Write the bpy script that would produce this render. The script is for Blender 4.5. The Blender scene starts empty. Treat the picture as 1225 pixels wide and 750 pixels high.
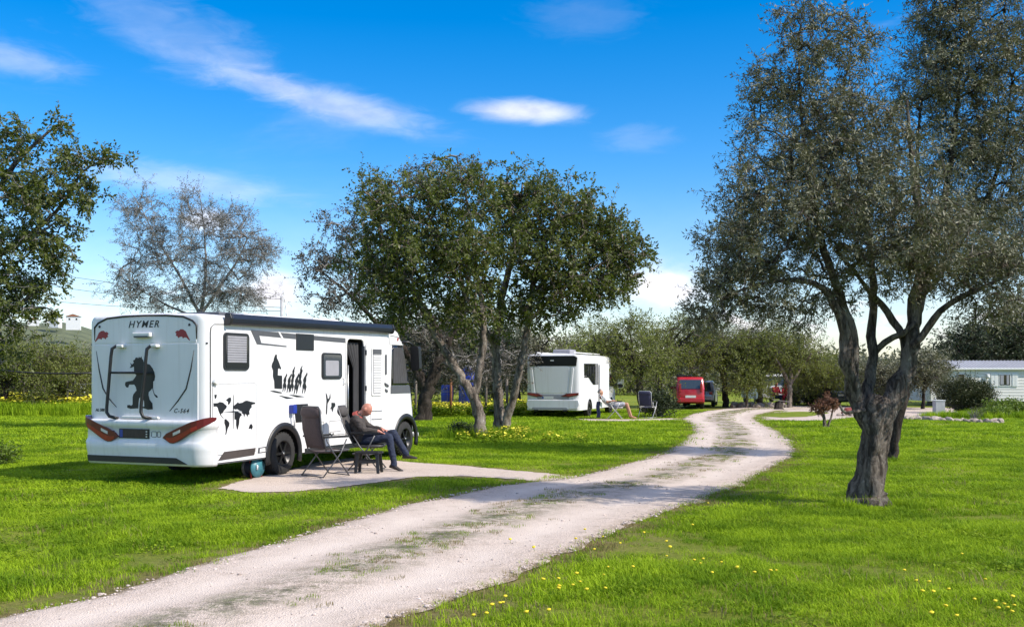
import bpy, bmesh, math, random
import numpy as np
from mathutils import Vector, Matrix, Euler
from mathutils.geometry import tessellate_polygon

SC = bpy.context.scene
COL = SC.collection
R = math.radians
rng = np.random.default_rng(7)
random.seed(7)

# ------------------------------------------------------------------ camera
FPX, HZ, CAMH = 1250.0, 448.0, 1.72          # focal length and horizon in photo pixels (1225 wide), eye height
cam_d = bpy.data.cameras.new('camera')
cam_d.sensor_width = 36.0
cam_d.lens = 36.0 * FPX / 1225.0
cam_d.shift_y = (HZ - 375.0) / 1225.0
cam_d.clip_start = 0.1
cam_d.clip_end = 6000.0
cam = bpy.data.objects.new('camera', cam_d)
COL.objects.link(cam)
cam.location = (0, 0, CAMH)
cam.rotation_euler = (R(90), 0, 0)
SC.camera = cam

# ------------------------------------------------------------------ sun, sky, exposure
SUN = Vector((0.72, -0.30, 0.68)).normalized()      # direction towards the sun
sun_d = bpy.data.lights.new('sun', 'SUN')
sun_d.energy = 4.1
sun_d.angle = R(0.5)
sun_d.color = (1.0, 0.92, 0.80)
sun = bpy.data.objects.new('sun', sun_d)
COL.objects.link(sun)
sun.rotation_euler = SUN.to_track_quat('Z', 'Y').to_euler()
sun.location = (30, -10, 40)

SC.view_settings.view_transform = 'Standard'
SC.view_settings.look = 'None'
SC.view_settings.exposure = 0.50
SC.view_settings.gamma = 1.0
SC.view_settings.use_curve_mapping = False
SC.cycles.max_bounces = 8
SC.cycles.transparent_max_bounces = 8
SC.cycles.caustics_reflective = False
SC.cycles.caustics_refractive = False

W = bpy.data.worlds.new('World')
SC.world = W
W.use_nodes = True
wn, wl = W.node_tree.nodes, W.node_tree.links
wn.clear()
w_out = wn.new('ShaderNodeOutputWorld')
w_bg = wn.new('ShaderNodeBackground')
w_bg.inputs['Strength'].default_value = 0.15
wl.new(w_bg.outputs[0], w_out.inputs[0])
sky = wn.new('ShaderNodeTexSky')
sky.sky_type = 'NISHITA'
sky.sun_disc = False
sky.sun_elevation = math.asin(SUN.z)
sky.sun_rotation = math.atan2(SUN.x, SUN.y)
sky.air_density = 1.0
sky.dust_density = 0.3
sky.ozone_density = 2.5


def wmath(op, a, b=None, c=None, clamp=False):
    n = wn.new('ShaderNodeMath')
    n.operation = op
    n.use_clamp = clamp
    for i, v in enumerate((a, b, c)):
        if v is None:
            continue
        if isinstance(v, (int, float)):
            n.inputs[i].default_value = v
        else:
            wl.new(v, n.inputs[i])
    return n.outputs[0]


w_hs = wn.new('ShaderNodeHueSaturation')
w_hs.inputs['Saturation'].default_value = 1.55
w_hs.inputs['Value'].default_value = 1.0
wl.new(sky.outputs[0], w_hs.inputs['Color'])
w_tint = wn.new('ShaderNodeMix')
w_tint.data_type = 'RGBA'
w_tint.blend_type = 'MULTIPLY'
w_tint.inputs['Factor'].default_value = 1.0
wl.new(w_hs.outputs[0], w_tint.inputs['A'])
w_tint.inputs['B'].default_value = (0.86, 0.84, 0.94, 1)
w_tc = wn.new('ShaderNodeTexCoord')
w_sep = wn.new('ShaderNodeSeparateXYZ')
wl.new(w_tc.outputs['Generated'], w_sep.inputs[0])
AZ = wmath('ARCTAN2', w_sep.outputs['X'], w_sep.outputs['Y'])
EL = wmath('ARCSINE', w_sep.outputs['Z'])


def wnoise(sx, sy, scale, detail, seed, rough=0.55, dist=0.0):
    cmb = wn.new('ShaderNodeCombineXYZ')
    wl.new(wmath('MULTIPLY', AZ, sx), cmb.inputs[0])
    wl.new(wmath('MULTIPLY', EL, sy), cmb.inputs[1])
    cmb.inputs[2].default_value = seed
    n = wn.new('ShaderNodeTexNoise')
    n.inputs['Scale'].default_value = scale
    n.inputs['Detail'].default_value = detail
    n.inputs['Roughness'].default_value = rough
    n.inputs['Distortion'].default_value = dist
    wl.new(cmb.outputs[0], n.inputs['Vector'])
    return n.outputs['Fac']


def wramp(v, a, b, smooth=True):
    n = wn.new('ShaderNodeMapRange')
    n.interpolation_type = 'SMOOTHSTEP' if smooth else 'LINEAR'
    n.inputs['From Min'].default_value = a
    n.inputs['From Max'].default_value = b
    wl.new(v, n.inputs['Value'])
    return n.outputs['Result']


def wblob(px, py, wx, wy, tilt, nz, amt, namp=1.1):
    a0, e0 = math.atan((px - 612.5) / FPX), math.atan((HZ - py) / FPX)
    da = wmath('SUBTRACT', AZ, a0)
    de = wmath('SUBTRACT', EL, e0)
    c, s = math.cos(tilt), math.sin(tilt)
    p = wmath('MULTIPLY', wmath('ADD', wmath('MULTIPLY', da, c), wmath('MULTIPLY', de, -s)), FPX / wx)
    q = wmath('MULTIPLY', wmath('ADD', wmath('MULTIPLY', da, s), wmath('MULTIPLY', de, c)), FPX / wy)
    g = wmath('EXPONENT', wmath('MULTIPLY', wmath('ADD', wmath('MULTIPLY', p, p), wmath('MULTIPLY', q, q)), -1.0))
    k = wramp(wmath('ADD', g, wmath('MULTIPLY', wmath('SUBTRACT', nz, 0.5), namp)), 0.12, 1.0)
    return wmath('MULTIPLY', wmath('MULTIPLY', k, amt), wramp(g, 0.0, 0.25))


nz_w = wnoise(9.0, 30.0, 2.2, 9, 3.1, 0.62, 0.9)
nz_c = wnoise(10.0, 20.0, 1.7, 9, 11.7, 0.58, 0.35)
nz_b = wnoise(3.0, 10.0, 1.0, 6, 23.3, 0.6, 0.6)
# high thin wisps that the photograph shows, each at its place in the sky
wisps = [wblob(405, 130, 120, 19, 0.21, nz_w, 0.36, 0.8), wblob(285, 98, 80, 22, 0.25, nz_w, 0.10, 1.0), wblob(628, 134, 68, 14, 0.04, nz_w, 0.66, 0.55),
         wblob(215, 62, 110, 36, 0.3, nz_w, 0.13), wblob(20, 110, 70, 18, 0.1, nz_w, 0.24),
         wblob(765, 168, 45, 16, 0.0, nz_w, 0.10), wblob(700, 22, 70, 22, 0.0, nz_w, 0.06),
         wblob(215, 228, 130, 18, 0.08, nz_w, 0.25),
         wblob(795, 345, 50, 26, 0.0, nz_c, 1.0), wblob(330, 350, 34, 26, 0.0, nz_c, 0.9), wblob(243, 274, 30, 15, 0.1, nz_c, 0.7, 1.7)]
wsum = wisps[0]
for k_ in wisps[1:]:
    wsum = wmath('ADD', wsum, k_)
# thin cloud all round the sky, denser unseen cover added overhead to whiten ambient light, and a bank of low cumulus on the whole horizon
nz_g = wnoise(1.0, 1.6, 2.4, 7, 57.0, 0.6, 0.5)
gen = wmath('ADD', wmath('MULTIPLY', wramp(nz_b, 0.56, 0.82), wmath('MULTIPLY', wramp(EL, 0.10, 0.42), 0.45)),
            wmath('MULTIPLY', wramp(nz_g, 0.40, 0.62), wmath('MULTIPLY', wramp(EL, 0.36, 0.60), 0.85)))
low = wmath('MULTIPLY', wramp(wmath('SUBTRACT', nz_c, wmath('MULTIPLY', wmath('MAXIMUM', wmath('SUBTRACT', EL, 0.05), 0.0), 2.6)), 0.50, 0.66), wramp(EL, 0.185, 0.10))
low = wmath('MULTIPLY', low, 0.9)
veil = wmath('MULTIPLY', wramp(EL, 0.20, -0.02), 0.26)
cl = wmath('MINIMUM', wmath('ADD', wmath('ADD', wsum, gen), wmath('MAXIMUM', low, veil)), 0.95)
w_mix = wn.new('ShaderNodeMix')
w_mix.data_type = 'RGBA'
wl.new(cl, w_mix.inputs['Factor'])
wl.new(w_tint.outputs['Result'], w_mix.inputs['A'])
shade = wramp(wnoise(10.0, 22.0, 2.6, 5, 41.0), 0.3, 0.7)
w_cc = wn.new('ShaderNodeMix')
w_cc.data_type = 'RGBA'
wl.new(shade, w_cc.inputs['Factor'])
w_cc.inputs['A'].default_value = (4.6, 4.5, 5.0, 1)
w_cc.inputs['B'].default_value = (6.6, 6.3, 6.35, 1)
wl.new(w_cc.outputs['Result'], w_mix.inputs['B'])
wl.new(w_mix.outputs['Result'], w_bg.inputs['Color'])


# ------------------------------------------------------------------ placing
def G(px, py):
    """ground point seen at photo pixel (px, py)"""
    d = CAMH * FPX / (py - HZ)
    return Vector(((px - 612.5) / FPX * d, d, 0.0))


def P3(px, py, d):
    """point at distance d seen at photo pixel"""
    return Vector(((px - 612.5) / FPX * d, d, CAMH - (py - HZ) / FPX * d))


# ------------------------------------------------------------------ materials
def nodes_of(m):
    m.use_nodes = True
    return m.node_tree.nodes, m.node_tree.links


def mat(name, base, rough=0.6, var=0.0, vscale=8.0, bump=0.0, bscale=40.0, metal=0.0, coat=0.0, base2=None,
        detail=5.0, spec=0.5, emit=None, rand=0.0):
    m = bpy.data.materials.new(name)
    n, l = nodes_of(m)
    b = n['Principled BSDF']
    b.inputs['Roughness'].default_value = rough
    b.inputs['Metallic'].default_value = metal
    b.inputs['Coat Weight'].default_value = coat
    b.inputs['Coat Roughness'].default_value = 0.08
    b.inputs['Specular IOR Level'].default_value = spec
    tc = n.new('ShaderNodeTexCoord')
    if var > 0 or base2:
        nz = n.new('ShaderNodeTexNoise')
        nz.inputs['Scale'].default_value = vscale
        nz.inputs['Detail'].default_value = detail
        nz.inputs['Roughness'].default_value = 0.6
        l.new(tc.outputs['Object'], nz.inputs['Vector'])
        mr = n.new('ShaderNodeMapRange')
        mr.inputs['From Min'].default_value = 0.3
        mr.inputs['From Max'].default_value = 0.7
        l.new(nz.outputs['Fac'], mr.inputs['Value'])
        mx = n.new('ShaderNodeMix')
        mx.data_type = 'RGBA'
        b2 = base2 or tuple(c * (1 - var) for c in base)
        b1 = base if base2 else tuple(min(1, c * (1 + var * 0.6)) for c in base)
        mx.inputs['A'].default_value = (*b2, 1)
        mx.inputs['B'].default_value = (*b1, 1)
        l.new(mr.outputs['Result'], mx.inputs['Factor'])
        out = mx.outputs['Result']
        if rand > 0:
            oi = n.new('ShaderNodeObjectInfo')
            hs = n.new('ShaderNodeHueSaturation')
            r2 = n.new('ShaderNodeMapRange')
            r2.inputs['To Min'].default_value = 1 - rand
            r2.inputs['To Max'].default_value = 1 + rand
            l.new(oi.outputs['Random'], r2.inputs['Value'])
            l.new(r2.outputs['Result'], hs.inputs['Value'])
            l.new(out, hs.inputs['Color'])
            out = hs.outputs[0]
        l.new(out, b.inputs['Base Color'])
    else:
        b.inputs['Base Color'].default_value = (*base, 1)
    if bump > 0:
        nb = n.new('ShaderNodeTexNoise')
        nb.inputs['Scale'].default_value = bscale
        nb.inputs['Detail'].default_value = 6
        l.new(tc.outputs['Object'], nb.inputs['Vector'])
        bp = n.new('ShaderNodeBump')
        bp.inputs['Strength'].default_value = bump
        bp.inputs['Distance'].default_value = 0.02
        l.new(nb.outputs['Fac'], bp.inputs['Height'])
        l.new(bp.outputs[0], b.inputs['Normal'])
    if emit:
        b.inputs['Emission Color'].default_value = (*emit[0], 1)
        b.inputs['Emission Strength'].default_value = emit[1]
    return m


def leaf_mat(name, dark, light, under, rough=0.45, trans=0.25, tcol=None):
    m = bpy.data.materials.new(name)
    n, l = nodes_of(m)
    b = n['Principled BSDF']
    b.inputs['Roughness'].default_value = rough
    b.inputs['Specular IOR Level'].default_value = 0.28
    at = n.new('ShaderNodeAttribute')
    at.attribute_name = 'tint'
    mx = n.new('ShaderNodeMix')
    mx.data_type = 'RGBA'
    mx.inputs['A'].default_value = (*dark, 1)
    mx.inputs['B'].default_value = (*light, 1)
    l.new(at.outputs['Fac'], mx.inputs['Factor'])
    ge = n.new('ShaderNodeNewGeometry')
    m2 = n.new('ShaderNodeMix')
    m2.data_type = 'RGBA'
    l.new(ge.outputs['Backfacing'], m2.inputs['Factor'])
    l.new(mx.outputs['Result'], m2.inputs['A'])
    m2.inputs['B'].default_value = (*under, 1)
    l.new(m2.outputs['Result'], b.inputs['Base Color'])
    tr = n.new('ShaderNodeBsdfTranslucent')
    tr.inputs['Color'].default_value = (*(tcol or light), 1)
    ms = n.new('ShaderNodeMixShader')
    ms.inputs[0].default_value = trans
    l.new(b.outputs[0], ms.inputs[1])
    l.new(tr.outputs[0], ms.inputs[2])
    l.new(ms.outputs[0], n['Material Output'].inputs['Surface'])
    return m


def blade_mat(name, c1, c2, trans=0.35, nscale=0.9):
    """grass blades: colour drifts over the lawn and from tuft to tuft"""
    m = bpy.data.materials.new(name)
    n, l = nodes_of(m)
    b = n['Principled BSDF']
    b.inputs['Roughness'].default_value = 0.7
    b.inputs['Specular IOR Level'].default_value = 0.18
    ge = n.new('ShaderNodeNewGeometry')
    nz = n.new('ShaderNodeTexNoise')
    nz.inputs['Scale'].default_value = nscale
    nz.inputs['Detail'].default_value = 4
    l.new(ge.outputs['Position'], nz.inputs['Vector'])
    oi = n.new('ShaderNodeObjectInfo')
    ad = n.new('ShaderNodeMath')
    ad.operation = 'MULTIPLY_ADD'
    ad.inputs[1].default_value = 0.7
    l.new(oi.outputs['Random'], ad.inputs[0])
    mr = n.new('ShaderNodeMapRange')
    mr.inputs['From Min'].default_value = 0.35
    mr.inputs['From Max'].default_value = 0.65
    mr.inputs['To Min'].default_value = -0.25
    mr.inputs['To Max'].default_value = 0.6
    l.new(nz.outputs['Fac'], mr.inputs['Value'])
    l.new(mr.outputs['Result'], ad.inputs[2])
    mx = n.new('ShaderNodeMix')
    mx.data_type = 'RGBA'
    mx.inputs['A'].default_value = (*c1, 1)
    mx.inputs['B'].default_value = (*c2, 1)
    l.new(ad.outputs[0], mx.inputs['Factor'])
    l.new(mx.outputs['Result'], b.inputs['Base Color'])
    tr = n.new('ShaderNodeBsdfTranslucent')
    l.new(mx.outputs['Result'], tr.inputs['Color'])
    ms = n.new('ShaderNodeMixShader')
    ms.inputs[0].default_value = trans
    l.new(b.outputs[0], ms.inputs[1])
    l.new(tr.outputs[0], ms.inputs[2])
    l.new(ms.outputs[0], n['Material Output'].inputs['Surface'])
    return m


def bark_mat(name, light, dark, scale=9.0, stretch=0.22, lichen=None):
    """furrowed bark: fibres run up the trunk"""
    m = bpy.data.materials.new(name)
    n, l = nodes_of(m)
    b = n['Principled BSDF']
    b.inputs['Roughness'].default_value = 0.95
    b.inputs['Specular IOR Level'].default_value = 0.15
    tc = n.new('ShaderNodeTexCoord')
    mp = n.new('ShaderNodeMapping')
    mp.inputs['Scale'].default_value = (1, 1, stretch)
    l.new(tc.outputs['Object'], mp.inputs[0])
    nz = n.new('ShaderNodeTexNoise')
    nz.inputs['Scale'].default_value = scale
    nz.inputs['Detail'].default_value = 10
    nz.inputs['Roughness'].default_value = 0.72
    nz.inputs['Distortion'].default_value = 0.6
    l.new(mp.outputs[0], nz.inputs['Vector'])
    vo = n.new('ShaderNodeTexVoronoi')
    vo.feature = 'DISTANCE_TO_EDGE'
    vo.inputs['Scale'].default_value = scale * 4.5
    mw = n.new('ShaderNodeMixRGB')
    mw.inputs[0].default_value = 0.16
    l.new(mp.outputs[0], mw.inputs[1])
    l.new(nz.outputs['Color'], mw.inputs[2])
    l.new(mw.outputs[0], vo.inputs['Vector'])
    n2 = n.new('ShaderNodeTexNoise')
    n2.inputs['Scale'].default_value = 3.0
    n2.inputs['Detail'].default_value = 6
    l.new(tc.outputs['Object'], n2.inputs['Vector'])

    def rampf(v, a, b_):
        r = n.new('ShaderNodeMapRange')
        r.inputs['From Min'].default_value = a
        r.inputs['From Max'].default_value = b_
        l.new(v, r.inputs['Value'])
        return r.outputs['Result']

    def mixc(f, A, B):
        x = n.new('ShaderNodeMix')
        x.data_type = 'RGBA'
        l.new(f, x.inputs['Factor'])
        for s_, v in (('A', A), ('B', B)):
            if isinstance(v, tuple):
                x.inputs[s_].default_value = (*v, 1)
            else:
                l.new(v, x.inputs[s_])
        return x.outputs['Result']
    c = mixc(rampf(nz.outputs['Fac'], 0.42, 0.60), dark, light)
    c = mixc(rampf(vo.outputs['Distance'], -0.06, 0.05), dark, c)
    if lichen:
        c = mixc(rampf(n2.outputs['Fac'], 0.58, 0.68), c, lichen)
    l.new(c, b.inputs['Base Color'])
    hb = n.new('ShaderNodeMath')
    hb.operation = 'MULTIPLY_ADD'
    l.new(rampf(vo.outputs['Distance'], 0.0, 0.16), hb.inputs[0])
    hb.inputs[1].default_value = 0.35
    l.new(nz.outputs['Fac'], hb.inputs[2])
    bp = n.new('ShaderNodeBump')
    bp.inputs['Strength'].default_value = 1.0
    bp.inputs['Distance'].default_value = 0.03
    l.new(hb.outputs[0], bp.inputs['Height'])
    l.new(bp.outputs[0], b.inputs['Normal'])
    return m


M = {}
M['white'] = mat('white_paint', (0.74, 0.74, 0.75), 0.4, var=0.05, vscale=1.5, coat=0.15)
M['rearwhite'] = mat('rear_panel_paint', (0.74, 0.74, 0.75), 0.45, var=0.05, vscale=1.2, coat=0.1)
M['offwhite'] = mat('off_white_plastic', (0.70, 0.70, 0.69), 0.45, var=0.06)
def streaks(m, amt=0.10):
    n, l = nodes_of(m)
    b = n['Principled BSDF']
    src = b.inputs['Base Color'].links[0].from_socket
    tc = n.new('ShaderNodeTexCoord')
    mp = n.new('ShaderNodeMapping')
    mp.inputs['Scale'].default_value = (5.0, 5.0, 0.35)
    l.new(tc.outputs['Object'], mp.inputs[0])
    nz = n.new('ShaderNodeTexNoise')
    nz.inputs['Scale'].default_value = 3.0
    nz.inputs['Detail'].default_value = 7
    l.new(mp.outputs[0], nz.inputs['Vector'])
    mr = n.new('ShaderNodeMapRange')
    mr.inputs['From Min'].default_value = 0.52
    mr.inputs['From Max'].default_value = 0.80
    mr.inputs['To Max'].default_value = amt * 4
    l.new(nz.outputs['Fac'], mr.inputs['Value'])
    mx = n.new('ShaderNodeMix')
    mx.data_type = 'RGBA'
    l.new(mr.outputs['Result'], mx.inputs['Factor'])
    l.new(src, mx.inputs['A'])
    mx.inputs['B'].default_value = (0.46, 0.43, 0.38, 1)
    l.new(mx.outputs['Result'], b.inputs['Base Color'])


streaks(M['white'])
streaks(M['rearwhite'], 0.07)
M['black'] = mat('black_plastic', (0.014, 0.014, 0.016), 0.42, var=0.2)
M['decal'] = mat('black_vinyl', (0.010, 0.010, 0.012), 0.4)
M['bugred'] = mat('red_vinyl', (0.28, 0.02, 0.025), 0.4)
M['navy'] = mat('navy_metal', (0.007, 0.011, 0.024), 0.45, var=0.15, coat=0.1)
M['rubber'] = mat('tyre_rubber', (0.022, 0.021, 0.020), 0.8, var=0.3, vscale=14, bump=0.2)
M['rim'] = mat('dark_alloy', (0.025, 0.025, 0.027), 0.35, metal=0.6, var=0.2)
M['steel'] = mat('grey_steel', (0.42, 0.43, 0.44), 0.35, metal=0.85, var=0.1)
M['blackgloss'] = mat('black_gloss', (0.006, 0.006, 0.007), 0.3, spec=0.35)
M['glass'] = mat('dark_glass', (0.012, 0.014, 0.018), 0.05, coat=0.2, spec=0.7)
M['blueglass'] = mat('reflecting_glass', (0.03, 0.04, 0.06), 0.04, coat=0.5, spec=1.0)
M['blind'] = mat('grey_blind', (0.30, 0.30, 0.33), 0.6, var=0.08)
M['greypanel'] = mat('dark_grey_panel', (0.085, 0.088, 0.098), 0.45, var=0.1)
M['brownpanel'] = mat('dark_brown_panel', (0.06, 0.048, 0.045), 0.5, var=0.2)
M['curtain'] = mat('dark_curtain', (0.055, 0.055, 0.06), 0.85, var=0.15)
M['curtainlight'] = mat('grey_curtain', (0.28, 0.28, 0.29), 0.85, var=0.15)
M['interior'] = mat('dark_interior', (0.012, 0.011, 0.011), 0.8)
M['lensred'] = mat('red_lens', (0.30, 0.006, 0.014), 0.2, coat=0.6, var=0.2, vscale=9)
M['lensdark'] = mat('dark_red_lens', (0.11, 0.003, 0.008), 0.25, coat=0.2)
M['lensclear'] = mat('clear_lens', (0.62, 0.60, 0.58), 0.15, coat=0.6)
M['platewhite'] = mat('plate_white', (0.65, 0.65, 0.62), 0.4)
M['plateblue'] = mat('plate_blue', (0.02, 0.05, 0.30), 0.4)
M['platedark'] = mat('plate_dark', (0.035, 0.018, 0.02), 0.4, var=0.5, vscale=20)
M['fabric'] = mat('brown_grey_mesh_fabric', (0.070, 0.050, 0.052), 0.85, var=0.2, vscale=30, bump=0.15, bscale=300)
M['fabricgrey'] = mat('grey_mesh_fabric', (0.075, 0.068, 0.066), 0.85, var=0.2, vscale=30, bump=0.15, bscale=300)
M['fabricnavy'] = mat('navy_fabric', (0.035, 0.036, 0.075), 0.85, var=0.2, vscale=30)
M['chairmetal'] = mat('grey_chair_tube', (0.11, 0.11, 0.115), 0.4, metal=0.4)
M['chairpale'] = mat('pale_chair_tube', (0.55, 0.55, 0.55), 0.4, metal=0.5)
M['skin'] = mat('skin', (0.50, 0.21, 0.15), 0.55, var=0.12, vscale=20)
M['skintan'] = mat('skin_tanned', (0.46, 0.24, 0.15), 0.55, var=0.12, vscale=20)
M['eye'] = mat('eye', (0.05, 0.04, 0.035), 0.2)
M['stubble'] = mat('short_grey_beard', (0.36, 0.32, 0.30), 0.9, var=0.2, vscale=60)
M['jacket'] = mat('brown_grey_jacket', (0.060, 0.050, 0.046), 0.85, var=0.3, vscale=16, bump=0.5, bscale=22)
M['redcloth'] = mat('red_collar', (0.30, 0.06, 0.05), 0.85, var=0.2)
M['jeans'] = mat('blue_jeans', (0.018, 0.026, 0.055), 0.85, var=0.35, vscale=14, bump=0.4, bscale=24)
M['shoe'] = mat('dark_shoe', (0.025, 0.018, 0.016), 0.6, var=0.2)
M['shirt'] = mat('white_shirt', (0.62, 0.62, 0.60), 0.85, var=0.1)
M['shorts'] = mat('pale_shorts', (0.42, 0.42, 0.46), 0.85, var=0.1)
M['towel'] = mat('blue_towel', (0.05, 0.06, 0.13), 0.9, var=0.3)
M['teal'] = mat('teal_plastic', (0.05, 0.20, 0.25), 0.45, var=0.2)
M['hose'] = mat('dark_blue_cable', (0.012, 0.018, 0.045), 0.55)
M['redcar'] = mat('red_car_paint', (0.42, 0.010, 0.022), 0.3, coat=0.5, var=0.06)
M['silvercar'] = mat('silver_car_paint', (0.42, 0.43, 0.44), 0.3, metal=0.4, coat=0.5)
M['darkcar'] = mat('dark_blue_car_paint', (0.018, 0.024, 0.04), 0.3, coat=0.5)
M['carglass'] = mat('car_glass', (0.05, 0.06, 0.065), 0.06, spec=0.8)
M['siding'] = mat('cream_white_siding', (0.70, 0.68, 0.64), 0.55, var=0.06, vscale=1.2)
M['rooftile'] = mat('pale_grey_roof', (0.46, 0.46, 0.48), 0.6, var=0.12, vscale=3)
M['wood'] = mat('weathered_orange_wood', (0.24, 0.10, 0.045), 0.8, var=0.3, vscale=10)
M['woodgrey'] = mat('grey_wood', (0.16, 0.14, 0.125), 0.85, var=0.3, vscale=8, bump=0.3)
M['wire'] = mat('fence_wire', (0.14, 0.15, 0.15), 0.5, metal=0.5)
M['bluetank'] = mat('blue_plastic', (0.012, 0.035, 0.30), 0.45, var=0.15)
M['stone'] = mat('pale_stone', (0.44, 0.39, 0.34), 0.85, base2=(0.25, 0.19, 0.14), vscale=6, bump=0.5, bscale=14, rand=0.35)
M['concrete'] = mat('pale_concrete', (0.42, 0.42, 0.43), 0.85, var=0.15, vscale=5)
M['terracotta'] = mat('reddish_stone', (0.24, 0.055, 0.045), 0.8, var=0.3, vscale=8)
M['redjacket'] = mat('red_jacket', (0.40, 0.015, 0.04), 0.85, var=0.2)
M['tent'] = mat('dark_blue_canvas', (0.018, 0.03, 0.045), 0.85, var=0.2)
M['roofred'] = mat('terracotta_roof', (0.30, 0.12, 0.07), 0.85, var=0.2)
M['yellow'] = mat('yellow_petals', (0.80, 0.62, 0.02), 0.7, var=0.1)
M['paleyellow'] = mat('lemon_petals', (0.78, 0.72, 0.06), 0.7, var=0.1)
M['bark_olive'] = bark_mat('olive_bark', (0.36, 0.305, 0.255), (0.075, 0.06, 0.05), 12.0, 0.22, (0.42, 0.38, 0.33))
M['bark_carob'] = bark_mat('carob_bark', (0.38, 0.32, 0.265), (0.10, 0.08, 0.066), 7.0, 0.3, (0.40, 0.36, 0.31))
M['bark_dark'] = bark_mat('dark_bark', (0.10, 0.082, 0.07), (0.03, 0.024, 0.02), 7.0, 0.25)
M['twig'] = mat('grey_twigs', (0.23, 0.215, 0.205), 0.9, var=0.3, vscale=6)
M['twig_dark'] = mat('dark_twigs', (0.11, 0.095, 0.08), 0.9, var=0.3, vscale=6)
M['leaf_olive'] = leaf_mat('olive_leaves', (0.036, 0.041, 0.016), (0.175, 0.180, 0.080), (0.20, 0.20, 0.13), 0.5, 0.2)
M['leaf_olive_light'] = leaf_mat('olive_leaves_light', (0.062, 0.088, 0.010), (0.225, 0.26, 0.032), (0.17, 0.195, 0.05), 0.55, 0.3)
M['leaf_carob'] = leaf_mat('carob_leaves', (0.034, 0.052, 0.009), (0.165, 0.190, 0.024), (0.11, 0.13, 0.04), 0.45, 0.28, (0.12, 0.17, 0.02))
M['leaf_brown'] = leaf_mat('brownish_leaves', (0.050, 0.045, 0.032), (0.13, 0.115, 0.085), (0.12, 0.11, 0.09), 0.6, 0.15)
M['leaf_grey'] = leaf_mat('grey_olive_leaves', (0.11, 0.108, 0.098), (0.25, 0.245, 0.215), (0.25, 0.245, 0.23), 0.6, 0.2)
M['leaf_dark'] = leaf_mat('dark_leaves', (0.014, 0.024, 0.008), (0.050, 0.068, 0.022), (0.04, 0.055, 0.025), 0.5, 0.15)
M['leaf_bush'] = leaf_mat('bush_leaves', (0.020, 0.032, 0.010), (0.075, 0.085, 0.025), (0.05, 0.06, 0.02), 0.5, 0.15)
M['leaf_red'] = leaf_mat('reddish_leaves', (0.11, 0.045, 0.025), (0.27, 0.13, 0.07), (0.20, 0.10, 0.06), 0.6, 0.25)
M['leaf_bright'] = leaf_mat('bright_leaves', (0.055, 0.11, 0.012), (0.20, 0.28, 0.03), (0.12, 0.18, 0.03), 0.5, 0.3)
M['blade'] = blade_mat('grass_blades', (0.118, 0.225, 0.007), (0.37, 0.52, 0.020), 0.37)
M['blade_dry'] = blade_mat('dry_grass_blades', (0.20, 0.165, 0.06), (0.32, 0.26, 0.12))
M['clover'] = blade_mat('clover_leaves', (0.13, 0.22, 0.008), (0.25, 0.35, 0.016), 0.35, 1.5)


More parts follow.
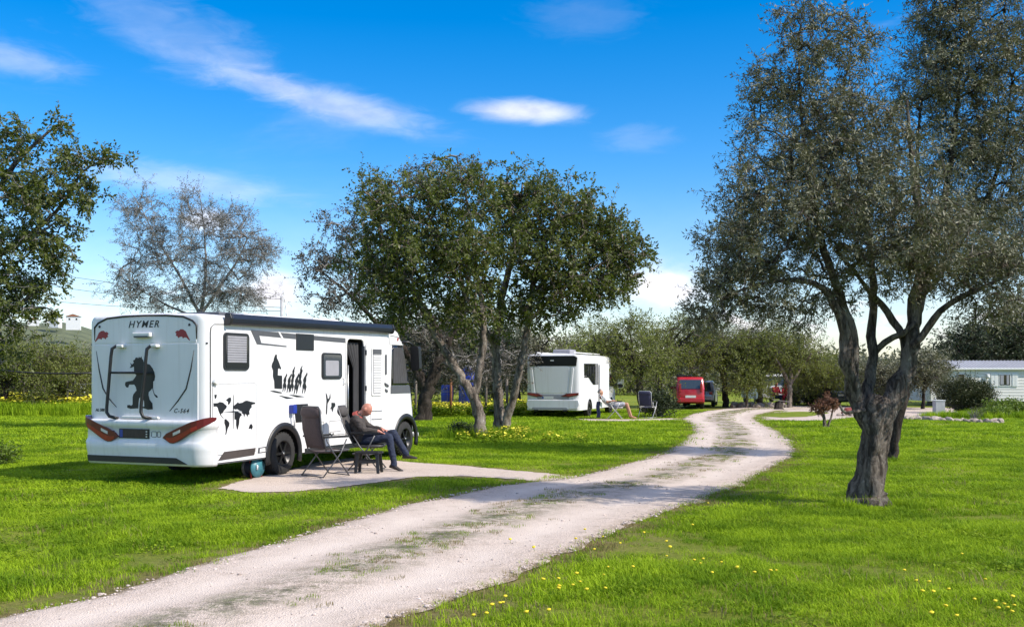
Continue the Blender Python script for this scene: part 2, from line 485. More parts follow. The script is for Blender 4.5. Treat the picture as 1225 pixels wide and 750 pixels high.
# ------------------------------------------------------------------ mesh builder
class MB:
    def __init__(self):
        self.v, self.f, self.mi, self.sm = [], [], [], []
        self.m = 0
        self.smooth = False

    def add(self, vs, fs):
        o = len(self.v)
        self.v += [tuple(p) for p in vs]
        for f in fs:
            self.f.append(tuple(i + o for i in f))
            self.mi.append(self.m)
            self.sm.append(self.smooth)
        return self

    def box(self, c, s, rot=None):
        c = Vector(c)
        h = Vector(s) / 2
        q = []
        for z in (-1, 1):
            for x, y in ((-1, -1), (1, -1), (1, 1), (-1, 1)):
                p = Vector((x * h.x, y * h.y, z * h.z))
                if rot is not None:
                    p = rot @ p
                q.append(c + p)
        return self.add(q, [(3, 2, 1, 0), (4, 5, 6, 7), (0, 1, 5, 4), (1, 2, 6, 5), (2, 3, 7, 6), (3, 0, 4, 7)])

    def tube(self, pts, r, n=8, caps=True):
        pts = [Vector(p) for p in pts]
        rs = r if isinstance(r, (list, tuple)) else [r] * len(pts)
        up = None
        rings = []
        for i, p in enumerate(pts):
            t = (pts[min(i + 1, len(pts) - 1)] - pts[max(i - 1, 0)])
            t = t.normalized() if t.length > 1e-9 else Vector((0, 0, 1))
            if up is None:
                a = Vector((0, 0, 1)) if abs(t.z) < 0.9 else Vector((1, 0, 0))
                up = (a - t * a.dot(t)).normalized()
            else:
                up = (up - t * up.dot(t))
                up = up.normalized() if up.length > 1e-6 else t.orthogonal().normalized()
            sd = t.cross(up)
            rings.append([p + (up * math.cos(2 * math.pi * k / n) + sd * math.sin(2 * math.pi * k / n)) * rs[i] for k in range(n)])
        vs = [q for rg in rings for q in rg]
        fs = []
        for i in range(len(pts) - 1):
            for k in range(n):
                a, b = i * n + k, i * n + (k + 1) % n
                fs.append((a, b, b + n, a + n))
        if caps:
            fs.append(tuple(range(n - 1, -1, -1)))
            fs.append(tuple((len(pts) - 1) * n + k for k in range(n)))
        s = self.smooth
        self.smooth = True
        self.add(vs, fs)
        self.smooth = s
        return self

    def lathe(self, prof, c=(0, 0, 0), axis='Z', n=20, smooth=True, caps=True):
        """prof: (r, h) pairs along axis"""
        c = Vector(c)
        vs, fs = [], []
        for r, h in prof:
            for k in range(n):
                a = 2 * math.pi * k / n
                p = (r * math.cos(a), r * math.sin(a), h)
                if axis == 'Y':
                    p = (p[0], h, p[1])
                elif axis == 'X':
                    p = (h, p[0], p[1])
                vs.append(c + Vector(p))
        for i in range(len(prof) - 1):
            for k in range(n):
                a, b = i * n + k, i * n + (k + 1) % n
                fs.append((a, b, b + n, a + n))
        if caps:
            fs.append(tuple(range(n - 1, -1, -1)))
            fs.append(tuple((len(prof) - 1) * n + k for k in range(n)))
        s = self.smooth
        self.smooth = smooth
        self.add(vs, fs)
        self.smooth = s
        return self

    def prism(self, poly, fn, t0, t1):
        """poly of (a, b); fn(a, b, t) gives the point; closed solid between t0 and t1"""
        n = len(poly)
        vs = [fn(a, b, t0) for a, b in poly] + [fn(a, b, t1) for a, b in poly]
        tri = tessellate_polygon([[Vector((a, b, 0)) for a, b in poly]])
        fs = [tuple(t) for t in tri] + [tuple(i + n for i in reversed(t)) for t in tri]
        fs += [(i, (i + 1) % n, (i + 1) % n + n, i + n) for i in range(n)]
        return self.add(vs, fs)

    def mesh(self, name, mats, bevel=0.0, seg=2, fix=True):
        me = bpy.data.meshes.new(name)
        me.from_pydata(self.v, [], self.f)
        for m in mats:
            me.materials.append(m)
        me.polygons.foreach_set('material_index', self.mi)
        me.polygons.foreach_set('use_smooth', self.sm)
        if fix or bevel:
            bm = bmesh.new()
            bm.from_mesh(me)
            bmesh.ops.recalc_face_normals(bm, faces=bm.faces)
            if bevel:
                es = [e for e in bm.edges if len(e.link_faces) == 2 and e.calc_face_angle(0) > 0.5]
                bmesh.ops.bevel(bm, geom=es, offset=bevel, segments=seg, affect='EDGES', profile=0.5, clamp_overlap=True)
            bm.to_mesh(me)
            bm.free()
        me.update()
        return me

    def build(self, name, mats, parent=None, bevel=0.0, seg=2, fix=True):
        if not isinstance(mats, (list, tuple)):
            mats = [mats]
        me = self.mesh(name, mats, bevel, seg, fix)
        return link(name, me, parent)


def link(name, me, parent=None):
    o = bpy.data.objects.new(name, me)
    COL.objects.link(o)
    if parent:
        o.parent = parent
    return o


def tag(o, label=None, cat=None, group=None, kind=None):
    if label:
        o['label'] = label
    if cat:
        o['category'] = cat
    if group:
        o['group'] = group
    if kind:
        o['kind'] = kind
    return o


def thing(name, label, cat, loc=(0, 0, 0), rz=0.0, group=None):
    o = bpy.data.objects.new(name, None)
    o.empty_display_size = 0.2
    COL.objects.link(o)
    o.location = loc
    o.rotation_euler = (0, 0, rz)
    return tag(o, label, cat, group)


def dup(o, parent=None):
    c = o.copy()
    COL.objects.link(c)
    if parent:
        c.parent = parent
    for ch in list(o.children):
        dup(ch, c)
    return c


def np_mesh(name, V, F, mats, attrs=None, smooth=False, mi=None):
    """V (n,3), F (m,k) fast mesh"""
    me = bpy.data.meshes.new(name)
    V = np.asarray(V, np.float32)
    F = np.asarray(F, np.int32)
    me.vertices.add(len(V))
    me.vertices.foreach_set('co', V.ravel())
    k = F.shape[1]
    me.loops.add(F.size)
    me.loops.foreach_set('vertex_index', F.ravel())
    me.polygons.add(len(F))
    me.polygons.foreach_set('loop_start', np.arange(0, F.size, k, dtype=np.int32))
    me.polygons.foreach_set('loop_total', np.full(len(F), k, np.int32))
    if smooth:
        me.polygons.foreach_set('use_smooth', np.ones(len(F), bool))
    for m in mats:
        me.materials.append(m)
    if mi is not None:
        me.polygons.foreach_set('material_index', np.asarray(mi, np.int32))
    for an, av in (attrs or {}).items():
        a = me.attributes.new(an, 'FLOAT', 'POINT')
        a.data.foreach_set('value', np.asarray(av, np.float32))
    me.update(calc_edges=True)
    return me


def evaluated(o):
    dg = bpy.context.evaluated_depsgraph_get()
    dg.update()
    me = bpy.data.meshes.new_from_object(o.evaluated_get(dg))
    return me


def text_mesh(body, size, shear=0.0, extrude=0.002, spacing=1.0, bold=0.0):
    cu = bpy.data.curves.new('lettering', 'FONT')
    cu.body = body
    cu.size = size
    cu.shear = shear
    cu.extrude = extrude
    cu.offset = bold
    cu.space_character = spacing
    cu.align_x = 'CENTER'
    cu.align_y = 'CENTER'
    cu.resolution_u = 3
    o = bpy.data.objects.new('lettering', cu)
    COL.objects.link(o)
    me = evaluated(o)
    bpy.data.objects.remove(o)
    return me


# ------------------------------------------------------------------ ground
def smooth_poly(pts, n):
    """Catmull-Rom through 2-D points, resampled to n by arc length"""
    p = np.array(pts, float)
    q = np.vstack([2 * p[0] - p[1], p, 2 * p[-1] - p[-2]])
    out = []
    for i in range(1, len(q) - 2):
        for t in np.linspace(0, 1, 24, endpoint=False):
            a, b, c, d = q[i - 1], q[i], q[i + 1], q[i + 2]
            out.append(0.5 * ((2 * b) + (-a + c) * t + (2 * a - 5 * b + 4 * c - d) * t * t + (-a + 3 * b - 3 * c + d) * t ** 3))
    out.append(q[-2])
    out = np.array(out)
    s = np.concatenate([[0], np.cumsum(np.linalg.norm(np.diff(out, axis=0), axis=1))])
    t = np.linspace(0, s[-1], n)
    return np.stack([np.interp(t, s, out[:, k]) for k in range(2)], 1)


def gpts(px):
    return [tuple(G(x, y).xy) for x, y in px]


ROAD_L = gpts([(-420, 905), (-170, 800), (0, 743), (100, 717), (200, 690), (300, 661), (400, 629), (500, 602), (590, 583), (680, 572), (735, 560),
               (785, 545), (815, 531), (829, 518), (826, 508), (818, 502), (822, 497), (850, 491), (890, 488)])
ROAD_R = gpts([(210, 905), (350, 800), (455, 750), (520, 727), (600, 693), (680, 661), (760, 628), (820, 604), (880, 580), (922, 560),
               (946, 545), (949, 536), (937, 522), (918, 510), (906, 503), (903, 499), (915, 495), (935, 491), (960, 489)])
NR = 420
rl = smooth_poly(ROAD_L, NR)
rr = smooth_poly(ROAD_R, NR)
# pair up by distance from the camera so that the strip stays straight across
def jit(n, amp, seed, sc):
    g = np.random.default_rng(seed)
    k = g.normal(size=n + 40)
    ker = np.exp(-0.5 * (np.arange(-12, 13) / sc) ** 2)
    k = np.convolve(k, ker / np.sqrt((ker ** 2).sum()), 'same')[20:20 + n]
    return k * amp


NA = 22
acr = np.linspace(-1, 1, NA)
Vr, At = [], []
jl, jr = jit(NR, 0.045, 1, 1.2) + jit(NR, 0.05, 3, 5), jit(NR, 0.045, 2, 1.2) + jit(NR, 0.05, 4, 5)
for i in range(NR):
    a, b = rl[i], rr[i]
    w = (b - a) / np.linalg.norm(b - a)
    a2, b2 = a + w * jl[i], b + w * jr[i]
    for t in acr:
        p = a2 + (b2 - a2) * (t + 1) / 2
        zz = 0.006 + 0.022 * (1 - t ** 4) * 0.6 + 0.014 - 0.014 * math.exp(-((abs(t) - .54) / .2) ** 2) + 0.015 * math.exp(-(t / 0.22) ** 2) + 0.004 * math.sin(p[0] * 5.1 + p[1] * 3.3)
        if abs(t) == 1:
            zz = 0.004
        Vr.append((p[0], p[1], zz))
        At.append(t)
Fr = [(i * NA + k, i * NA + k + 1, (i + 1) * NA + k + 1, (i + 1) * NA + k) for i in range(NR - 1) for k in range(NA - 1)]


def gravel_mat(name, centre=True):
    m = bpy.data.materials.new(name)
    n, l = nodes_of(m)
    b = n['Principled BSDF']
    b.inputs['Roughness'].default_value = 0.95
    b.inputs['Specular IOR Level'].default_value = 0.2
    ge = n.new('ShaderNodeNewGeometry')

    def noise(sc, det, rg=0.6):
        z = n.new('ShaderNodeTexNoise')
        z.inputs['Scale'].default_value = sc
        z.inputs['Detail'].default_value = det
        z.inputs['Roughness'].default_value = rg
        l.new(ge.outputs['Position'], z.inputs['Vector'])
        return z.outputs['Fac']

    def rampf(v, a, b_):
        r = n.new('ShaderNodeMapRange')
        r.inputs['From Min'].default_value = a
        r.inputs['From Max'].default_value = b_
        l.new(v, r.inputs['Value'])
        return r.outputs['Result']

    def mixc(f, A, B):
        x = n.new('ShaderNodeMix')
        x.data_type = 'RGBA'
        l.new(f, x.inputs['Factor'])
        for s_, v in (('A', A), ('B', B)):
            if isinstance(v, tuple):
                x.inputs[s_].default_value = (*v, 1)
            else:
                l.new(v, x.inputs[s_])
        return x.outputs['Result']

    vo = n.new('ShaderNodeTexVoronoi')
    vo.inputs['Scale'].default_value = 75
    l.new(ge.outputs['Position'], vo.inputs['Vector'])
    vs = n.new('ShaderNodeSeparateColor')
    l.new(vo.outputs['Color'], vs.inputs[0])
    stones = mixc(rampf(vs.outputs['Red'], 0.0, 1.0), (0.37, 0.295, 0.245), (0.68, 0.57, 0.49))
    big = rampf(noise(0.55, 5), 0.35, 0.65)
    col = mixc(big, stones, mixc(rampf(noise(60, 3), 0.3, 0.7), (0.50, 0.415, 0.355), (0.64, 0.54, 0.465)))
    dirt = rampf(noise(2.3, 7, 0.7), 0.56, 0.72)
    mul = n.new('ShaderNodeMath')
    mul.operation = 'MULTIPLY'
    mul.inputs[1].default_value = 0.45
    l.new(dirt, mul.inputs[0])
    col = mixc(mul.outputs[0], col, (0.33, 0.26, 0.19))
    if centre:
        at = n.new('ShaderNodeAttribute')
        at.attribute_name = 'across'
        sq = n.new('ShaderNodeMath')
        sq.operation = 'ABSOLUTE'
        l.new(at.outputs['Fac'], sq.inputs[0])
        rt = n.new('ShaderNodeMath')
        rt.operation = 'SUBTRACT'
        l.new(sq.outputs[0], rt.inputs[0])
        rt.inputs[1].default_value = 0.54
        ra = n.new('ShaderNodeMath')
        ra.operation = 'ABSOLUTE'
        l.new(rt.outputs[0], ra.inputs[0])
        rm = n.new('ShaderNodeMath')
        rm.operation = 'MULTIPLY'
        l.new(rampf(ra.outputs[0], 0.26, 0.04), rm.inputs[0])
        l.new(rampf(noise(0.8, 6), 0.25, 0.6), rm.inputs[1])
        col = mixc(rm.outputs[0], mixc(rampf(noise(5, 8, 0.75), 0.5, 0.75), col, (0.34, 0.275, 0.215)), (0.66, 0.565, 0.49))
        band = rampf(sq.outputs[0], 0.40, 0.02)
        ad = n.new('ShaderNodeMath')
        ad.operation = 'MULTIPLY'
        l.new(band, ad.inputs[0])
        l.new(rampf(noise(1.7, 12, 0.92), 0.46, 0.55), ad.inputs[1])
        col = mixc(ad.outputs[0], col, mixc(rampf(noise(9, 5), 0.35, 0.65), (0.13, 0.115, 0.085), (0.10, 0.125, 0.045)))
        edge = rampf(sq.outputs[0], 0.86, 1.0)
        e2 = n.new('ShaderNodeMath')
        e2.operation = 'MULTIPLY'
        l.new(edge, e2.inputs[0])
        l.new(rampf(noise(6, 6, 0.7), 0.40, 0.56), e2.inputs[1])
        col = mixc(e2.outputs[0], col, (0.19, 0.145, 0.085))
    l.new(col, b.inputs['Base Color'])
    bp = n.new('ShaderNodeBump')
    bp.inputs['Strength'].default_value = 0.7
    bp.inputs['Distance'].default_value = 0.012
    hb = n.new('ShaderNodeMath')
    hb.operation = 'ADD'
    l.new(vo.outputs['Distance'], hb.inputs[0])
    l.new(noise(9, 6), hb.inputs[1])
    l.new(hb.outputs[0], bp.inputs['Height'])
    l.new(bp.outputs[0], b.inputs['Normal'])
    return m


M['gravel'] = gravel_mat('pinkish_gravel')
M['gravel_pad'] = gravel_mat('pale_gravel', False)
road = link('gravel_road', np_mesh('gravel_road', Vr, Fr, [M['gravel']], {'across': At}, True))
tag(road, kind='structure')


def densify(poly, step, jitter, seed):
    g = np.random.default_rng(seed)
    out = []
    for i in range(len(poly)):
        a, b = np.array(poly[i]), np.array(poly[(i + 1) % len(poly)])
        n = max(1, int(np.linalg.norm(b - a) / step))
        for k in range(n):
            out.append(a + (b - a) * k / n + g.normal(size=2) * jitter)
    return out


def sheet(name, px, z, m, step=0.15, jitter=0.03, seed=0, world=False):
    poly = densify(px if world else gpts(px), step, jitter, seed)
    tri = tessellate_polygon([[Vector((p[0], p[1], 0)) for p in poly]])
    fs = []
    for t in tri:
        a, b, c = (Vector((poly[i][0], poly[i][1], 0)) for i in t)
        fs.append(tuple(t) if (b - a).cross(c - a).z > 0 else tuple(reversed(t)))
    me = bpy.data.meshes.new(name)
    me.from_pydata([(p[0], p[1], z) for p in poly], [], fs)
    me.materials.append(m)
    o = link(name, me)
    tag(o, kind='structure')
    return o, poly


PAD = [(262, 584), (300, 589), (350, 588), (400, 583), (450, 577), (500, 570), (560, 569.5), (620, 573.5), (668, 577.5), (700, 571),
       (650, 566), (600, 561.5), (545, 556.5), (500, 553.5), (460, 550), (420, 548), (380, 553), (330, 566), (285, 576)]
pad_o, pad_poly = sheet('gravel_pitch', PAD, 0.0045, M['gravel_pad'], 0.08, 0.025, 5)
YARD = [(690, 501), (760, 501.5), (822, 499.5), (840, 494), (860, 490), (890, 486.5), (930, 485), (1000, 486), (1060, 487), (1145, 488), (1150, 495),
        (1110, 498), (1075, 500), (1020, 499), (990, 502.5), (960, 503), (930, 502.5), (900, 503), (850, 500), (829, 503), (800, 503), (700, 504)]
yard_o, yard_poly = sheet('gravel_yard', YARD, 0.0025, M['gravel_pad'], 0.3, 0.06, 6)


def point_in(poly, X, Y):
    poly = np.asarray(poly)
    ins = np.zeros(X.shape, bool)
    x0, y0 = poly[-1]
    for x1, y1 in poly:
        c = ((y1 > Y) != (y0 > Y)) & (X < (x0 - x1) * (Y - y1) / (y0 - y1 + 1e-12) + x1)
        ins ^= c
        x0, y0 = x1, y1
    return ins


def dist_line(poly, X, Y, closed=False):
    poly = np.asarray(poly)
    d = np.full(X.shape, 1e9)
    n = len(poly)
    for i in range(n if closed else n - 1):
        a, b = poly[i], poly[(i + 1) % n]
        ab = b - a
        L = (ab ** 2).sum() + 1e-12
        t = np.clip(((X - a[0]) * ab[0] + (Y - a[1]) * ab[1]) / L, 0, 1)
        d = np.minimum(d, np.hypot(X - a[0] - t * ab[0], Y - a[1] - t * ab[1]))
    return d


road_poly = np.vstack([rl[::4], rr[::-4]])
ISLAND = gpts([(908, 497.5), (925, 494), (950, 492.5), (985, 492.5), (990, 494.5), (965, 498.5), (935, 499.5)])


def gravel_dist(X, Y):
    """signed: negative on gravel"""
    d = np.full(X.shape, 1e9)
    for pl in (road_poly, np.asarray(pad_poly)[::2], np.asarray(yard_poly)[::2]):
        q = dist_line(pl, X, Y, True)
        q = np.where(point_in(pl, X, Y), -q, q)
        d = np.minimum(d, q)
    return d


def axis(lo, hi, step, far, grow):
    a = list(np.arange(lo, hi + 1e-6, step))
    s = step
    while a[-1] < far:
        s *= grow
        a.append(a[-1] + s)
    s = step
    b = []
    x = lo
    while x > -far:
        s *= grow
        x -= s
        b.append(x)
    return np.array(b[::-1] + a)


gx = axis(-14, 16, 0.22, 3000, 1.22)
gy = axis(5.5, 48, 0.22, 3000, 1.22)
GX, GY = np.meshgrid(gx, gy)
near = (GX > -20) & (GX < 34) & (GY > 3) & (GY < 62)
vg = np.zeros(GX.shape)
dd = np.full(GX.shape, 9.0)
dd[near] = gravel_dist(GX[near], GY[near])
vg = np.exp(-np.maximum(dd, 0) / 0.46)
gz = 0.012 * np.sin(GX * 0.9 + 1.3) * np.sin(GY * 0.7) - 0.014
gz = np.where(dd < 0.5, np.minimum(gz, 0) * np.clip(dd / 0.5, 0, 1) - 0.004, gz)
gz = np.where(dd < -0.35, -0.03, gz)
gz = np.where(~near, -0.02, gz)
ny, nx = GX.shape
idx = np.arange(nx * ny).reshape(ny, nx)
Fg = np.stack([idx[:-1, :-1], idx[:-1, 1:], idx[1:, 1:], idx[1:, :-1]], -1).reshape(-1, 4)


def lawn_mat():
    m = bpy.data.materials.new('lawn')
    n, l = nodes_of(m)
    b = n['Principled BSDF']
    b.inputs['Roughness'].default_value = 0.9
    b.inputs['Specular IOR Level'].default_value = 0.15
    ge = n.new('ShaderNodeNewGeometry')

    def noise(sc, det, rg=0.6):
        z = n.new('ShaderNodeTexNoise')
        z.inputs['Scale'].default_value = sc
        z.inputs['Detail'].default_value = det
        z.inputs['Roughness'].default_value = rg
        l.new(ge.outputs['Position'], z.inputs['Vector'])
        return z.outputs['Fac']

    def rampf(v, a, b_):
        r = n.new('ShaderNodeMapRange')
        r.inputs['From Min'].default_value = a
        r.inputs['From Max'].default_value = b_
        l.new(v, r.inputs['Value'])
        return r.outputs['Result']

    def mixc(f, A, B):
        x = n.new('ShaderNodeMix')
        x.data_type = 'RGBA'
        l.new(f, x.inputs['Factor'])
        for s_, v in (('A', A), ('B', B)):
            if isinstance(v, tuple):
                x.inputs[s_].default_value = (*v, 1)
            else:
                l.new(v, x.inputs[s_])
        return x.outputs['Result']

    c1 = mixc(rampf(noise(1.1, 6), 0.35, 0.65), (0.10, 0.175, 0.010), (0.26, 0.32, 0.03))
    c2 = mixc(rampf(noise(0.16, 3), 0.35, 0.65), c1, (0.27, 0.29, 0.04))
    c3 = mixc(rampf(noise(24, 4, 0.75), 0.40, 0.75), c2, (0.08, 0.125, 0.006))
    at = n.new('ShaderNodeAttribute')
    at.attribute_name = 'verge'
    mu = n.new('ShaderNodeMath')
    mu.operation = 'MULTIPLY'
    l.new(at.outputs['Fac'], mu.inputs[0])
    l.new(rampf(noise(2.2, 7, 0.7), 0.30, 0.58), mu.inputs[1])
    c3 = mixc(rampf(noise(0.9, 8, 0.75), 0.62, 0.74), c3, (0.20, 0.165, 0.06))
    c4 = mixc(mu.outputs[0], c3, mixc(rampf(noise(14, 5), 0.3, 0.7), (0.17, 0.11, 0.055), (0.30, 0.225, 0.135)))
    l.new(c4, b.inputs['Base Color'])
    bp = n.new('ShaderNodeBump')
    bp.inputs['Strength'].default_value = 0.9
    bp.inputs['Distance'].default_value = 0.04
    l.new(noise(30, 8, 0.8), bp.inputs['Height'])
    l.new(bp.outputs[0], b.inputs['Normal'])
    return m


M['lawn'] = lawn_mat()
ground = link('ground', np_mesh('ground', np.stack([GX, GY, gz], -1).reshape(-1, 3), Fg, [M['lawn']], {'verge': vg.ravel()}, True))
tag(ground, kind='structure')
isl, _ = sheet('grass_island', ISLAND, 0.010, M['lawn'], 0.2, 0.05, 8, world=True)


# hills on the horizon
def hills():
    n = 160
    vs, fs = [], []
    for i in range(n + 1):
        a = -1.25 + 2.5 * i / n
        px = 612.5 + FPX * math.tan(max(-1.2, min(1.2, a)))
        h = 9 + 4 * math.sin(a * 7 + 1) + 2.5 * math.sin(a * 19) + 1.2 * math.sin(a * 47)
        if a < -0.30:
            h += 34 * min(1, (-0.30 - a) / 0.10)
        if a > 0.1:
            h += 5 * min(1, (a - 0.1) / 0.2)
        for k, (dr, f) in enumerate(((520, -0.1), (600, 0.45), (680, 0.85), (760, 1.0), (1000, 0.7))):
            vs.append((math.sin(a) * dr, math.cos(a) * dr, f * h + (random.random() - 0.5) * 1.2))
    for i in range(n):
        for k in range(4):
            p = i * 5 + k
            fs.append((p, p + 5, p + 6, p + 1))
    b = MB()
    b.smooth = True
    b.add(vs, fs)
    m = mat('hill_scrub', (0.15, 0.17, 0.085), 0.95, base2=(0.055, 0.072, 0.035), vscale=0.11, detail=10)
    o = b.build('hills', m, fix=False)
    tag(o, kind='structure')


hills()


# ------------------------------------------------------------------ scattering of uncountable plants
def scatter(name, label, pts, rot, scl, idx, sources, kind='stuff', cat=None):
    c = bpy.data.collections.new(name + '_sources')
    for i, s in enumerate(sources):
        o = bpy.data.objects.new('%s_%02d' % (name, i), s)
        c.objects.link(o)
    me = bpy.data.meshes.new(name)
    me.vertices.add(len(pts))
    me.vertices.foreach_set('co', np.asarray(pts, np.float32).ravel())
    for an, av, ty in (('rz', rot, 'FLOAT'), ('scl', scl, 'FLOAT')):
        a = me.attributes.new(an, ty, 'POINT')
        a.data.foreach_set('value', np.asarray(av, np.float32))
    a = me.attributes.new('pick', 'INT', 'POINT')
    a.data.foreach_set('value', np.asarray(idx, np.int32))
    o = link(name, me)
    ng = bpy.data.node_groups.new(name, 'GeometryNodeTree')
    ng.interface.new_socket('Geometry', in_out='INPUT', socket_type='NodeSocketGeometry')
    ng.interface.new_socket('Geometry', in_out='OUTPUT', socket_type='NodeSocketGeometry')
    n, l = ng.nodes, ng.links
    gi, go = n.new('NodeGroupInput'), n.new('NodeGroupOutput')
    ci = n.new('GeometryNodeCollectionInfo')
    ci.inputs['Collection'].default_value = c
    ci.inputs['Separate Children'].default_value = True
    ci.inputs['Reset Children'].default_value = True
    ip = n.new('GeometryNodeInstanceOnPoints')
    ip.inputs['Pick Instance'].default_value = True

    def attr(nm, ty):
        q = n.new('GeometryNodeInputNamedAttribute')
        q.data_type = ty
        q.inputs['Name'].default_value = nm
        return q.outputs['Attribute']
    cx = n.new('ShaderNodeCombineXYZ')
    l.new(attr('rz', 'FLOAT'), cx.inputs['Z'])
    l.new(gi.outputs[0], ip.inputs['Points'])
    l.new(ci.outputs[0], ip.inputs['Instance'])
    l.new(attr('pick', 'INT'), ip.inputs['Instance Index'])
    l.new(cx.outputs[0], ip.inputs['Rotation'])
    l.new(attr('scl', 'FLOAT'), ip.inputs['Scale'])
    l.new(ip.outputs[0], go.inputs[0])
    md = o.modifiers.new('scatter', 'NODES')
    md.node_group = ng
    tag(o, label, cat, kind=kind)
    return o


def tuft(seed, n, rad, h, w, m, lean=0.5, flat=0.0):
    g = np.random.default_rng(seed)
    V, F = [], []
    for i in range(n):
        a, q = g.uniform(0, 2 * math.pi), rad * math.sqrt(g.uniform())
        bx, by = q * math.cos(a), q * math.sin(a)
        hh = h * g.uniform(0.55, 1.25)
        d = g.uniform(0, 2 * math.pi)
        ln = hh * lean * g.uniform(0.2, 1.4)
        sx, sy = -math.sin(d) * w / 2, math.cos(d) * w / 2
        f = g.uniform(0.7, 1.2)
        o = len(V)
        m1 = (bx + math.cos(d) * ln * 0.35, by + math.sin(d) * ln * 0.35, hh * 0.6)
        m2 = (bx + math.cos(d) * ln, by + math.sin(d) * ln, hh)
        V += [(bx - sx * f, by - sy * f, -0.015), (bx + sx * f, by + sy * f, -0.015),
              (m1[0] + sx * f * .8, m1[1] + sy * f * .8, m1[2]), (m1[0] - sx * f * .8, m1[1] - sy * f * .8, m1[2]), m2, m2]
        F += [(o, o + 1, o + 2, o + 3), (o + 3, o + 2, o + 4, o + 5)]
    me = bpy.data.meshes.new('tuft')
    me.from_pydata(V, [], F)
    me.materials.append(m)
    return me


def clover(seed, n, rad, h, size, m, flowers=0, fm=None, fsize=0.02):
    """leafy clump: small round leaflets on thin stems; optional yellow heads"""
    g = np.random.default_rng(seed)
    b = MB()
    for i in range(n):
        a, q = g.uniform(0, 2 * math.pi), rad * math.sqrt(g.uniform())
        c = Vector((q * math.cos(a), q * math.sin(a), h * g.uniform(0.3, 1.0)))
        nrm = Vector((g.normal() * .45, g.normal() * .45, 1)).normalized()
        u = nrm.orthogonal().normalized()
        v = nrm.cross(u)
        s = size * g.uniform(0.6, 1.3)
        k = 5
        ph = g.uniform(0, 6)
        b.m = 0
        b.add([c + (u * math.cos(ph + 2 * math.pi * j / k) + v * math.sin(ph + 2 * math.pi * j / k)) * s for j in range(k)], [tuple(range(k))])
    for i in range(flowers):
        a, q = g.uniform(0, 2 * math.pi), rad * math.sqrt(g.uniform())
        c = Vector((q * math.cos(a), q * math.sin(a), h * g.uniform(0.9, 1.35)))
        b.m = 1
        s = fsize * g.uniform(0.7, 1.3)
        tl = Vector((g.normal() * .5, g.normal() * .5, 0))
        top = [c + Vector((math.cos(2 * math.pi * j / 6) * s, math.sin(2 * math.pi * j / 6) * s, s * .7 + tl.x * s * math.cos(2 * math.pi * j / 6))) for j in range(6)]
        b.add(top + [c], [(j, (j + 1) % 6, 6) for j in range(6)] + [tuple(range(6))])
    return b.mesh('clump', [m] + ([fm] if fm else []), fix=False)


def lawn_points(dmin, dmax, dens, seed, margin, extra=1.4):
    g = np.random.default_rng(seed)
    area = 0.5 * 0.98 * extra * (dmax ** 2 - dmin ** 2)
    n = int(area * dens)
    d = np.sqrt(g.uniform(dmin ** 2, dmax ** 2, n))
    x = (g.uniform(-0.49 * extra, 0.49 * extra, n)) * d
    sd = gravel_dist(x, d)
    keep = sd > margin + g.exponential(0.22, n) * np.clip(1 + 1.5 * vnoise(x, d, 1.2, 33), .2, 3) - 0.05
    soil = np.clip(0.22 + 0.30 * vnoise(x, d, 0.9, 61), 0.0, .5) * np.where((x < 0.2) & (d < 14), 1.0, .35)
    keep &= (sd > soil) | (g.uniform(size=n) < .10)
    return np.stack([x[keep], d[keep], np.full(keep.sum(), -0.012)], 1), sd[keep]


def vnoise(x, y, sc, seed):
    g = np.random.default_rng(seed)
    s = 0
    for i in range(6):
        k = g.normal(size=2) * sc
        s = s + np.sin(x * k[0] + y * k[1] + g.uniform(0, 6))
    return s / 6


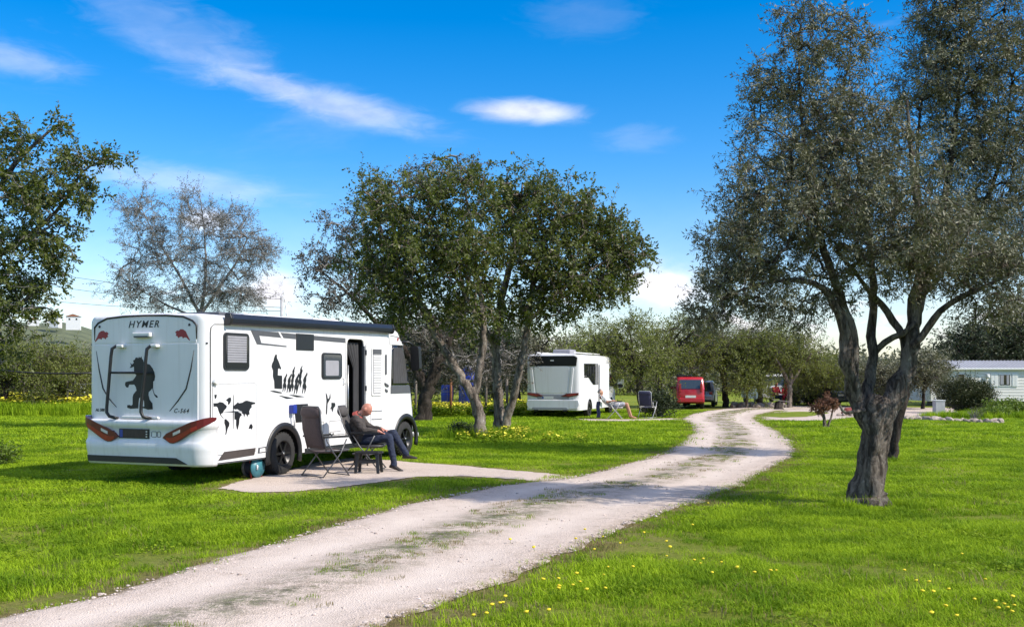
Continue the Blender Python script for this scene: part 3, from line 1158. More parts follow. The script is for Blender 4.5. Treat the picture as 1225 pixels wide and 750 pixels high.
def do_grass():
    tufts = [tuft(i, 78, 0.17, 0.038, 0.0065, M['blade'], 1.5) for i in range(4)] + [tuft(9, 60, 0.16, 0.065, 0.006, M['blade'], 1.1)]
    pts, sd = lawn_points(5.0, 13.5, 62, 11, -0.02)
    g = np.random.default_rng(12)
    nz = vnoise(pts[:, 0], pts[:, 1], 1.6, 5)
    keep = g.uniform(size=len(pts)) < np.clip(0.80 + nz * 1.0, 0.22, 1)
    pts, sd, nz = pts[keep], sd[keep], nz[keep]
    n = len(pts)
    scl = g.uniform(0.7, 1.25, n) * np.clip(0.45 + sd * 0.9, 0.45, 1.0) * np.clip(1 + nz * .5, .7, 1.4)
    pk = g.integers(0, 4, n)
    pk = np.where((nz > 0.25) & (g.uniform(size=n) < 0.3), 4, pk)
    scatter('lawn_grass', 'short sunlit green grass covering the lawn in the foreground', pts, g.uniform(0, 6.28, n), scl, pk, tufts)
    tufts2 = [tuft(20 + i, 64, 0.26, 0.042, 0.011, M['blade'], 1.5) for i in range(4)]
    pts, sd = lawn_points(13.0, 26, 26, 13, 0.0)
    n = len(pts)
    scatter('meadow_grass', 'short green grass on the lawns beside the gravel road', pts, g.uniform(0, 6.28, n),
            g.uniform(0.7, 1.25, n) * np.clip(0.5 + sd, 0.5, 1.0), g.integers(0, 4, n), tufts2)
    tufts3 = [tuft(30 + i, 70, 0.5, 0.06, 0.022, M['blade'], 1.4) for i in range(4)]
    pts, sd = lawn_points(25, 50, 6, 14, 0.05)
    n = len(pts)
    scatter('distant_grass', 'green grass further off on both sides of the road', pts, g.uniform(0, 6.28, n), g.uniform(0.7, 1.3, n), g.integers(0, 4, n), tufts3)
    # dry grass and dirt-coloured wisps on the verge, moss and blades along the road's middle
    g = np.random.default_rng(15)
    i = g.integers(0, int(NR * 0.93), 2600)
    t = g.uniform(0, 1, 2600)
    side = np.where(g.uniform(size=2600) < 0.5, 0, 1)
    off = np.abs(g.normal(0.0, 0.28, 2600)) - .08
    w = (rr - rl)
    wn_ = w / np.linalg.norm(w, axis=1)[:, None]
    p = np.where(side[:, None] == 0, rl[i] - wn_[i] * off[:, None], rr[i] + wn_[i] * off[:, None])
    pts = np.concatenate([p, np.full((2600, 1), 0.0)], 1)
    scatter('verge_grass', 'short dry brownish grass along the edges of the gravel road', pts, g.uniform(0, 6.28, 2600), g.uniform(0.5, 1.1, 2600),
            g.integers(0, 2, 2600), [tuft(40, 26, 0.13, 0.035, 0.007, M['blade_dry'], 1.0), tuft(41, 26, 0.13, 0.045, 0.007, M['blade'], 1.0)])
    i = g.integers(0, NR, 2600)
    c = (rl[i] + rr[i]) / 2 + wn_[i] * g.normal(0, 0.24, 2600)[:, None]
    ok = vnoise(c[:, 0], c[:, 1], 2.6, 8) > 0.0
    c = c[ok]
    scatter('road_moss', 'thin grass and moss growing along the middle of the gravel road', np.concatenate([c, np.full((len(c), 1), 0.046)], 1),
            g.uniform(0, 6.28, len(c)), g.uniform(0.4, 0.9, len(c)), g.integers(0, 2, len(c)),
            [tuft(42, 22, 0.12, 0.03, 0.006, M['clover'], 1.2), tuft(43, 22, 0.12, 0.025, 0.006, M['blade_dry'], 1.2)])
    pts, sd = lawn_points(6.5, 17, 5, 17, 0.05)
    nz = vnoise(pts[:, 0], pts[:, 1], 0.8, 27)
    pts = pts[nz > 0.08]
    n = len(pts)
    scatter('dry_grass', 'scattered dry yellowish stems among the green lawn', pts, g.uniform(0, 6.28, n), g.uniform(0.6, 1.5, n), g.integers(0, 3, n),
            [tuft(70, 14, 0.15, 0.06, 0.005, M['blade_dry'], 1.6), tuft(71, 9, 0.12, 0.08, 0.005, M['blade_dry'], 1.2), tuft(72, 12, 0.08, 0.12, 0.006, M['blade'], 0.8)])
    # broad-leaved weeds, mostly on the left lawn
    pts, sd = lawn_points(6.5, 18, 7, 16, 0.1)
    nz = vnoise(pts[:, 0], pts[:, 1], 1.1, 21) + np.where(pts[:, 0] < -2.5, 0.25, -0.12)
    pts = pts[nz > 0.05]
    n = len(pts)
    scatter('clover_patches', 'clumps of small broad leaved weeds in the lawn', pts, g.uniform(0, 6.28, n), g.uniform(0.6, 1.3, n), g.integers(0, 3, n),
            [clover(50 + k, 54, 0.17, 0.05, 0.012, M['clover']) for k in range(3)])
    # loose stones on the road
    b = []
    for k in range(3):
        bm = bmesh.new()
        bmesh.ops.create_icosphere(bm, subdivisions=1, radius=1)
        for v in bm.verts:
            v.co = Vector((v.co.x * random.uniform(.7, 1.2), v.co.y * random.uniform(.7, 1.2), v.co.z * random.uniform(.45, .8)))
        me = bpy.data.meshes.new('pebble')
        bm.to_mesh(me)
        me.materials.append(M['pebble'])
        b.append(me)
    i = g.integers(0, int(NR * 0.62), 9000)
    k_ = g.integers(0, 4, 9000)
    t = np.where(k_ == 0, g.uniform(-0.02, 1.02, 9000), np.where(k_ == 1, g.normal(.5, .10, 9000), np.where(k_ == 2, np.abs(g.normal(0.0, .05, 9000)), 1 - np.abs(g.normal(0, .05, 9000)))))
    p = rl[i] + w[i] * t[:, None] + g.normal(0, 0.02, (9000, 2))
    scatter('loose_gravel', 'small loose pale stones lying on the gravel road', np.concatenate([p, np.full((9000, 1), 0.022)], 1),
            g.uniform(0, 6.28, 9000), np.clip(g.lognormal(-4.85, 0.5, 9000), 0.004, 0.024), g.integers(0, 3, 9000), b)


M['pebble'] = mat('gravel_stones', (0.66, 0.56, 0.51), 0.9, base2=(0.40, 0.33, 0.28), vscale=3, rand=0.3)
do_grass()


# ------------------------------------------------------------------ trees
from mathutils import noise as mnoise
def leaf_cloud(C, n_per, spread, L, Wd, g, droop=0.2, squash=0.75):
    """small leaf blades round each centre C (k,3)"""
    k = len(C)
    N = k * n_per
    c = np.repeat(C, n_per, 0) + g.normal(size=(N, 3)) * np.array([spread, spread, spread * squash])
    d = g.normal(size=(N, 3))
    d[:, 2] -= droop
    d /= np.linalg.norm(d, axis=1)[:, None]
    q = g.normal(size=(N, 3))
    s = np.cross(d, q)
    s /= np.linalg.norm(s, axis=1)[:, None] + 1e-9
    ls = (L * g.uniform(0.65, 1.25, N))[:, None]
    ws = (Wd * g.uniform(0.7, 1.2, N))[:, None]
    V = np.stack([c, c + d * ls * .5 + s * ws * .5, c + d * ls, c + d * ls * .5 - s * ws * .5], 1).reshape(-1, 3)
    F = np.arange(N * 4).reshape(N, 4)
    cl = np.repeat(g.uniform(0, 1, k), n_per)
    t = np.clip(0.5 * cl + 0.5 * g.uniform(0, 1, N), 0, 1)
    return V, F, np.repeat(t, 4)


def sprays(base, out_dir, T, m, tl, L, Wd, g, droop=0.0, fan=0.75):
    """leafy shoots: at each base T thin shoots fan out and carry m leaves in rows; returns leaves and shoot stems"""
    k = len(base)
    b = np.repeat(base, T, 0)
    d = np.repeat(out_dir, T, 0) + g.normal(size=(k * T, 3)) * fan
    d[:, 2] -= droop
    d /= np.linalg.norm(d, axis=1)[:, None] + 1e-9
    ln = tl * g.uniform(0.5, 1.25, k * T)
    tip = b + d * ln[:, None]
    N = k * T * m
    f = (np.tile(np.arange(m), k * T) + g.uniform(0.1, 0.9, N)) / m
    bb, dd_, ll = np.repeat(b, m, 0), np.repeat(d, m, 0), np.repeat(ln, m)
    c = bb + dd_ * (ll * (0.12 + 0.9 * f))[:, None] + g.normal(size=(N, 3)) * tl * 0.05
    q = g.normal(size=(N, 3))
    p = q - dd_ * np.sum(q * dd_, 1)[:, None]
    p /= np.linalg.norm(p, axis=1)[:, None] + 1e-9
    ld = dd_ * 0.55 + p * 0.85 + g.normal(size=(N, 3)) * 0.18
    ld[:, 2] -= droop * 0.5
    ld /= np.linalg.norm(ld, axis=1)[:, None]
    s = np.cross(ld, dd_ + g.normal(size=(N, 3)) * 0.5)
    s /= np.linalg.norm(s, axis=1)[:, None] + 1e-9
    nrm = np.cross(s, ld)
    flip = np.where(nrm[:, 2] < 0, -1.0, 1.0)[:, None]      # upper faces look up
    s = s * flip
    ls = (L * g.uniform(0.65, 1.25, N))[:, None]
    ws = (Wd * g.uniform(0.7, 1.2, N))[:, None]
    V = np.stack([c, c + ld * ls * .5 + s * ws * .5, c + ld * ls, c + ld * ls * .5 - s * ws * .5], 1).reshape(-1, 3)
    F = np.arange(N * 4).reshape(N, 4)[:, ::-1]
    cl = np.repeat(g.uniform(0, 1, k), T * m)
    tt = np.clip(0.55 * cl + 0.45 * g.uniform(0, 1, N), 0, 1)
    return V, F, np.repeat(tt, 4), b, tip


def frusta(A, B, ra, rb, n):
    """tapered n-sided pieces between points A and B (k,3)"""
    d = B - A
    ln = np.linalg.norm(d, axis=1)[:, None] + 1e-9
    d = d / ln
    h = np.where(np.abs(d[:, 2:3]) < 0.9, np.array([[0, 0, 1.0]]), np.array([[1.0, 0, 0]]))
    u = np.cross(d, h)
    u /= np.linalg.norm(u, axis=1)[:, None] + 1e-9
    v = np.cross(d, u)
    a = np.arange(n) * 2 * math.pi / n
    ring = u[:, None, :] * np.cos(a)[None, :, None] + v[:, None, :] * np.sin(a)[None, :, None]
    V = np.concatenate([A[:, None, :] + ring * ra[:, None, None], (B + d * rb[:, None] * .3)[:, None, :] + ring * rb[:, None, None]], 1)
    k = len(A)
    o = (np.arange(k) * 2 * n)[:, None]
    i = np.arange(n)[None, :]
    j = (np.arange(n)[None, :] + 1) % n
    F = np.stack([o + i, o + j, o + j + n, o + i + n], -1).reshape(-1, 4)
    return V.reshape(-1, 3), F


def smooth3(pts, rad, step):
    p = np.array(pts, float)
    q = np.vstack([2 * p[0] - p[1], p, 2 * p[-1] - p[-2]])
    out, ro = [], []
    for i in range(1, len(q) - 2):
        m = max(2, int(np.linalg.norm(q[i + 1] - q[i]) / step))
        for t in np.linspace(0, 1, m, endpoint=False):
            a, b, c, d = q[i - 1], q[i], q[i + 1], q[i + 2]
            out.append(0.5 * ((2 * b) + (-a + c) * t + (2 * a - 5 * b + 4 * c - d) * t * t + (-a + 3 * b - 3 * c + d) * t ** 3))
            ro.append(rad[i - 1] * (1 - t) + rad[i] * t)
    out.append(p[-1])
    ro.append(rad[-1])
    return np.array(out), np.array(ro)


def limb_mesh(pts, rad, n, g, rough=0.12, flare=False):
    """one smooth tapered trunk or limb with bumpy bark"""
    mb = MB()
    P = [Vector(p) for p in pts]
    up = None
    rings = []
    ph = g.uniform(0, 6, 4)
    for i, p in enumerate(P):
        t = (P[min(i + 1, len(P) - 1)] - P[max(i - 1, 0)]).normalized()
        if up is None:
            up = t.orthogonal().normalized()
        else:
            up = (up - t * up.dot(t)).normalized()
        sd = t.cross(up)
        rg = []
        for k in range(n):
            a = 2 * math.pi * k / n
            fur = mnoise.noise(Vector((math.cos(a) * n * .16 + ph[0], math.sin(a) * n * .16, p.z * 1.6 + ph[3]))) * rough * (.75 if n > 20 else .2)
            r = rad[i] * (1 + fur + rough * (1 + 1.6 * math.exp(-max(0, p.z) / .12)) * (math.sin(3 * a + ph[0] + i * .35) * .5 + math.sin(5 * a + ph[1] - i * .6) * .35 + math.sin(2 * a + ph[2] + i * 1.3) * .4) + g.normal() * rough * .22)
            rg.append(p + (up * math.cos(a) + sd * math.sin(a)) * r)
        rings.append(rg)
    vs = [q for r in rings for q in r]
    fs = []
    for i in range(len(P) - 1):
        for k in range(n):
            a, b = i * n + k, i * n + (k + 1) % n
            fs.append((a, b, b + n, a + n))
    fs.append(tuple((len(P) - 1) * n + k for k in range(n)))
    return vs, fs


def lobes_points(lobes, g, shell=0.45):
    out = []
    for (cx, cy, cz, rx, ry, rz, n) in lobes:
        d = g.normal(size=(n, 3))
        d /= np.linalg.norm(d, axis=1)[:, None]
        r = g.uniform(0, 1, n) ** shell
        r = np.clip(r + g.normal(0, 0.12, n), 0, 1.4)
        out.append(np.array([cx, cy, cz]) + d * r[:, None] * np.array([rx, ry, rz]))
    return np.concatenate(out)


def tree(name, label, base, limbs, lobes, leaf, bark, seed=1, n_leaf=60, spread=0.16, L=0.06, Wd=0.016, group=None, trunk_n=14, twig_r=0.005,
         cat='tree', droop=0.2, shell=0.45, twig=None, rmax=0.06, squash=0.8, sub=3, rough=0.14):
    """limbs: world-space polylines with radii (the first is the trunk); lobes: world-space ellipsoids with a number of shoots"""
    g = np.random.default_rng(seed)
    root = thing(name, label, cat, base, 0, group)
    B = np.array(base)
    nodes, nrad, par = [], [], []
    tb = MB()
    tb.smooth = True
    for pts, rad in limbs:
        p, r = smooth3([np.array(q) - B for q in pts], rad, 0.11 if max(rad) > 0.05 else 0.2)
        j = g.normal(size=p.shape) * np.minimum(r * 0.16, 0.02)[:, None]
        j[0] = 0
        vs, fs = limb_mesh(p + j, r, trunk_n if max(rad) > 0.09 else 8, g, rough)
        tb.add(vs, fs)
        keep = p[:, 2] > min(0.9, 0.4 * max(q[2] for q in pts) - 0.0)
        for q, rr_ in zip(p[keep], r[keep]):
            nodes.append(q)
            nrad.append(rr_)
            par.append(-1)
    tips = lobes_points(lobes, g, shell) - B
    N0 = len(nodes)
    nd = np.zeros((N0 + len(tips) * sub + 4, 3))
    nd[:N0] = nodes
    cnt = N0
    d0 = np.min(np.linalg.norm(tips[:, None, :] - nd[None, :N0:3, :], axis=2), axis=1)
    parent = list(par)
    order = np.argsort(d0)
    tipidx = []
    for ti in order:
        tp = tips[ti]
        df = tp - nd[:cnt]
        dist = np.linalg.norm(df, axis=1)
        # growth prefers to come from below and from inside
        cost = dist + 0.35 * np.maximum(0, -df[:, 2])
        k = int(np.argmin(cost))
        a = nd[k].copy()
        prev = k
        ln = dist[k]
        for s in range(1, sub + 1):
            f = s / sub
            q = a + (tp - a) * f
            if s < sub:
                q = q + g.normal(size=3) * ln * 0.07
                q[2] += ln * 0.10 * math.sin(math.pi * f)
            nd[cnt] = q
            parent.append(prev)
            prev = cnt
            cnt += 1
        tipidx.append(prev)
    parent = np.array(parent)
    w = np.zeros(cnt)
    w[tipidx] = 1
    for i in range(cnt - 1, N0 - 1, -1):
        if parent[i] >= N0:
            w[parent[i]] += w[i]
    rad = np.minimum(twig_r * np.sqrt(np.maximum(w, 1)), rmax)
    e = np.arange(N0, cnt)
    pa = parent[e]
    ra = np.where(pa >= N0, np.minimum(rad[np.maximum(pa, 0)], rad[e] * 1.5), rad[e] * 1.2)
    V, F = frusta(nd[pa], nd[e], ra, rad[e], 4)
    tr = tb.build('trunk', bark, root, fix=False)
    br = link('branches', np_mesh('branches', V, F, [twig or bark], None, True), root)
    br['kind'] = 'stuff'
    if n_leaf:
        # leaves gather at the shoot tips and along the last stretch of each shoot
        tip = np.array(tipidx)
        od = nd[tip] - nd[parent[tip]]
        od /= np.linalg.norm(od, axis=1)[:, None] + 1e-9
        T = max(3, int(round(math.sqrt(n_leaf / 2.2))))
        m_ = max(3, int(round(n_leaf / T)))
        base_ = np.concatenate([nd[tip], nd[tip] * .6 + nd[parent[tip]] * .4])
        V, F, t, sb, st_ = sprays(base_, np.concatenate([od, od * .3]), max(2, T // 2), m_, spread * 2.1, L, Wd, g, droop)
        link('crown', np_mesh('crown', V, F, [leaf], {'tint': t}), root)['kind'] = 'stuff'
        V2, F2 = frusta(sb, st_, np.full(len(sb), twig_r * .55), np.full(len(sb), twig_r * .3), 3)
        link('twigs', np_mesh('twigs', V2, F2, [twig or bark]), root)['kind'] = 'stuff'
    return root


def lim(d, *pts):
    """limb given as (px, py, radius[, depth offset]) at distance d"""
    return [P3(p[0], p[1], d + (p[3] if len(p) > 3 else 0)) for p in pts], [p[2] for p in pts]


def lob(d, *ls):
    """lobes given as (px, py, half width px, half height px, depth offset m, depth radius m, shoots)"""
    out = []
    for x, y, rx, ry, dy, ryd, n in ls:
        c = P3(x, y, d + dy)
        k = (d + dy) / FPX
        out.append((c.x, c.y, c.z, rx * k, ryd, ry * k, n))
    return out


# --- the big olive on the right lawn
d = G(1040, 603).y
tree('olive_tree', 'large grey trunked olive tree forking low on the right lawn', G(1040, 603),
     [([G(1038, 603) + Vector((0, 0, -.14)), G(1039, 603) + Vector((0, 0, .02)), G(1040, 603) + Vector((0, 0, .14))] + lim(d, (1042, 575, .2), (1045, 545, .18), (1048, 515, .19), (1050, 492, .21), (1049, 478, .16))[0], [.34, .29, .235, .195, .18, .19, .21, .16]),
      lim(d, (1046, 515, .106), (1032, 495, .110), (1022, 478, .101), (1019, 455, .088), (1021, 430, .075), (1018, 395, .066), (1005, 355, .057), (990, 310, .048), (978, 265, .035, .1), (965, 200, .026, .2), (958, 130, .018, .2), (955, 60, .011, .2)),
      lim(d, (1024, 478, .066, -.05), (1020, 455, .062, -.15), (1012, 432, .101, -.2), (1012, 408, .079, -.2), (1003, 375, .053, -.2), (985, 345, .040, -.3), (950, 335, .031, -.4), (910, 340, .019, -.5), (870, 352, .011, -.6)),
      lim(d, (1036, 488, .079, .15), (1040, 455, .075, .25), (1044, 425, .070, .3), (1042, 390, .062, .35), (1045, 345, .053, .4), (1040, 290, .040, .5), (1030, 220, .026, .6), (1020, 140, .016, .6)),
      lim(d, (1058, 492, .141), (1072, 470, .132), (1083, 448, .114), (1090, 425, .101), (1093, 395, .088), (1096, 360, .079), (1100, 320, .062), (1098, 260, .044), (1090, 190, .031, -.2), (1085, 120, .016, -.3)),
      lim(d, (1085, 445, .053, .1), (1080, 405, .057, .15), (1062, 375, .048, .2), (1045, 355, .040, .2), (1030, 335, .026, .1), (1000, 300, .019, 0)),
      lim(d, (1091, 415, .044, -.1), (1110, 392, .048, -.15), (1125, 372, .044, -.2), (1150, 355, .037, -.3), (1180, 342, .026, -.4), (1215, 325, .016, -.5)),
      lim(d, (1044, 425, .044, .3), (1060, 408, .044, .2), (1080, 400, .040, 0), (1095, 385, .031, -.1)),
      lim(d, (1096, 360, .035, 0), (1122, 335, .031, .2), (1140, 300, .025, .3), (1150, 250, .014, .3)),
      lim(d, (1034, 490, .026, -.15), (1012, 494, .022, -.3), (1005, 485, .013, -.35))],
     lob(d, (958, 40, 40, 48, .1, .7, 34), (975, 105, 66, 62, .2, 1.0, 74), (935, 190, 62, 62, 0, 1.1, 66), (1010, 165, 62, 62, .3, 1.2, 76), (898, 240, 46, 48, -.2, .9, 48),
         (880, 300, 42, 42, -.3, .9, 48), (862, 345, 32, 24, -.4, .7, 26), (846, 372, 26, 18, -.5, .6, 16), (905, 362, 36, 16, -.4, .7, 20), (955, 372, 34, 18, -.2, .7, 16), (1000, 352, 30, 18, 0, .8, 14), (945, 270, 62, 50, -.2, 1.2, 76), (1010, 255, 66, 60, -.3, 1.4, 90), (1075, 245, 60, 62, -.4, 1.3, 80),
         (930, 325, 52, 26, -.3, .9, 36), (1010, 310, 52, 26, -.2, 1.3, 34), (1080, 315, 52, 30, -.3, 1.2, 44), (1130, 290, 48, 48, -.3, 1.3, 60), (1170, 330, 50, 26, -.3, 1.1, 44), (1205, 300, 30, 45, -.3, 1.0, 40), (1195, 368, 36, 22, -.4, .8, 26),
         (990, 190, 60, 70, .6, 1.2, 60), (1060, 270, 60, 50, .3, 1.0, 40), (915, 110, 26, 34, .1, .6, 18), (1025, 60, 24, 40, .2, .6, 22), (1065, 175, 34, 45, 0, .9, 34)),
     M['leaf_olive'], M['bark_olive'], 31, 116, 0.135, 0.066, 0.0165, twig_r=0.0042, trunk_n=36)

# --- the second olive, whose thin trunk leans behind the first
d2 = G(1066, 550).y
tree('olive_tree', 'olive tree with slim leaning trunk right behind the large forking olive', G(1066, 550),
     [lim(d2, (1066, 552, .11), (1069, 530, .10), (1074, 505, .095), (1080, 480, .09), (1084, 450, .09), (1092, 400, .10), (1105, 340, .10), (1120, 280, .08), (1135, 210, .06), (1145, 130, .04), (1150, 50, .02)),
      lim(d2, (1105, 340, .06), (1140, 300, .06), (1175, 250, .05), (1200, 180, .03), (1210, 100, .015)),
      lim(d2, (1112, 310, .05), (1100, 240, .045), (1098, 160, .03), (1110, 80, .015))],
     lob(d2, (1130, 30, 44, 48, 0, 1.2, 80), (1110, 105, 40, 55, 0, 1.3, 80), (1165, 100, 55, 75, 0, 1.5, 120), (1215, 60, 45, 50, 0, 1.2, 60), (1150, 190, 60, 55, 0, 1.5, 110),
         (1220, 150, 50, 60, 0, 1.4, 90), (1215, 235, 55, 50, 0, 1.5, 90), (1160, 265, 48, 36, 0, 1.3, 60), (1120, -20, 40, 30, 0, 1.0, 40), (1180, -15, 50, 35, 0, 1.2, 50), (1190, 310, 55, 30, 0, 1.2, 50)),
     M['leaf_olive'], M['bark_dark'], 32, 120, 0.21, 0.085, 0.022, twig_r=0.005)

# --- the group of carobs beside the motorhome
dA = G(572, 524).y
tree('carob_tree', 'carob tree on the lawn whose mottled trunk splits into a leaning left limb', G(575, 523),
     [lim(dA, (576, 526, .20), (575, 515, .175), (573, 498, .155), (568, 478, .145), (565, 465, .12)),
      lim(dA, (566, 476, .12), (555, 455, .115), (543, 437, .105), (530, 415, .095), (518, 398, .08), (505, 370, .06), (485, 330, .045), (470, 290, .025)),
      lim(dA, (569, 470, .10), (574, 440, .10), (578, 405, .09), (576, 360, .075), (568, 310, .055), (560, 250, .035), (555, 215, .02)),
      lim(dA, (576, 390, .06), (555, 350, .05), (530, 300, .04), (510, 250, .025))],
     lob(dA, (480, 262, 62, 56, .3, 1.6, 120), (545, 232, 50, 42, 0, 1.5, 100), (520, 300, 70, 50, -.4, 1.7, 130), (455, 320, 56, 46, .2, 1.4, 84), (560, 300, 48, 50, -.5, 1.5, 90), (490, 360, 62, 36, 0, 1.4, 76),
         (560, 368, 44, 36, 0, 1.4, 50)),
     M['leaf_carob'], M['bark_carob'], 41, 64, 0.22, 0.105, 0.056, twig_r=0.009, group='carob trees on the lawn beside the motorhome')
dB = G(598, 519).y
tree('carob_tree', 'twin stemmed carob tree whose pale right stem leans over the second white motorhome', G(600, 518),
     [lim(dB, (599, 522, .20), (598, 510, .17), (597, 490, .145), (595, 465, .135), (594, 440, .13), (594, 405, .11), (600, 360, .11), (612, 310, .08), (620, 260, .05), (625, 220, .025)),
      lim(dB, (603, 518, .14, -.2), (607, 500, .12, -.3), (614, 475, .105, -.4), (621, 445, .10, -.5), (628, 410, .095, -.5), (634, 370, .085, -.5), (642, 320, .07, -.4), (660, 270, .05, -.3), (680, 230, .025, -.2)),
      lim(dB, (632, 385, .06, -.5), (662, 355, .055, -.6), (695, 330, .045, -.7), (730, 310, .03, -.7), (755, 300, .018, -.7)),
      lim(dB, (594, 420, .07), (575, 380, .06), (560, 340, .05), (548, 300, .03))],
     lob(dB, (620, 240, 50, 42, 0, 1.8, 110), (675, 262, 58, 50, 0, 1.9, 140), (725, 290, 44, 42, 0, 1.6, 96), (752, 310, 28, 32, -.3, 1.2, 44), (690, 325, 60, 36, -.5, 1.8, 110), (625, 310, 60, 46, -.6, 1.8, 120),
         (655, 368, 55, 26, -.4, 1.4, 54), (600, 370, 44, 36, 0, 1.4, 48), (720, 350, 36, 18, -.4, 1.2, 26)),
     M['leaf_carob'], M['bark_carob'], 42, 64, 0.22, 0.11, 0.058, twig_r=0.009, group='carob trees on the lawn beside the motorhome')
dD = G(512, 503).y
tree('carob_tree', 'dark thick trunked tree with sparse brownish crown just beyond the motorhome cab', G(510, 504),
     [lim(dD, (506, 507, .32), (508, 490, .27), (512, 465, .24), (522, 440, .21), (528, 420, .17), (520, 390, .16), (495, 350, .10), (465, 300, .06), (445, 240, .03)),
      lim(dD, (510, 470, .20), (500, 445, .18), (480, 415, .13), (450, 385, .09), (415, 350, .06), (385, 325, .03)),
      lim(dD, (526, 425, .15), (545, 395, .11), (555, 360, .07), (550, 320, .04))],
     lob(dD, (450, 240, 26, 34, 0, 1.3, 34), (420, 285, 48, 44, 0, 1.7, 64), (385, 318, 38, 26, 0, 1.4, 44), (405, 355, 48, 26, 0, 1.6, 54), (455, 330, 56, 60, .5, 1.8, 80), (510, 215, 46, 22, 1.0, 1.4, 40), (560, 205, 30, 16, 1.0, 1.4, 24),
         (490, 400, 55, 34, .5, 1.7, 70), (540, 410, 44, 40, .8, 1.7, 70), (545, 440, 46, 26, 2.0, 1.6, 60), (605, 435, 44, 28, 2.5, 1.6, 60), (480, 440, 40, 24, 1.5, 1.4, 50)),
     M['leaf_brown'], M['bark_dark'], 43, 54, 0.24, 0.10, 0.05, twig_r=0.009, twig=M['twig'])

# --- large carob at the left edge
dL = 21.0
tree('carob_tree', 'glossy leaved carob tree reaching in from the left edge', Vector((-12.6, dL, 0)),
     [([Vector((-12.6, dL, -.05)), Vector((-12.5, dL, .8)), Vector((-12.3, dL, 1.6)), P3(-80, 380, dL), P3(-55, 320, dL), P3(-30, 250, dL), P3(-10, 200, dL)], [.28, .24, .22, .16, .12, .07, .03]),
      lim(dL, (-90, 400, .12), (-50, 350, .09), (-10, 310, .07), (30, 285, .05), (70, 250, .035), (100, 205, .02), (140, 185, .01)),
      lim(dL, (-60, 340, .09), (-20, 260, .07), (15, 200, .05), (50, 165, .03), (75, 145, .015)),
      lim(dL, (-85, 390, .1), (-40, 385, .07), (10, 370, .045), (50, 345, .025))],
     lob(dL, (-45, 260, 70, 70, 0, 1.3, 90), (15, 230, 46, 50, -.2, 1.0, 66), (20, 165, 34, 20, 0, .8, 26), (62, 240, 36, 44, -.3, .9, 56), (80, 190, 26, 26, -.2, .7, 22), (76, 150, 14, 12, -.2, .4, 8), (122, 190, 30, 10, -.2, .4, 14), (105, 230, 20, 24, -.2, .5, 16),
         (30, 300, 46, 40, -.2, 1.0, 60), (70, 290, 28, 26, -.2, .6, 22), (20, 355, 48, 40, 0, 1.1, 60), (55, 335, 24, 22, 0, .6, 18), (-30, 350, 60, 60, 0, 1.3, 80), (0, 410, 50, 26, 0, 1.0, 36)),
     M['leaf_carob'], M['bark_carob'], 44, 64, 0.14, 0.085, 0.042, twig_r=0.006, twig=M['twig'])

# --- thin greyish olive behind the motorhome
dS = 33.0
bS = P3(240, 448, dS)
bS.z = 0
tree('olive_tree', 'thin grey leaved olive tree standing behind the parked motorhome roof', bS,
     [([Vector((bS.x, dS, -.05)), Vector((bS.x + .05, dS, 1.2)), P3(242, 400, dS), P3(240, 372, dS)], [.17, .13, .10, .08]),
      lim(dS, (240, 378, .06), (228, 355, .05), (212, 325, .035), (190, 290, .022), (172, 255, .014), (160, 235, .012)),
      lim(dS, (240, 375, .06), (245, 345, .05), (246, 310, .035), (244, 275, .02), (240, 240, .015)),
      lim(dS, (241, 376, .05), (262, 345, .04), (285, 310, .028), (300, 280, .016), (320, 275, .012)),
      lim(dS, (238, 382, .045), (200, 365, .03), (165, 345, .018), (135, 325, .014))],
     lob(dS, (165, 250, 26, 34, 0, 1.0, 48), (190, 300, 40, 42, 0, 1.3, 90), (228, 255, 22, 32, 0, 1.0, 44), (240, 310, 36, 44, 0, 1.3, 84), (275, 270, 32, 24, 0, 1.1, 54), (290, 310, 34, 36, 0, 1.2, 76),
         (318, 300, 18, 18, 0, .8, 26), (150, 330, 30, 28, 0, 1.0, 44), (190, 355, 42, 18, 0, 1.2, 50), (265, 350, 44, 22, 0, 1.2, 66), (300, 355, 26, 16, 0, 1.0, 26)),
     M['leaf_grey'], M['twig'], 45, 84, 0.20, 0.075, 0.020, twig_r=0.006, droop=0.0, twig=M['twig'])


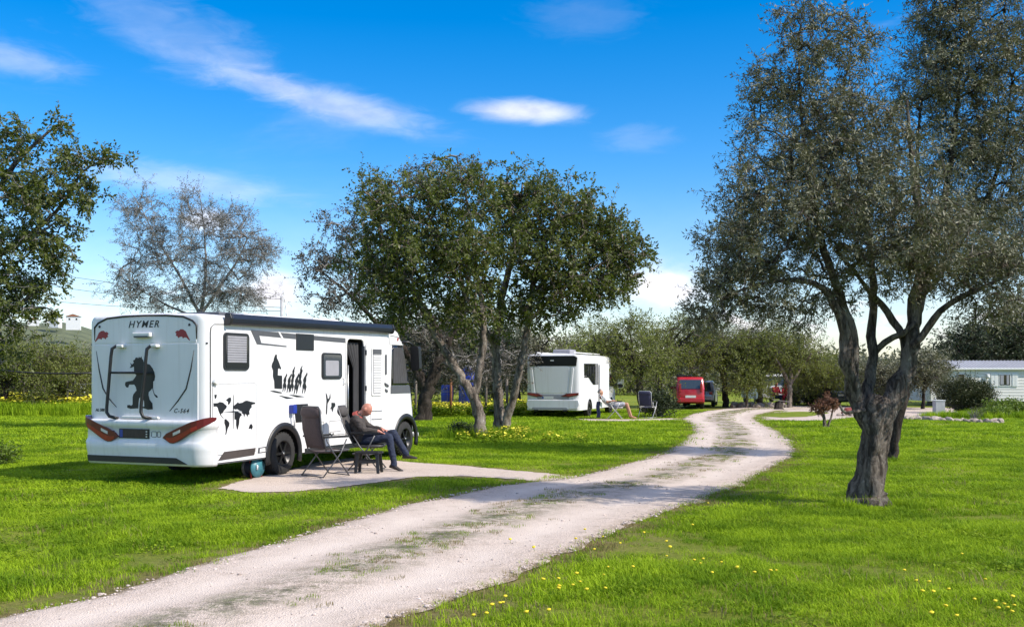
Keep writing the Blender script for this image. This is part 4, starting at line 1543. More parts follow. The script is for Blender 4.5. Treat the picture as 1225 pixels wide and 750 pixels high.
# --- background olives beyond the gravel yard
def simple_tree(name, label, px, py_base, px_top, py_top, hw, leaf, bark, seed, n=90, nl=40, group=None, skew=0.0, low=0.30, L=0.13, Wd=0.045, two=False, spread=.34):
    b = G(px, py_base)
    dd_ = b.y
    H_ = py_base - py_top
    g = np.random.default_rng(seed)
    lm = [lim(dd_, (px, py_base + 1, hw * dd_ / FPX * .085), (px + skew * .3, py_base - H_ * .2, hw * dd_ / FPX * .07), (px + skew * .6, py_base - H_ * .4, hw * dd_ / FPX * .055), (px_top, py_base - H_ * .75, hw * dd_ / FPX * .025))]
    for k in range(4):
        a = g.uniform(-1, 1)
        lm.append(lim(dd_, (px + skew * .4, py_base - H_ * .28, hw * dd_ / FPX * .045), (px + skew * .4 + a * hw * .35, py_base - H_ * .5, hw * dd_ / FPX * .035, g.uniform(-.5, .5)),
                      (px_top + a * hw * .7, py_base - H_ * (.65 + .1 * g.uniform()), hw * dd_ / FPX * .015, g.uniform(-1, 1))))
    c = py_base - H_ * (low + (1 - low) / 2)
    lb = []
    m = 9
    for k in range(m):
        a = -0.95 + 1.9 * k / (m - 1) + g.uniform(-.12, .12)
        hh = H_ * (1 - low) / 2
        y = c - hh * 0.5 * math.cos(a * 1.5) * g.uniform(.5, 1.2) + hh * .55 * (k % 2)
        lb.append((px_top + a * hw * .75, y, hw * .40, hh * g.uniform(.45, .62), g.uniform(-.8, .8), hw * dd_ / FPX * .5, n // m))
    lb.append((px_top, c + H_ * .02, hw * .7, H_ * (1 - low) * .33, 0, hw * dd_ / FPX * .7, n // 4))
    return tree(name, label, b, lm, lob(dd_, *lb), leaf, bark, seed, int(nl * 2.3), spread, L, Wd, group, trunk_n=8, twig_r=0.010, twig=M['twig_dark'])


GB = 'olive trees beyond the gravel yard'
simple_tree('olive_tree', 'light olive tree with tangled bare twigs just behind the second white motorhome', 770, 494, 742, 372, 62, M['leaf_olive_light'], M['bark_dark'], 61, 150, 44, GB, -14, low=.22, spread=.4)
simple_tree('olive_tree', 'bushy olive tree directly behind and left of the red van', 786, 487.6, 806, 362, 54, M['leaf_olive_light'], M['bark_dark'], 62, 160, 46, GB, 8, low=.2, spread=.42)
simple_tree('olive_tree', 'dense olive tree rising behind the silver car', 868, 486.4, 862, 376, 48, M['leaf_olive'], M['bark_dark'], 63, 160, 46, GB, -3, low=.3, spread=.45)
simple_tree('olive_tree', 'olive tree behind the picnic group at the end of the gravel road', 910, 487, 905, 386, 42, M['leaf_olive_light'], M['bark_dark'], 64, 140, 44, GB, -3, low=.35, spread=.5)
simple_tree('olive_tree', 'olive tree with a spreading brownish crown over the people in red', 944, 487.5, 945, 392, 42, M['leaf_olive_light'], M['bark_carob'], 65, 130, 44, GB, 3, low=.38, spread=.5)
simple_tree('olive_tree', 'low feathery olive with several pale stems left of the picnic group', 893, 488, 897, 428, 22, M['leaf_olive_light'], M['bark_carob'], 66, 80, 44, GB, 2, low=.25, spread=.4)
simple_tree('olive_tree', 'low grey olive behind the small reddish bush', 990, 486, 985, 428, 42, M['leaf_olive_light'], M['bark_dark'], 67, 120, 44, GB, 0, low=.3, spread=.5)
simple_tree('olive_tree', 'grey olive with a straight dark trunk between the forked olive and the mobile home', 1104, 489, 1106, 420, 28, M['leaf_olive'], M['bark_dark'], 68, 110, 46, GB, 2, low=.32, spread=.36)
simple_tree('olive_tree', 'small grey olive seen between the limbs of the large forked olive', 1052, 487, 1055, 428, 26, M['leaf_olive'], M['bark_dark'], 69, 100, 44, GB, 0, low=.15, spread=.45)
simple_tree('cypress_bush', 'round dark green bush by the tent at the end of the road', 966, 484, 965, 452, 17, M['leaf_dark'], M['bark_dark'], 70, 90, 46, None, 0, low=.15, spread=.45)
GD = 'dark trees behind the mobile home'
simple_tree('evergreen_tree', 'dark evergreen behind the left end of the mobile home roof', 1160, 483, 1162, 384, 40, M['leaf_dark'], M['bark_dark'], 71, 150, 44, GD, 0, low=.2, L=.2, Wd=.08, spread=.6)
simple_tree('evergreen_tree', 'tall dark evergreen behind the middle of the mobile home roof', 1208, 482.5, 1206, 366, 46, M['leaf_dark'], M['bark_dark'], 72, 160, 44, GD, 0, low=.2, L=.2, Wd=.08, spread=.6)
simple_tree('evergreen_tree', 'dark evergreen at the right edge above the mobile home', 1255, 482.5, 1250, 360, 50, M['leaf_dark'], M['bark_dark'], 73, 150, 40, GD, 0, low=.2, L=.2, Wd=.08, spread=.6)
# --- bushes and low trees on the left, beyond the lawn
GL = 'low scrub trees beyond the left lawn'
simple_tree('scrub_tree', 'grey green scrub tree at the far left beyond the lawn', 5, 494, 8, 398, 60, M['leaf_olive_light'], M['bark_dark'], 74, 170, 46, GL, 0, low=.08, spread=.4)
simple_tree('scrub_tree', 'low olive coloured scrub tree just left of the motorhome rear', 75, 493, 78, 412, 50, M['leaf_olive_light'], M['bark_carob'], 75, 150, 46, GL, 0, low=.12, spread=.4)
simple_tree('scrub_tree', 'pale twiggy scrub tree between the left carob and the motorhome', 40, 489, 38, 404, 44, M['leaf_grey'], M['bark_carob'], 76, 130, 40, GL, 0, low=.15, spread=.45)
simple_tree('scrub_tree', 'dark scrub tree hidden behind the motorhome body', 170, 490, 165, 395, 60, M['leaf_olive'], M['bark_dark'], 77, 140, 44, GL, 0, low=.1, spread=.45)
simple_tree('scrub_tree', 'dark scrub tree behind the blue tanks and the fence', 470, 488, 462, 385, 66, M['leaf_dark'], M['bark_dark'], 78, 160, 44, 'dark scrub trees behind the wire fence', 0, low=.1, spread=.5, L=.16, Wd=.06)
simple_tree('scrub_tree', 'grey scrub tree behind the wire fence, right of the blue tanks', 618, 488, 620, 378, 62, M['leaf_olive'], M['bark_dark'], 79, 200, 44, 'dark scrub trees behind the wire fence', 0, low=.1, spread=.5, L=.16, Wd=.06)
simple_tree('scrub_tree', 'dark scrub tree between the carob trunks and the second motorhome', 556, 490.3, 552, 372, 74, M['leaf_dark'], M['bark_dark'], 80, 230, 44, 'dark scrub trees behind the wire fence', 0, low=.2, spread=.5, L=.16, Wd=.06)
simple_tree('scrub_tree', 'grey olive far behind the second motorhome', 690, 482, 690, 392, 55, M['leaf_olive_light'], M['bark_dark'], 81, 160, 44, 'dark scrub trees behind the wire fence', 0, low=.15, spread=.55, L=.16, Wd=.06)


def far_wood():
    g = np.random.default_rng(90)
    C, T = [], []
    for i in range(190):
        a = g.uniform(-0.62, 0.62)
        r = g.uniform(88, 150)
        c = np.array([math.sin(a) * r, math.cos(a) * r, 0])
        h, w = g.uniform(2.2, 4.2), g.uniform(2.0, 4.0)
        if abs(a) < .02 + .0:
            h *= .9
        k = 46
        q = g.normal(size=(k, 3))
        q /= np.linalg.norm(q, axis=1)[:, None]
        q *= (g.uniform(0, 1, k) ** .4)[:, None]
        C.append(c + q * np.array([w, w, h * .5]) + np.array([0, 0, h * .5]))
    C = np.concatenate(C)
    V, F, t = leaf_cloud(C, 16, .55, .5, .22, g, 0, .7)
    o = link('distant_scrub', np_mesh('distant_scrub', V, F, [M['leaf_olive']], {'tint': t}))
    tag(o, 'belt of far off grey green scrub and olive trees on the horizon', None, kind='stuff')


far_wood()


def bush(name, label, c, rx, ry, rz, leaf, n, nl, seed, L, Wd, spread, cat='bush', stem=None, group=None):
    g = np.random.default_rng(seed)
    root = thing(name, label, cat, c, 0, group)
    lbs = [(0, 0, rz * .5, rx * .75, ry * .75, rz * .5, n // 3)]
    for k in range(6):
        a = g.uniform(0, 6.28)
        lbs.append((math.cos(a) * rx * .5, math.sin(a) * ry * .5, rz * g.uniform(.35, .62), rx * .5, ry * .5, rz * .40, n // 9))
    tips = lobes_points(lbs, g, .4)
    tips[:, 2] = np.abs(tips[:, 2])
    V, F, t = leaf_cloud(tips, nl, spread, L, Wd, g, -.2, .8)
    link('foliage', np_mesh('foliage', V, F, [leaf], {'tint': t}), root)['kind'] = 'stuff'
    b = np.zeros((len(tips), 3))
    b[:, :2] = tips[:, :2] * .12
    mid = tips * .5 + np.array([0, 0, .06]) + b * .5
    k = max(10, len(tips) // 3)
    V1, F1 = frusta(b[:k], mid[:k], np.full(k, .012), np.full(k, .009), 4)
    V2, F2 = frusta(mid[:k], tips[:k], np.full(k, .009), np.full(k, .004), 4)
    link('stems', np_mesh('stems', np.concatenate([V1, V2]), np.concatenate([F1, F2 + len(V1)]), [M['twig']]), root)
    return root


bush('round_bush', 'large round dark green bush in front of the white mobile home', G(1151, 494.2), 1.5, 1.1, 1.6, M['leaf_bush'], 520, 44, 101, .10, .035, .14)
bush('twiggy_bush', 'small bare twiggy bush behind the stone edging', G(1166, 503), .38, .3, .62, M['leaf_brown'], 60, 14, 102, .05, .012, .10)
bush('leafy_shrub', 'bright yellow green shrub at the right edge below the mobile home', G(1212, 497), 1.25, .8, .62, M['leaf_bright'], 160, 40, 103, .12, .05, .12)
bush('leafy_shrub', 'low green shrub between the round bush and the right edge', G(1190, 500), .8, .5, .35, M['leaf_bright'], 80, 40, 104, .11, .045, .10)
bush('leafy_shrub', 'dark shadowed shrub beside the second camp chair near the red van', G(790, 499), .75, .6, 1.05, M['leaf_dark'], 120, 40, 105, .1, .04, .14)
bush('leafy_shrub', 'small weedy bush at the left edge of the lawn', G(2, 555), .33, .3, .42, M['leaf_bright'], 40, 34, 106, .07, .03, .09)
bush('leafy_shrub', 'green weeds left of the split carob trunk', G(556, 523), .4, .3, .35, M['leaf_dark'], 50, 34, 107, .08, .035, .09)

# small reddish tree by the yard
dr = G(988, 511).y
tree('young_tree', 'small reddish leaved bush on two thin stems by the yard', G(988, 511),
     [lim(dr, (987, 512, .06), (986, 500, .05), (985, 488, .03)), lim(dr, (990, 512, .045), (994, 500, .035), (997, 488, .02)), lim(dr, (986, 502, .03), (980, 490, .02))],
     lob(dr, (986, 485, 13, 9, 0, .35, 70), (979, 489, 8, 6, 0, .3, 30), (996, 483, 7, 7, 0, .3, 30), (990, 474, 4, 6, 0, .2, 10)), M['leaf_red'], M['bark_carob'], 111, 40, .05, .05, .024, trunk_n=8, twig_r=.004)

# grass clump and weeds at the foot of the big olive, and the yellow wild flowers
def patch(name, label, px_list, n, spreads, srcs, seed, smin=.7, smax=1.3):
    g = np.random.default_rng(seed)
    P_ = []
    for (px, py), (sx, sy) in zip(px_list, spreads):
        c = G(px, py)
        q = g.normal(size=(n, 2)) * np.array([sx, sy])
        P_.append(np.stack([c.x + q[:, 0], c.y + q[:, 1], np.full(n, -.01)], 1))
    P_ = np.concatenate(P_)
    sd = gravel_dist(P_[:, 0], P_[:, 1])
    P_ = P_[sd > .1]
    return scatter(name, label, P_, g.uniform(0, 6.28, len(P_)), g.uniform(smin, smax, len(P_)), g.integers(0, len(srcs), len(P_)), srcs)


tall = [tuft(200 + i, 34, .10, .17, .009, M['blade'], .8) for i in range(3)]
patch('tall_grass', 'longer grass round the foot of the large forked olive', [(1040, 604), (1068, 605), (1100, 604), (1018, 606), (1066, 551)], 11, [(.22, .14), (.26, .16), (.35, .16), (.14, .1), (.25, .15)], tall, 120, .4, .95)
patch('tall_grass', 'longer grass round the feet of the carob trunks', [(576, 524), (600, 518), (555, 522)], 34, [(.5, .3), (.6, .3), (.4, .3)], tall, 121, 1.0, 2.0)
ox = [clover(130 + i, 46, .20, .16, .030, M['clover'], 9, M['paleyellow'], .026) for i in range(3)]
patch('wild_flowers', 'pale yellow wild flowers round the carob trunks', [(612, 520), (632, 522), (625, 529), (595, 526)], 18, [(.4, .35), (.7, .5), (.9, .45), (.4, .4)], ox, 122, .5, 1.2)
ox2 = [clover(140 + i, 44, .42, .34, .060, M['clover'], 11, M['paleyellow'], .036) for i in range(3)]
ox3 = [clover(150 + i, 44, .42, .34, .060, M['clover'], 26, M['paleyellow'], .038) for i in range(3)]
patch('wild_flowers', 'bank of yellow wild flowers beyond the left lawn', [(10, 493), (45, 493), (85, 493), (-20, 492), (10, 486), (60, 488), (150, 492)], 110, [(1.2, .7), (1.2, .6), (1.2, .5), (1.2, .8), (1.5, 1.2), (1.5, 1.0), (1.5, .7)], ox3, 123, .9, 1.7)
patch('wild_flowers', 'yellow wild flowers in the rough grass behind the carob trunks', [(545, 496), (520, 495), (580, 495), (500, 490), (560, 488), (610, 490), (640, 497)], 70, [(1.0, 1.0), (.8, .9), (1.0, 1.0), (1.2, 1.6), (1.4, 1.6), (1.2, 1.6), (.5, .5)], ox2, 124, .6, 1.2)
rough_g = [tuft(210 + i, 60, .4, .40, .02, M['blade'], .7) for i in range(3)]
patch('rough_grass', 'tall rough grass beyond the left lawn', [(15, 496), (70, 496), (130, 496), (-30, 496), (30, 489), (90, 489)], 90, [(1.3, .7)] * 4 + [(2, 1.4)] * 2, rough_g, 125, .7, 1.4)
patch('rough_grass', 'tall rough grass along the wire fence', [(520, 492), (560, 492), (600, 491), (480, 490), (640, 490)], 80, [(1.2, 1.0)] * 5, rough_g, 126, .6, 1.2)
patch('rough_grass', 'bright weeds round the stone edging by the mobile home', [(1200, 496), (1220, 500), (1150, 500)], 70, [(.8, .5), (.8, .5), (.7, .3)], [tuft(220, 50, .25, .28, .02, M['leafweed'], .7)] if 'leafweed' in M else [tuft(220, 50, .25, .28, .02, M['blade'], .7)], 127, .6, 1.1)

# dandelions on the lawn
def dandelions():
    b = MB()
    b.m = 0
    b.tube([(0, 0, -.01), (.003, 0, .03), (.002, 0, .055)], .0022, 4)
    b.m = 1
    b.lathe([(.004, .050), (.017, .058), (.021, .066), (.010, .072)], n=9)
    proto = b.mesh('dandelion', [M['clover'], M['yellow']], fix=False)
    px = [(610, 652), (688, 652), (712, 665), (640, 662), (700, 640), (722, 646), (798, 655), (801, 662), (798, 672), (830, 676), (842, 674), (839, 679), (864, 680), (884, 687), (851, 690), (921, 690), (930, 689), (903, 693), (728, 684), (721, 692), (757, 687),
          (690, 696), (668, 708), (667, 701), (648, 701), (668, 711), (686, 707), (694, 705), (723, 709), (703, 715), (667, 712), (605, 722), (601, 727), (598, 732), (658, 741), (1098, 703), (1113, 703), (1136, 714), (1103, 716), (1115, 716), (1081, 688), (1166, 722), (1191, 726), (1200, 731),
          (1206, 734), (1212, 730), (1195, 738), (1209, 741), (1130, 737), (1150, 666), (1178, 700), (1115, 742), (1146, 745), (846, 606), (828, 633), (632, 744), (590, 735), (582, 742), (568, 746), (742, 655), (770, 643), (1210, 724)]
    g = random.Random(5)
    for i, (x, y) in enumerate(px):
        p = G(x, y)
        o = link('dandelion', proto)
        o.location = (p.x, p.y, g.uniform(-.005, .02))
        o.rotation_euler = (g.uniform(-.25, .25), g.uniform(-.25, .25), g.uniform(0, 6))
        s = g.uniform(.6, 1.0)
        o.scale = (s, s, s)
        tag(o, 'yellow dandelion flower in the lawn right of the gravel road', 'flower', 'yellow dandelions dotted over the right lawn')


dandelions()


# ------------------------------------------------------------------ vehicles
def rr_poly(a0, b0, a1, b1, r, n=5):
    """rounded rectangle outline"""
    out = []
    for cx, cy, s in ((a1 - r, b0 + r, -90), (a1 - r, b1 - r, 0), (a0 + r, b1 - r, 90), (a0 + r, b0 + r, 180)):
        for k in range(n + 1):
            t = R(s + 90 * k / n)
            out.append((cx + r * math.cos(t), cy + r * math.sin(t)))
    return out


def van_body(L, Wd, zb, zt, front, rr=0.13, crown=0.03, rear_round=0.16, nose=0.35, taper_at=None):
    """coach-built body: front(z) gives how far forward the nose reaches at that height"""
    b = MB()
    b.smooth = True
    st = [(0.0, rear_round), (0.012, rear_round * .62), (0.045, rear_round * .30), (0.10, rear_round * .07), (0.17, 0.0)]
    u = 0.6
    while u < L - 1.5:
        st.append((u, 0.0))
        u += 0.5
    for t in np.linspace(0, 1, 9):
        st.append((L - 1.4 + 1.4 * t, nose * max(0, (t - 0.35) / 0.65) ** 2.6))
    ring0 = []
    nz = 22
    for k in range(nz):
        ring0.append((0.0, zb + (zt - rr - zb) * k / (nz - 1)))
    for k in range(1, 6):
        a = R(90 * k / 6)
        ring0.append((rr - rr * math.cos(a), zt - rr + rr * math.sin(a)))
    for k in range(9):
        v = rr + (Wd - 2 * rr) * k / 8
        ring0.append((v, zt + crown * (1 - (2 * k / 8 - 1) ** 2)))
    for v, z in [q for q in ring0[nz:nz + 5]][::-1]:
        ring0.append((Wd - v, z))
    for k in range(nz - 1, -1, -1):
        ring0.append((Wd, ring0[k][1]))
    m = len(ring0)
    for u, ins in st:
        for v, z in ring0:
            vv = ins + v * (Wd - 2 * ins) / Wd
            uu = u
            if u > L - 1.4:
                f = (u - (L - 1.4)) / 1.4
                uu = L - 1.4 + f * (front(z) - (L - 1.4))
            zz = z
            if u < 0.1:
                zz = min(z, zt - ins * .35 + crown * .5)
            b.v.append((uu, vv, zz))
    n = len(st)
    for i in range(n - 1):
        for k in range(m):
            a, c = i * m + k, i * m + (k + 1) % m
            b.f.append((a, c, c + m, a + m))
    b.f.append(tuple(range(m - 1, -1, -1)))
    b.f.append(tuple((n - 1) * m + k for k in range(m)))
    b.mi = [0] * len(b.f)
    b.sm = [True] * (len(b.f) - 2) + [False, True]
    return b


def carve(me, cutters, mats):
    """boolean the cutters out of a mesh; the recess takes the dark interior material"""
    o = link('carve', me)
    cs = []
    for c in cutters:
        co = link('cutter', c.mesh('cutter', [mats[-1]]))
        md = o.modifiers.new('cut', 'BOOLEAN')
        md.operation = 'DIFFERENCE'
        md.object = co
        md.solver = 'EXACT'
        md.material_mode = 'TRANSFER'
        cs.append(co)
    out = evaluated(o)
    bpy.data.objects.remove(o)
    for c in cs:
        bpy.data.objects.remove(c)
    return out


def shade_auto(me, angle=35):
    bm = bmesh.new()
    bm.from_mesh(me)
    for f in bm.faces:
        f.smooth = True
    for e in bm.edges:
        if len(e.link_faces) == 2:
            e.smooth = e.calc_face_angle(0) < R(angle)
    bm.to_mesh(me)
    bm.free()
    return me


def wheel(parent, u, v, r, w, out=-1, spokes=6, name='wheel'):
    """wheel with its tyre and rim; out is the side (in v) that faces outwards"""
    e = bpy.data.objects.new(name, None)
    COL.objects.link(e)
    e.parent = parent
    e.location = (u, v, r)
    t = MB()
    t.lathe([(r * .62, -w / 2), (r * .90, -w / 2), (r * .97, -w * .42), (r, -w * .25), (r, w * .25), (r * .97, w * .42), (r * .90, w / 2), (r * .62, w / 2)], axis='Y', n=36, caps=False)
    for k in range(30):
        a = 2 * math.pi * k / 30
        q = Matrix.Rotation(-a, 3, 'Y')
        t.smooth = False
        t.box(q @ Vector((r * .985, 0, 0)), (r * .06, w * .8, r * .10), q)
    t.build('tyre', M['rubber'], e)
    m = MB()
    o = out * w / 2
    m.lathe([(r * .64, o * .2), (r * .64, o * .96), (r * .58, o * .98), (r * .56, o * .6), (0.02, o * .55)], axis='Y', n=30, caps=False)
    for k in range(spokes):
        a = 2 * math.pi * k / spokes
        q = Matrix.Rotation(-a, 3, 'Y')
        m.smooth = False
        m.box(q @ Vector((r * .34, o * .78, 0)), (r * .46, abs(o) * .22, r * .11), q)
    m.lathe([(r * .14, o * .6), (r * .14, o * .95), (r * .10, o)], axis='Y', n=14)
    m.build('rim', M['rim'], e)
    h = MB()
    h.lathe([(r * .06, o * 1.0), (r * .06, o * 1.04), (r * .03, o * 1.05)], axis='Y', n=10)
    h.build('hub_cap', M['steel'], e)
    return e


def arch(u, zc, r0, r1, v0, v1, a0=0, a1=180, n=22):
    """half-ring wheel arch trim"""
    b = MB()
    b.smooth = True
    vs, fs = [], []
    for k in range(n + 1):
        a = R(a0 + (a1 - a0) * k / n)
        c, s = math.cos(a), math.sin(a)
        for r, v in ((r0, v1), (r0, v0), ((r0 * .4 + r1 * .6), v0 - .008 * (1 if v0 < v1 else -1)), (r1, v0 + .01 * (1 if v0 < v1 else -1)), (r1, v1)):
            vs.append((u + r * c, v, zc + r * s))
    m = 5
    for k in range(n):
        for j in range(m):
            p, q = k * m + j, k * m + (j + 1) % m
            fs.append((p, q, q + m, p + m))
    fs += [tuple(range(m)), tuple(n * m + j for j in range(m))]
    b.add(vs, fs)
    return b


def flat(poly, fn, t0, t1):
    return MB().prism(poly, fn, t0, t1)


# ---------------- the large motorhome
YAW = 0.39
MX, MY = -4.71, 16.06
WID = 2.36
mh = thing('motorhome', 'large white motorhome with black animal silhouettes on its side and rear', 'motorhome', (MX, MY, 0), math.pi / 2 - YAW)


def on_side(a, b, t):       # right-hand wall: a = forward, b = height, t = outwards
    return (a, -t, b)


def on_rear(a, b, t):       # rear wall: a = to the left, b = height, t = outwards (backwards)
    return (-t, a, b)


ZS = [0.34, 0.6, 0.95, 1.3, 1.78, 2.2, 2.43, 2.58, 2.70, 2.9]
US = [7.24, 7.34, 7.30, 7.20, 6.98, 6.74, 6.55, 6.36, 6.12, 5.9]
body = van_body(7.35, WID, 0.34, 2.66, lambda z: float(np.interp(z, ZS, US)), rr=0.12, crown=0.03)
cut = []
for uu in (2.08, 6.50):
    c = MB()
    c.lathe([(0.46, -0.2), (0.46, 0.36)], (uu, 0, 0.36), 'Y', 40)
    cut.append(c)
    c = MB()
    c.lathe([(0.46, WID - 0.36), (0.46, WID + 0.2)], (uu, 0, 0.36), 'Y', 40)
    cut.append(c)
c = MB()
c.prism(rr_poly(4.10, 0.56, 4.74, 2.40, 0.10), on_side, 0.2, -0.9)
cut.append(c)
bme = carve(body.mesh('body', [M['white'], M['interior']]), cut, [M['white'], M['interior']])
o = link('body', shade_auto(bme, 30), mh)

# rear panel (grey-white), cap trim, seams
rp = MB()
rp.prism([(0.14, 1.0), (0.14, 2.2), (WID - .14, 2.2), (WID - .14, 1.0)], on_rear, -0.01, 0.010)
rp.build('rear_panel', M['rearwhite'], mh, bevel=0.006)
capp = [(0.17, 2.22), (0.17, 2.46), (0.24, 2.53), (0.42, 2.60), (0.75, 2.625), (1.18, 2.63), (1.61, 2.625), (1.94, 2.60), (2.12, 2.53), (2.19, 2.46), (2.19, 2.22)]
flat(capp, on_rear, -0.01, 0.008).build('rear_cap', M['rearwhite'], mh, bevel=0.004)
t = MB()
cp = [(0.165, 2.27), (0.165, 2.48), (0.24, 2.55), (0.42, 2.62), (0.75, 2.645), (1.18, 2.65), (1.61, 2.645), (1.94, 2.62), (2.12, 2.55), (2.195, 2.48), (2.195, 2.27)]
t.tube([on_rear(a, b, .008) for a, b in cp], [.006] + [.015] * 9 + [.006], 8)
t.build('cap_trim', M['black'], mh)
t = MB()
t.prism([(0.02, 2.193), (0.02, 2.215), (WID - .02, 2.215), (WID - .02, 2.193)], lambda a, b, t_: (-t_ + max(0, abs(a - WID / 2) - (WID / 2 - .13)) * .6, a, b), -0.02, 0.013)
t.build('rear_seam', M['black'], mh)
for nm, pts in (('accent_line', [(0.21, 2.10), (0.27, 1.80), (0.36, 1.50), (0.52, 1.31), (0.68, 1.15)]), ('accent_line', [(2.16, 2.10), (2.10, 1.80), (2.02, 1.50), (1.90, 1.34), (1.74, 1.20)])):
    t = MB()
    t.tube([on_rear(a, b, .011) for a, b in pts], [.004, .011, .013, .011, .006], 6)
    t.build(nm, M['black'], mh)
# lettering
def letters(body_, size, at_, fn, parent, m, shear=0.25, spacing=1.0, bold=0.0, name='lettering', mirror=True, sx=1.0):
    me = text_mesh(body_, size, shear, 0.0015, spacing, bold)
    for v in me.vertices:
        x, y, z = v.co
        x *= sx
        p = fn(at_[0] - x if mirror else at_[0] + x, at_[1] + y, z)
        v.co = p
    me.materials.clear()
    me.materials.append(m)
    return link(name, me, parent)


letters('HYMER', 0.155, (1.20, 2.51), lambda a, b, t_: on_rear(a, b, t_ + .0115), mh, M['decal'], 0.3, 1.22, 0.001, sx=1.08)
letters('C-564', 0.095, (0.46, 1.155), lambda a, b, t_: on_rear(a, b, t_ + .0125), mh, M['decal'], 0.35, 1.25, 0.001)
letters('AL 588', 0.062, (2.08, 1.15), lambda a, b, t_: on_rear(a, b, t_ + .0125), mh, M['decal'], 0.1, 1.0, 0.002)
# red tortoise-like motifs either side
bug = [(0, .02), (.03, .075), (.08, .105), (.13, .11), (.165, .085), (.20, .09), (.235, .06), (.21, .04), (.225, .01), (.19, .0), (.17, -.03), (.145, -.01), (.10, -.005), (.085, -.035), (.06, -.02), (.02, -.02), (-.04, -.07), (-.05, -.06)]
for s, cx in ((-1, 2.04), (1, 0.44)):
    flat([(cx + s * (a - .1) * 1.0, 2.315 + b) for a, b in bug], on_rear, 0.0082, 0.0105).build('red_motif', M['bugred'], mh)
    t = MB()
    t.lathe([(0.02, 0), (0.02, .012), (.012, .016)], (0, 0, 0), 'Z', 14)
    q = t.build('round_reflector', M['black'], mh)
    q.location = (-.006, 2.09 if s < 0 else 0.30, 2.49)
    q.rotation_euler = (0, -math.pi / 2, 0)
# camera housing under the name
t = MB()
t.prism([(1.02, 2.31), (1.02, 2.385), (1.38, 2.385), (1.36, 2.31)], on_rear, 0.0, 0.075)
t.build('rear_camera', M['offwhite'], mh, bevel=0.018)
t = MB()
t.prism([(1.06, 2.30), (1.06, 2.33), (1.34, 2.33), (1.33, 2.30)], on_rear, 0.03, 0.077)
t.build('camera_lens_strip', M['greypanel'], mh)

# bumper wrapped round the tail
def tail_path(n=34, r=0.20, off=0.0):
    pts = []
    for u in np.linspace(1.45, r, 6):
        pts.append(((u, 0.0), (0, -1)))
    for k in range(1, 9):
        a = R(90 * k / 9)
        pts.append(((r - r * math.sin(a), r - r * math.cos(a)), (-math.sin(a), -math.cos(a))))
    for v in np.linspace(r, WID - r, 12)[0:]:
        pts.append(((0.0, v), (-1, 0)))
    for k in range(1, 9):
        a = R(90 * k / 9)
        pts.append(((r - r * math.cos(a), WID - r + r * math.sin(a)), (-math.cos(a), math.sin(a))))
    for u in np.linspace(r, 1.45, 6):
        pts.append(((u, WID), (0, 1)))
    return pts


def wrap(prof, keep=lambda u: True):
    b = MB()
    b.smooth = True
    P = [q for q in tail_path() if keep(q[0][0])]
    m = len(prof)
    vs, fs = [], []
    for (u, v), (nu, nv) in P:
        f = 1.0 if u < .25 else max(0.12, 1 - (u - .25) / .5)
        for off, z in prof:
            o_ = off * f if off > 0 else off
            vs.append((u + nu * o_, v + nv * o_, z))
    for i in range(len(P) - 1):
        for k in range(m):
            a, c_ = i * m + k, i * m + (k + 1) % m
            fs.append((a, c_, c_ + m, a + m))
    fs += [tuple(range(m)), tuple((len(P) - 1) * m + k for k in range(m))]
    b.add(vs, fs)
    return b


wrap([(-.05, .30), (.055, .30), (.075, .34), (.078, .46), (.095, .54), (.105, .64), (.09, .67), (.075, .70), (.072, .88), (.10, .90), (.105, .97), (.085, 1.01), (-.05, 1.015)], lambda u: u < 0.21).build('rear_bumper', M['white'], mh)
slot = [(0.42, .355), (0.33, .335), (2.24, .335), (2.27, .43), (0.50, .43)]
flat([(0.28, .335), (2.26, .335), (2.28, .43), (0.50, .43)], on_rear, 0.05, 0.086).build('bumper_slot', M['black'], mh)
for (a0, a1, nm) in ((1.02, 1.62, 'number_plate'),):
    flat([(a0, .715), (a1, .715), (a1, .865), (a0, .865)], on_rear, .06, .088).build('number_plate_frame', M['black'], mh, bevel=.004)
    p_ = flat([(a0 + .02, .73), (a1 - .08, .73), (a1 - .08, .85), (a0 + .02, .85)], on_rear, .08, .0915).build('number_plate', M['platedark'], mh)
    flat([(a1 - .078, .73), (a1 - .018, .73), (a1 - .018, .85), (a1 - .078, .85)], on_rear, .08, .0915).build('plate_band', M['plateblue'], p_)
    for k in range(3):
        flat([(a0 + .03, .738 + k * .04), (a0 + .06, .738 + k * .04), (a0 + .06, .755 + k * .04), (a0 + .03, .755 + k * .04)], on_rear, .0905, .093).build('plate_mark', M['platewhite'], p_)
for a0, a1 in ((1.72, 1.84), (0.88, 0.98), (0.80, 0.865)):
    t = MB()
    op, ip = rr_poly(a0, .745, a1, .83, .02), rr_poly(a0 + .008, .753, a1 - .008, .822, .015)
    t.tube([on_rear(a, b, .075) for a, b in op + op[:1]], .005, 5)
    t.build('bumper_outline', M['greypanel'], mh)

# tail lights, running up and round the corners
def tail_fn(a, b, t_):
    """rear surface that bends round both corners at the bumper"""
    r = .20
    if a < r:
        if a < r - r * math.pi / 2:
            u = r + (r - r * math.pi / 2 - a)
            return (u, -t_, b)
        th = (r - a) / r
        return (r - (r + t_) * math.cos(th), r - (r + t_) * math.sin(th), b)
    if a > WID - r:
        th = (a - (WID - r)) / r
        return (r - (r + t_) * math.cos(min(th, math.pi / 2)), WID - r + (r + t_) * math.sin(min(th, math.pi / 2)), b)
    return (-t_, a, b)


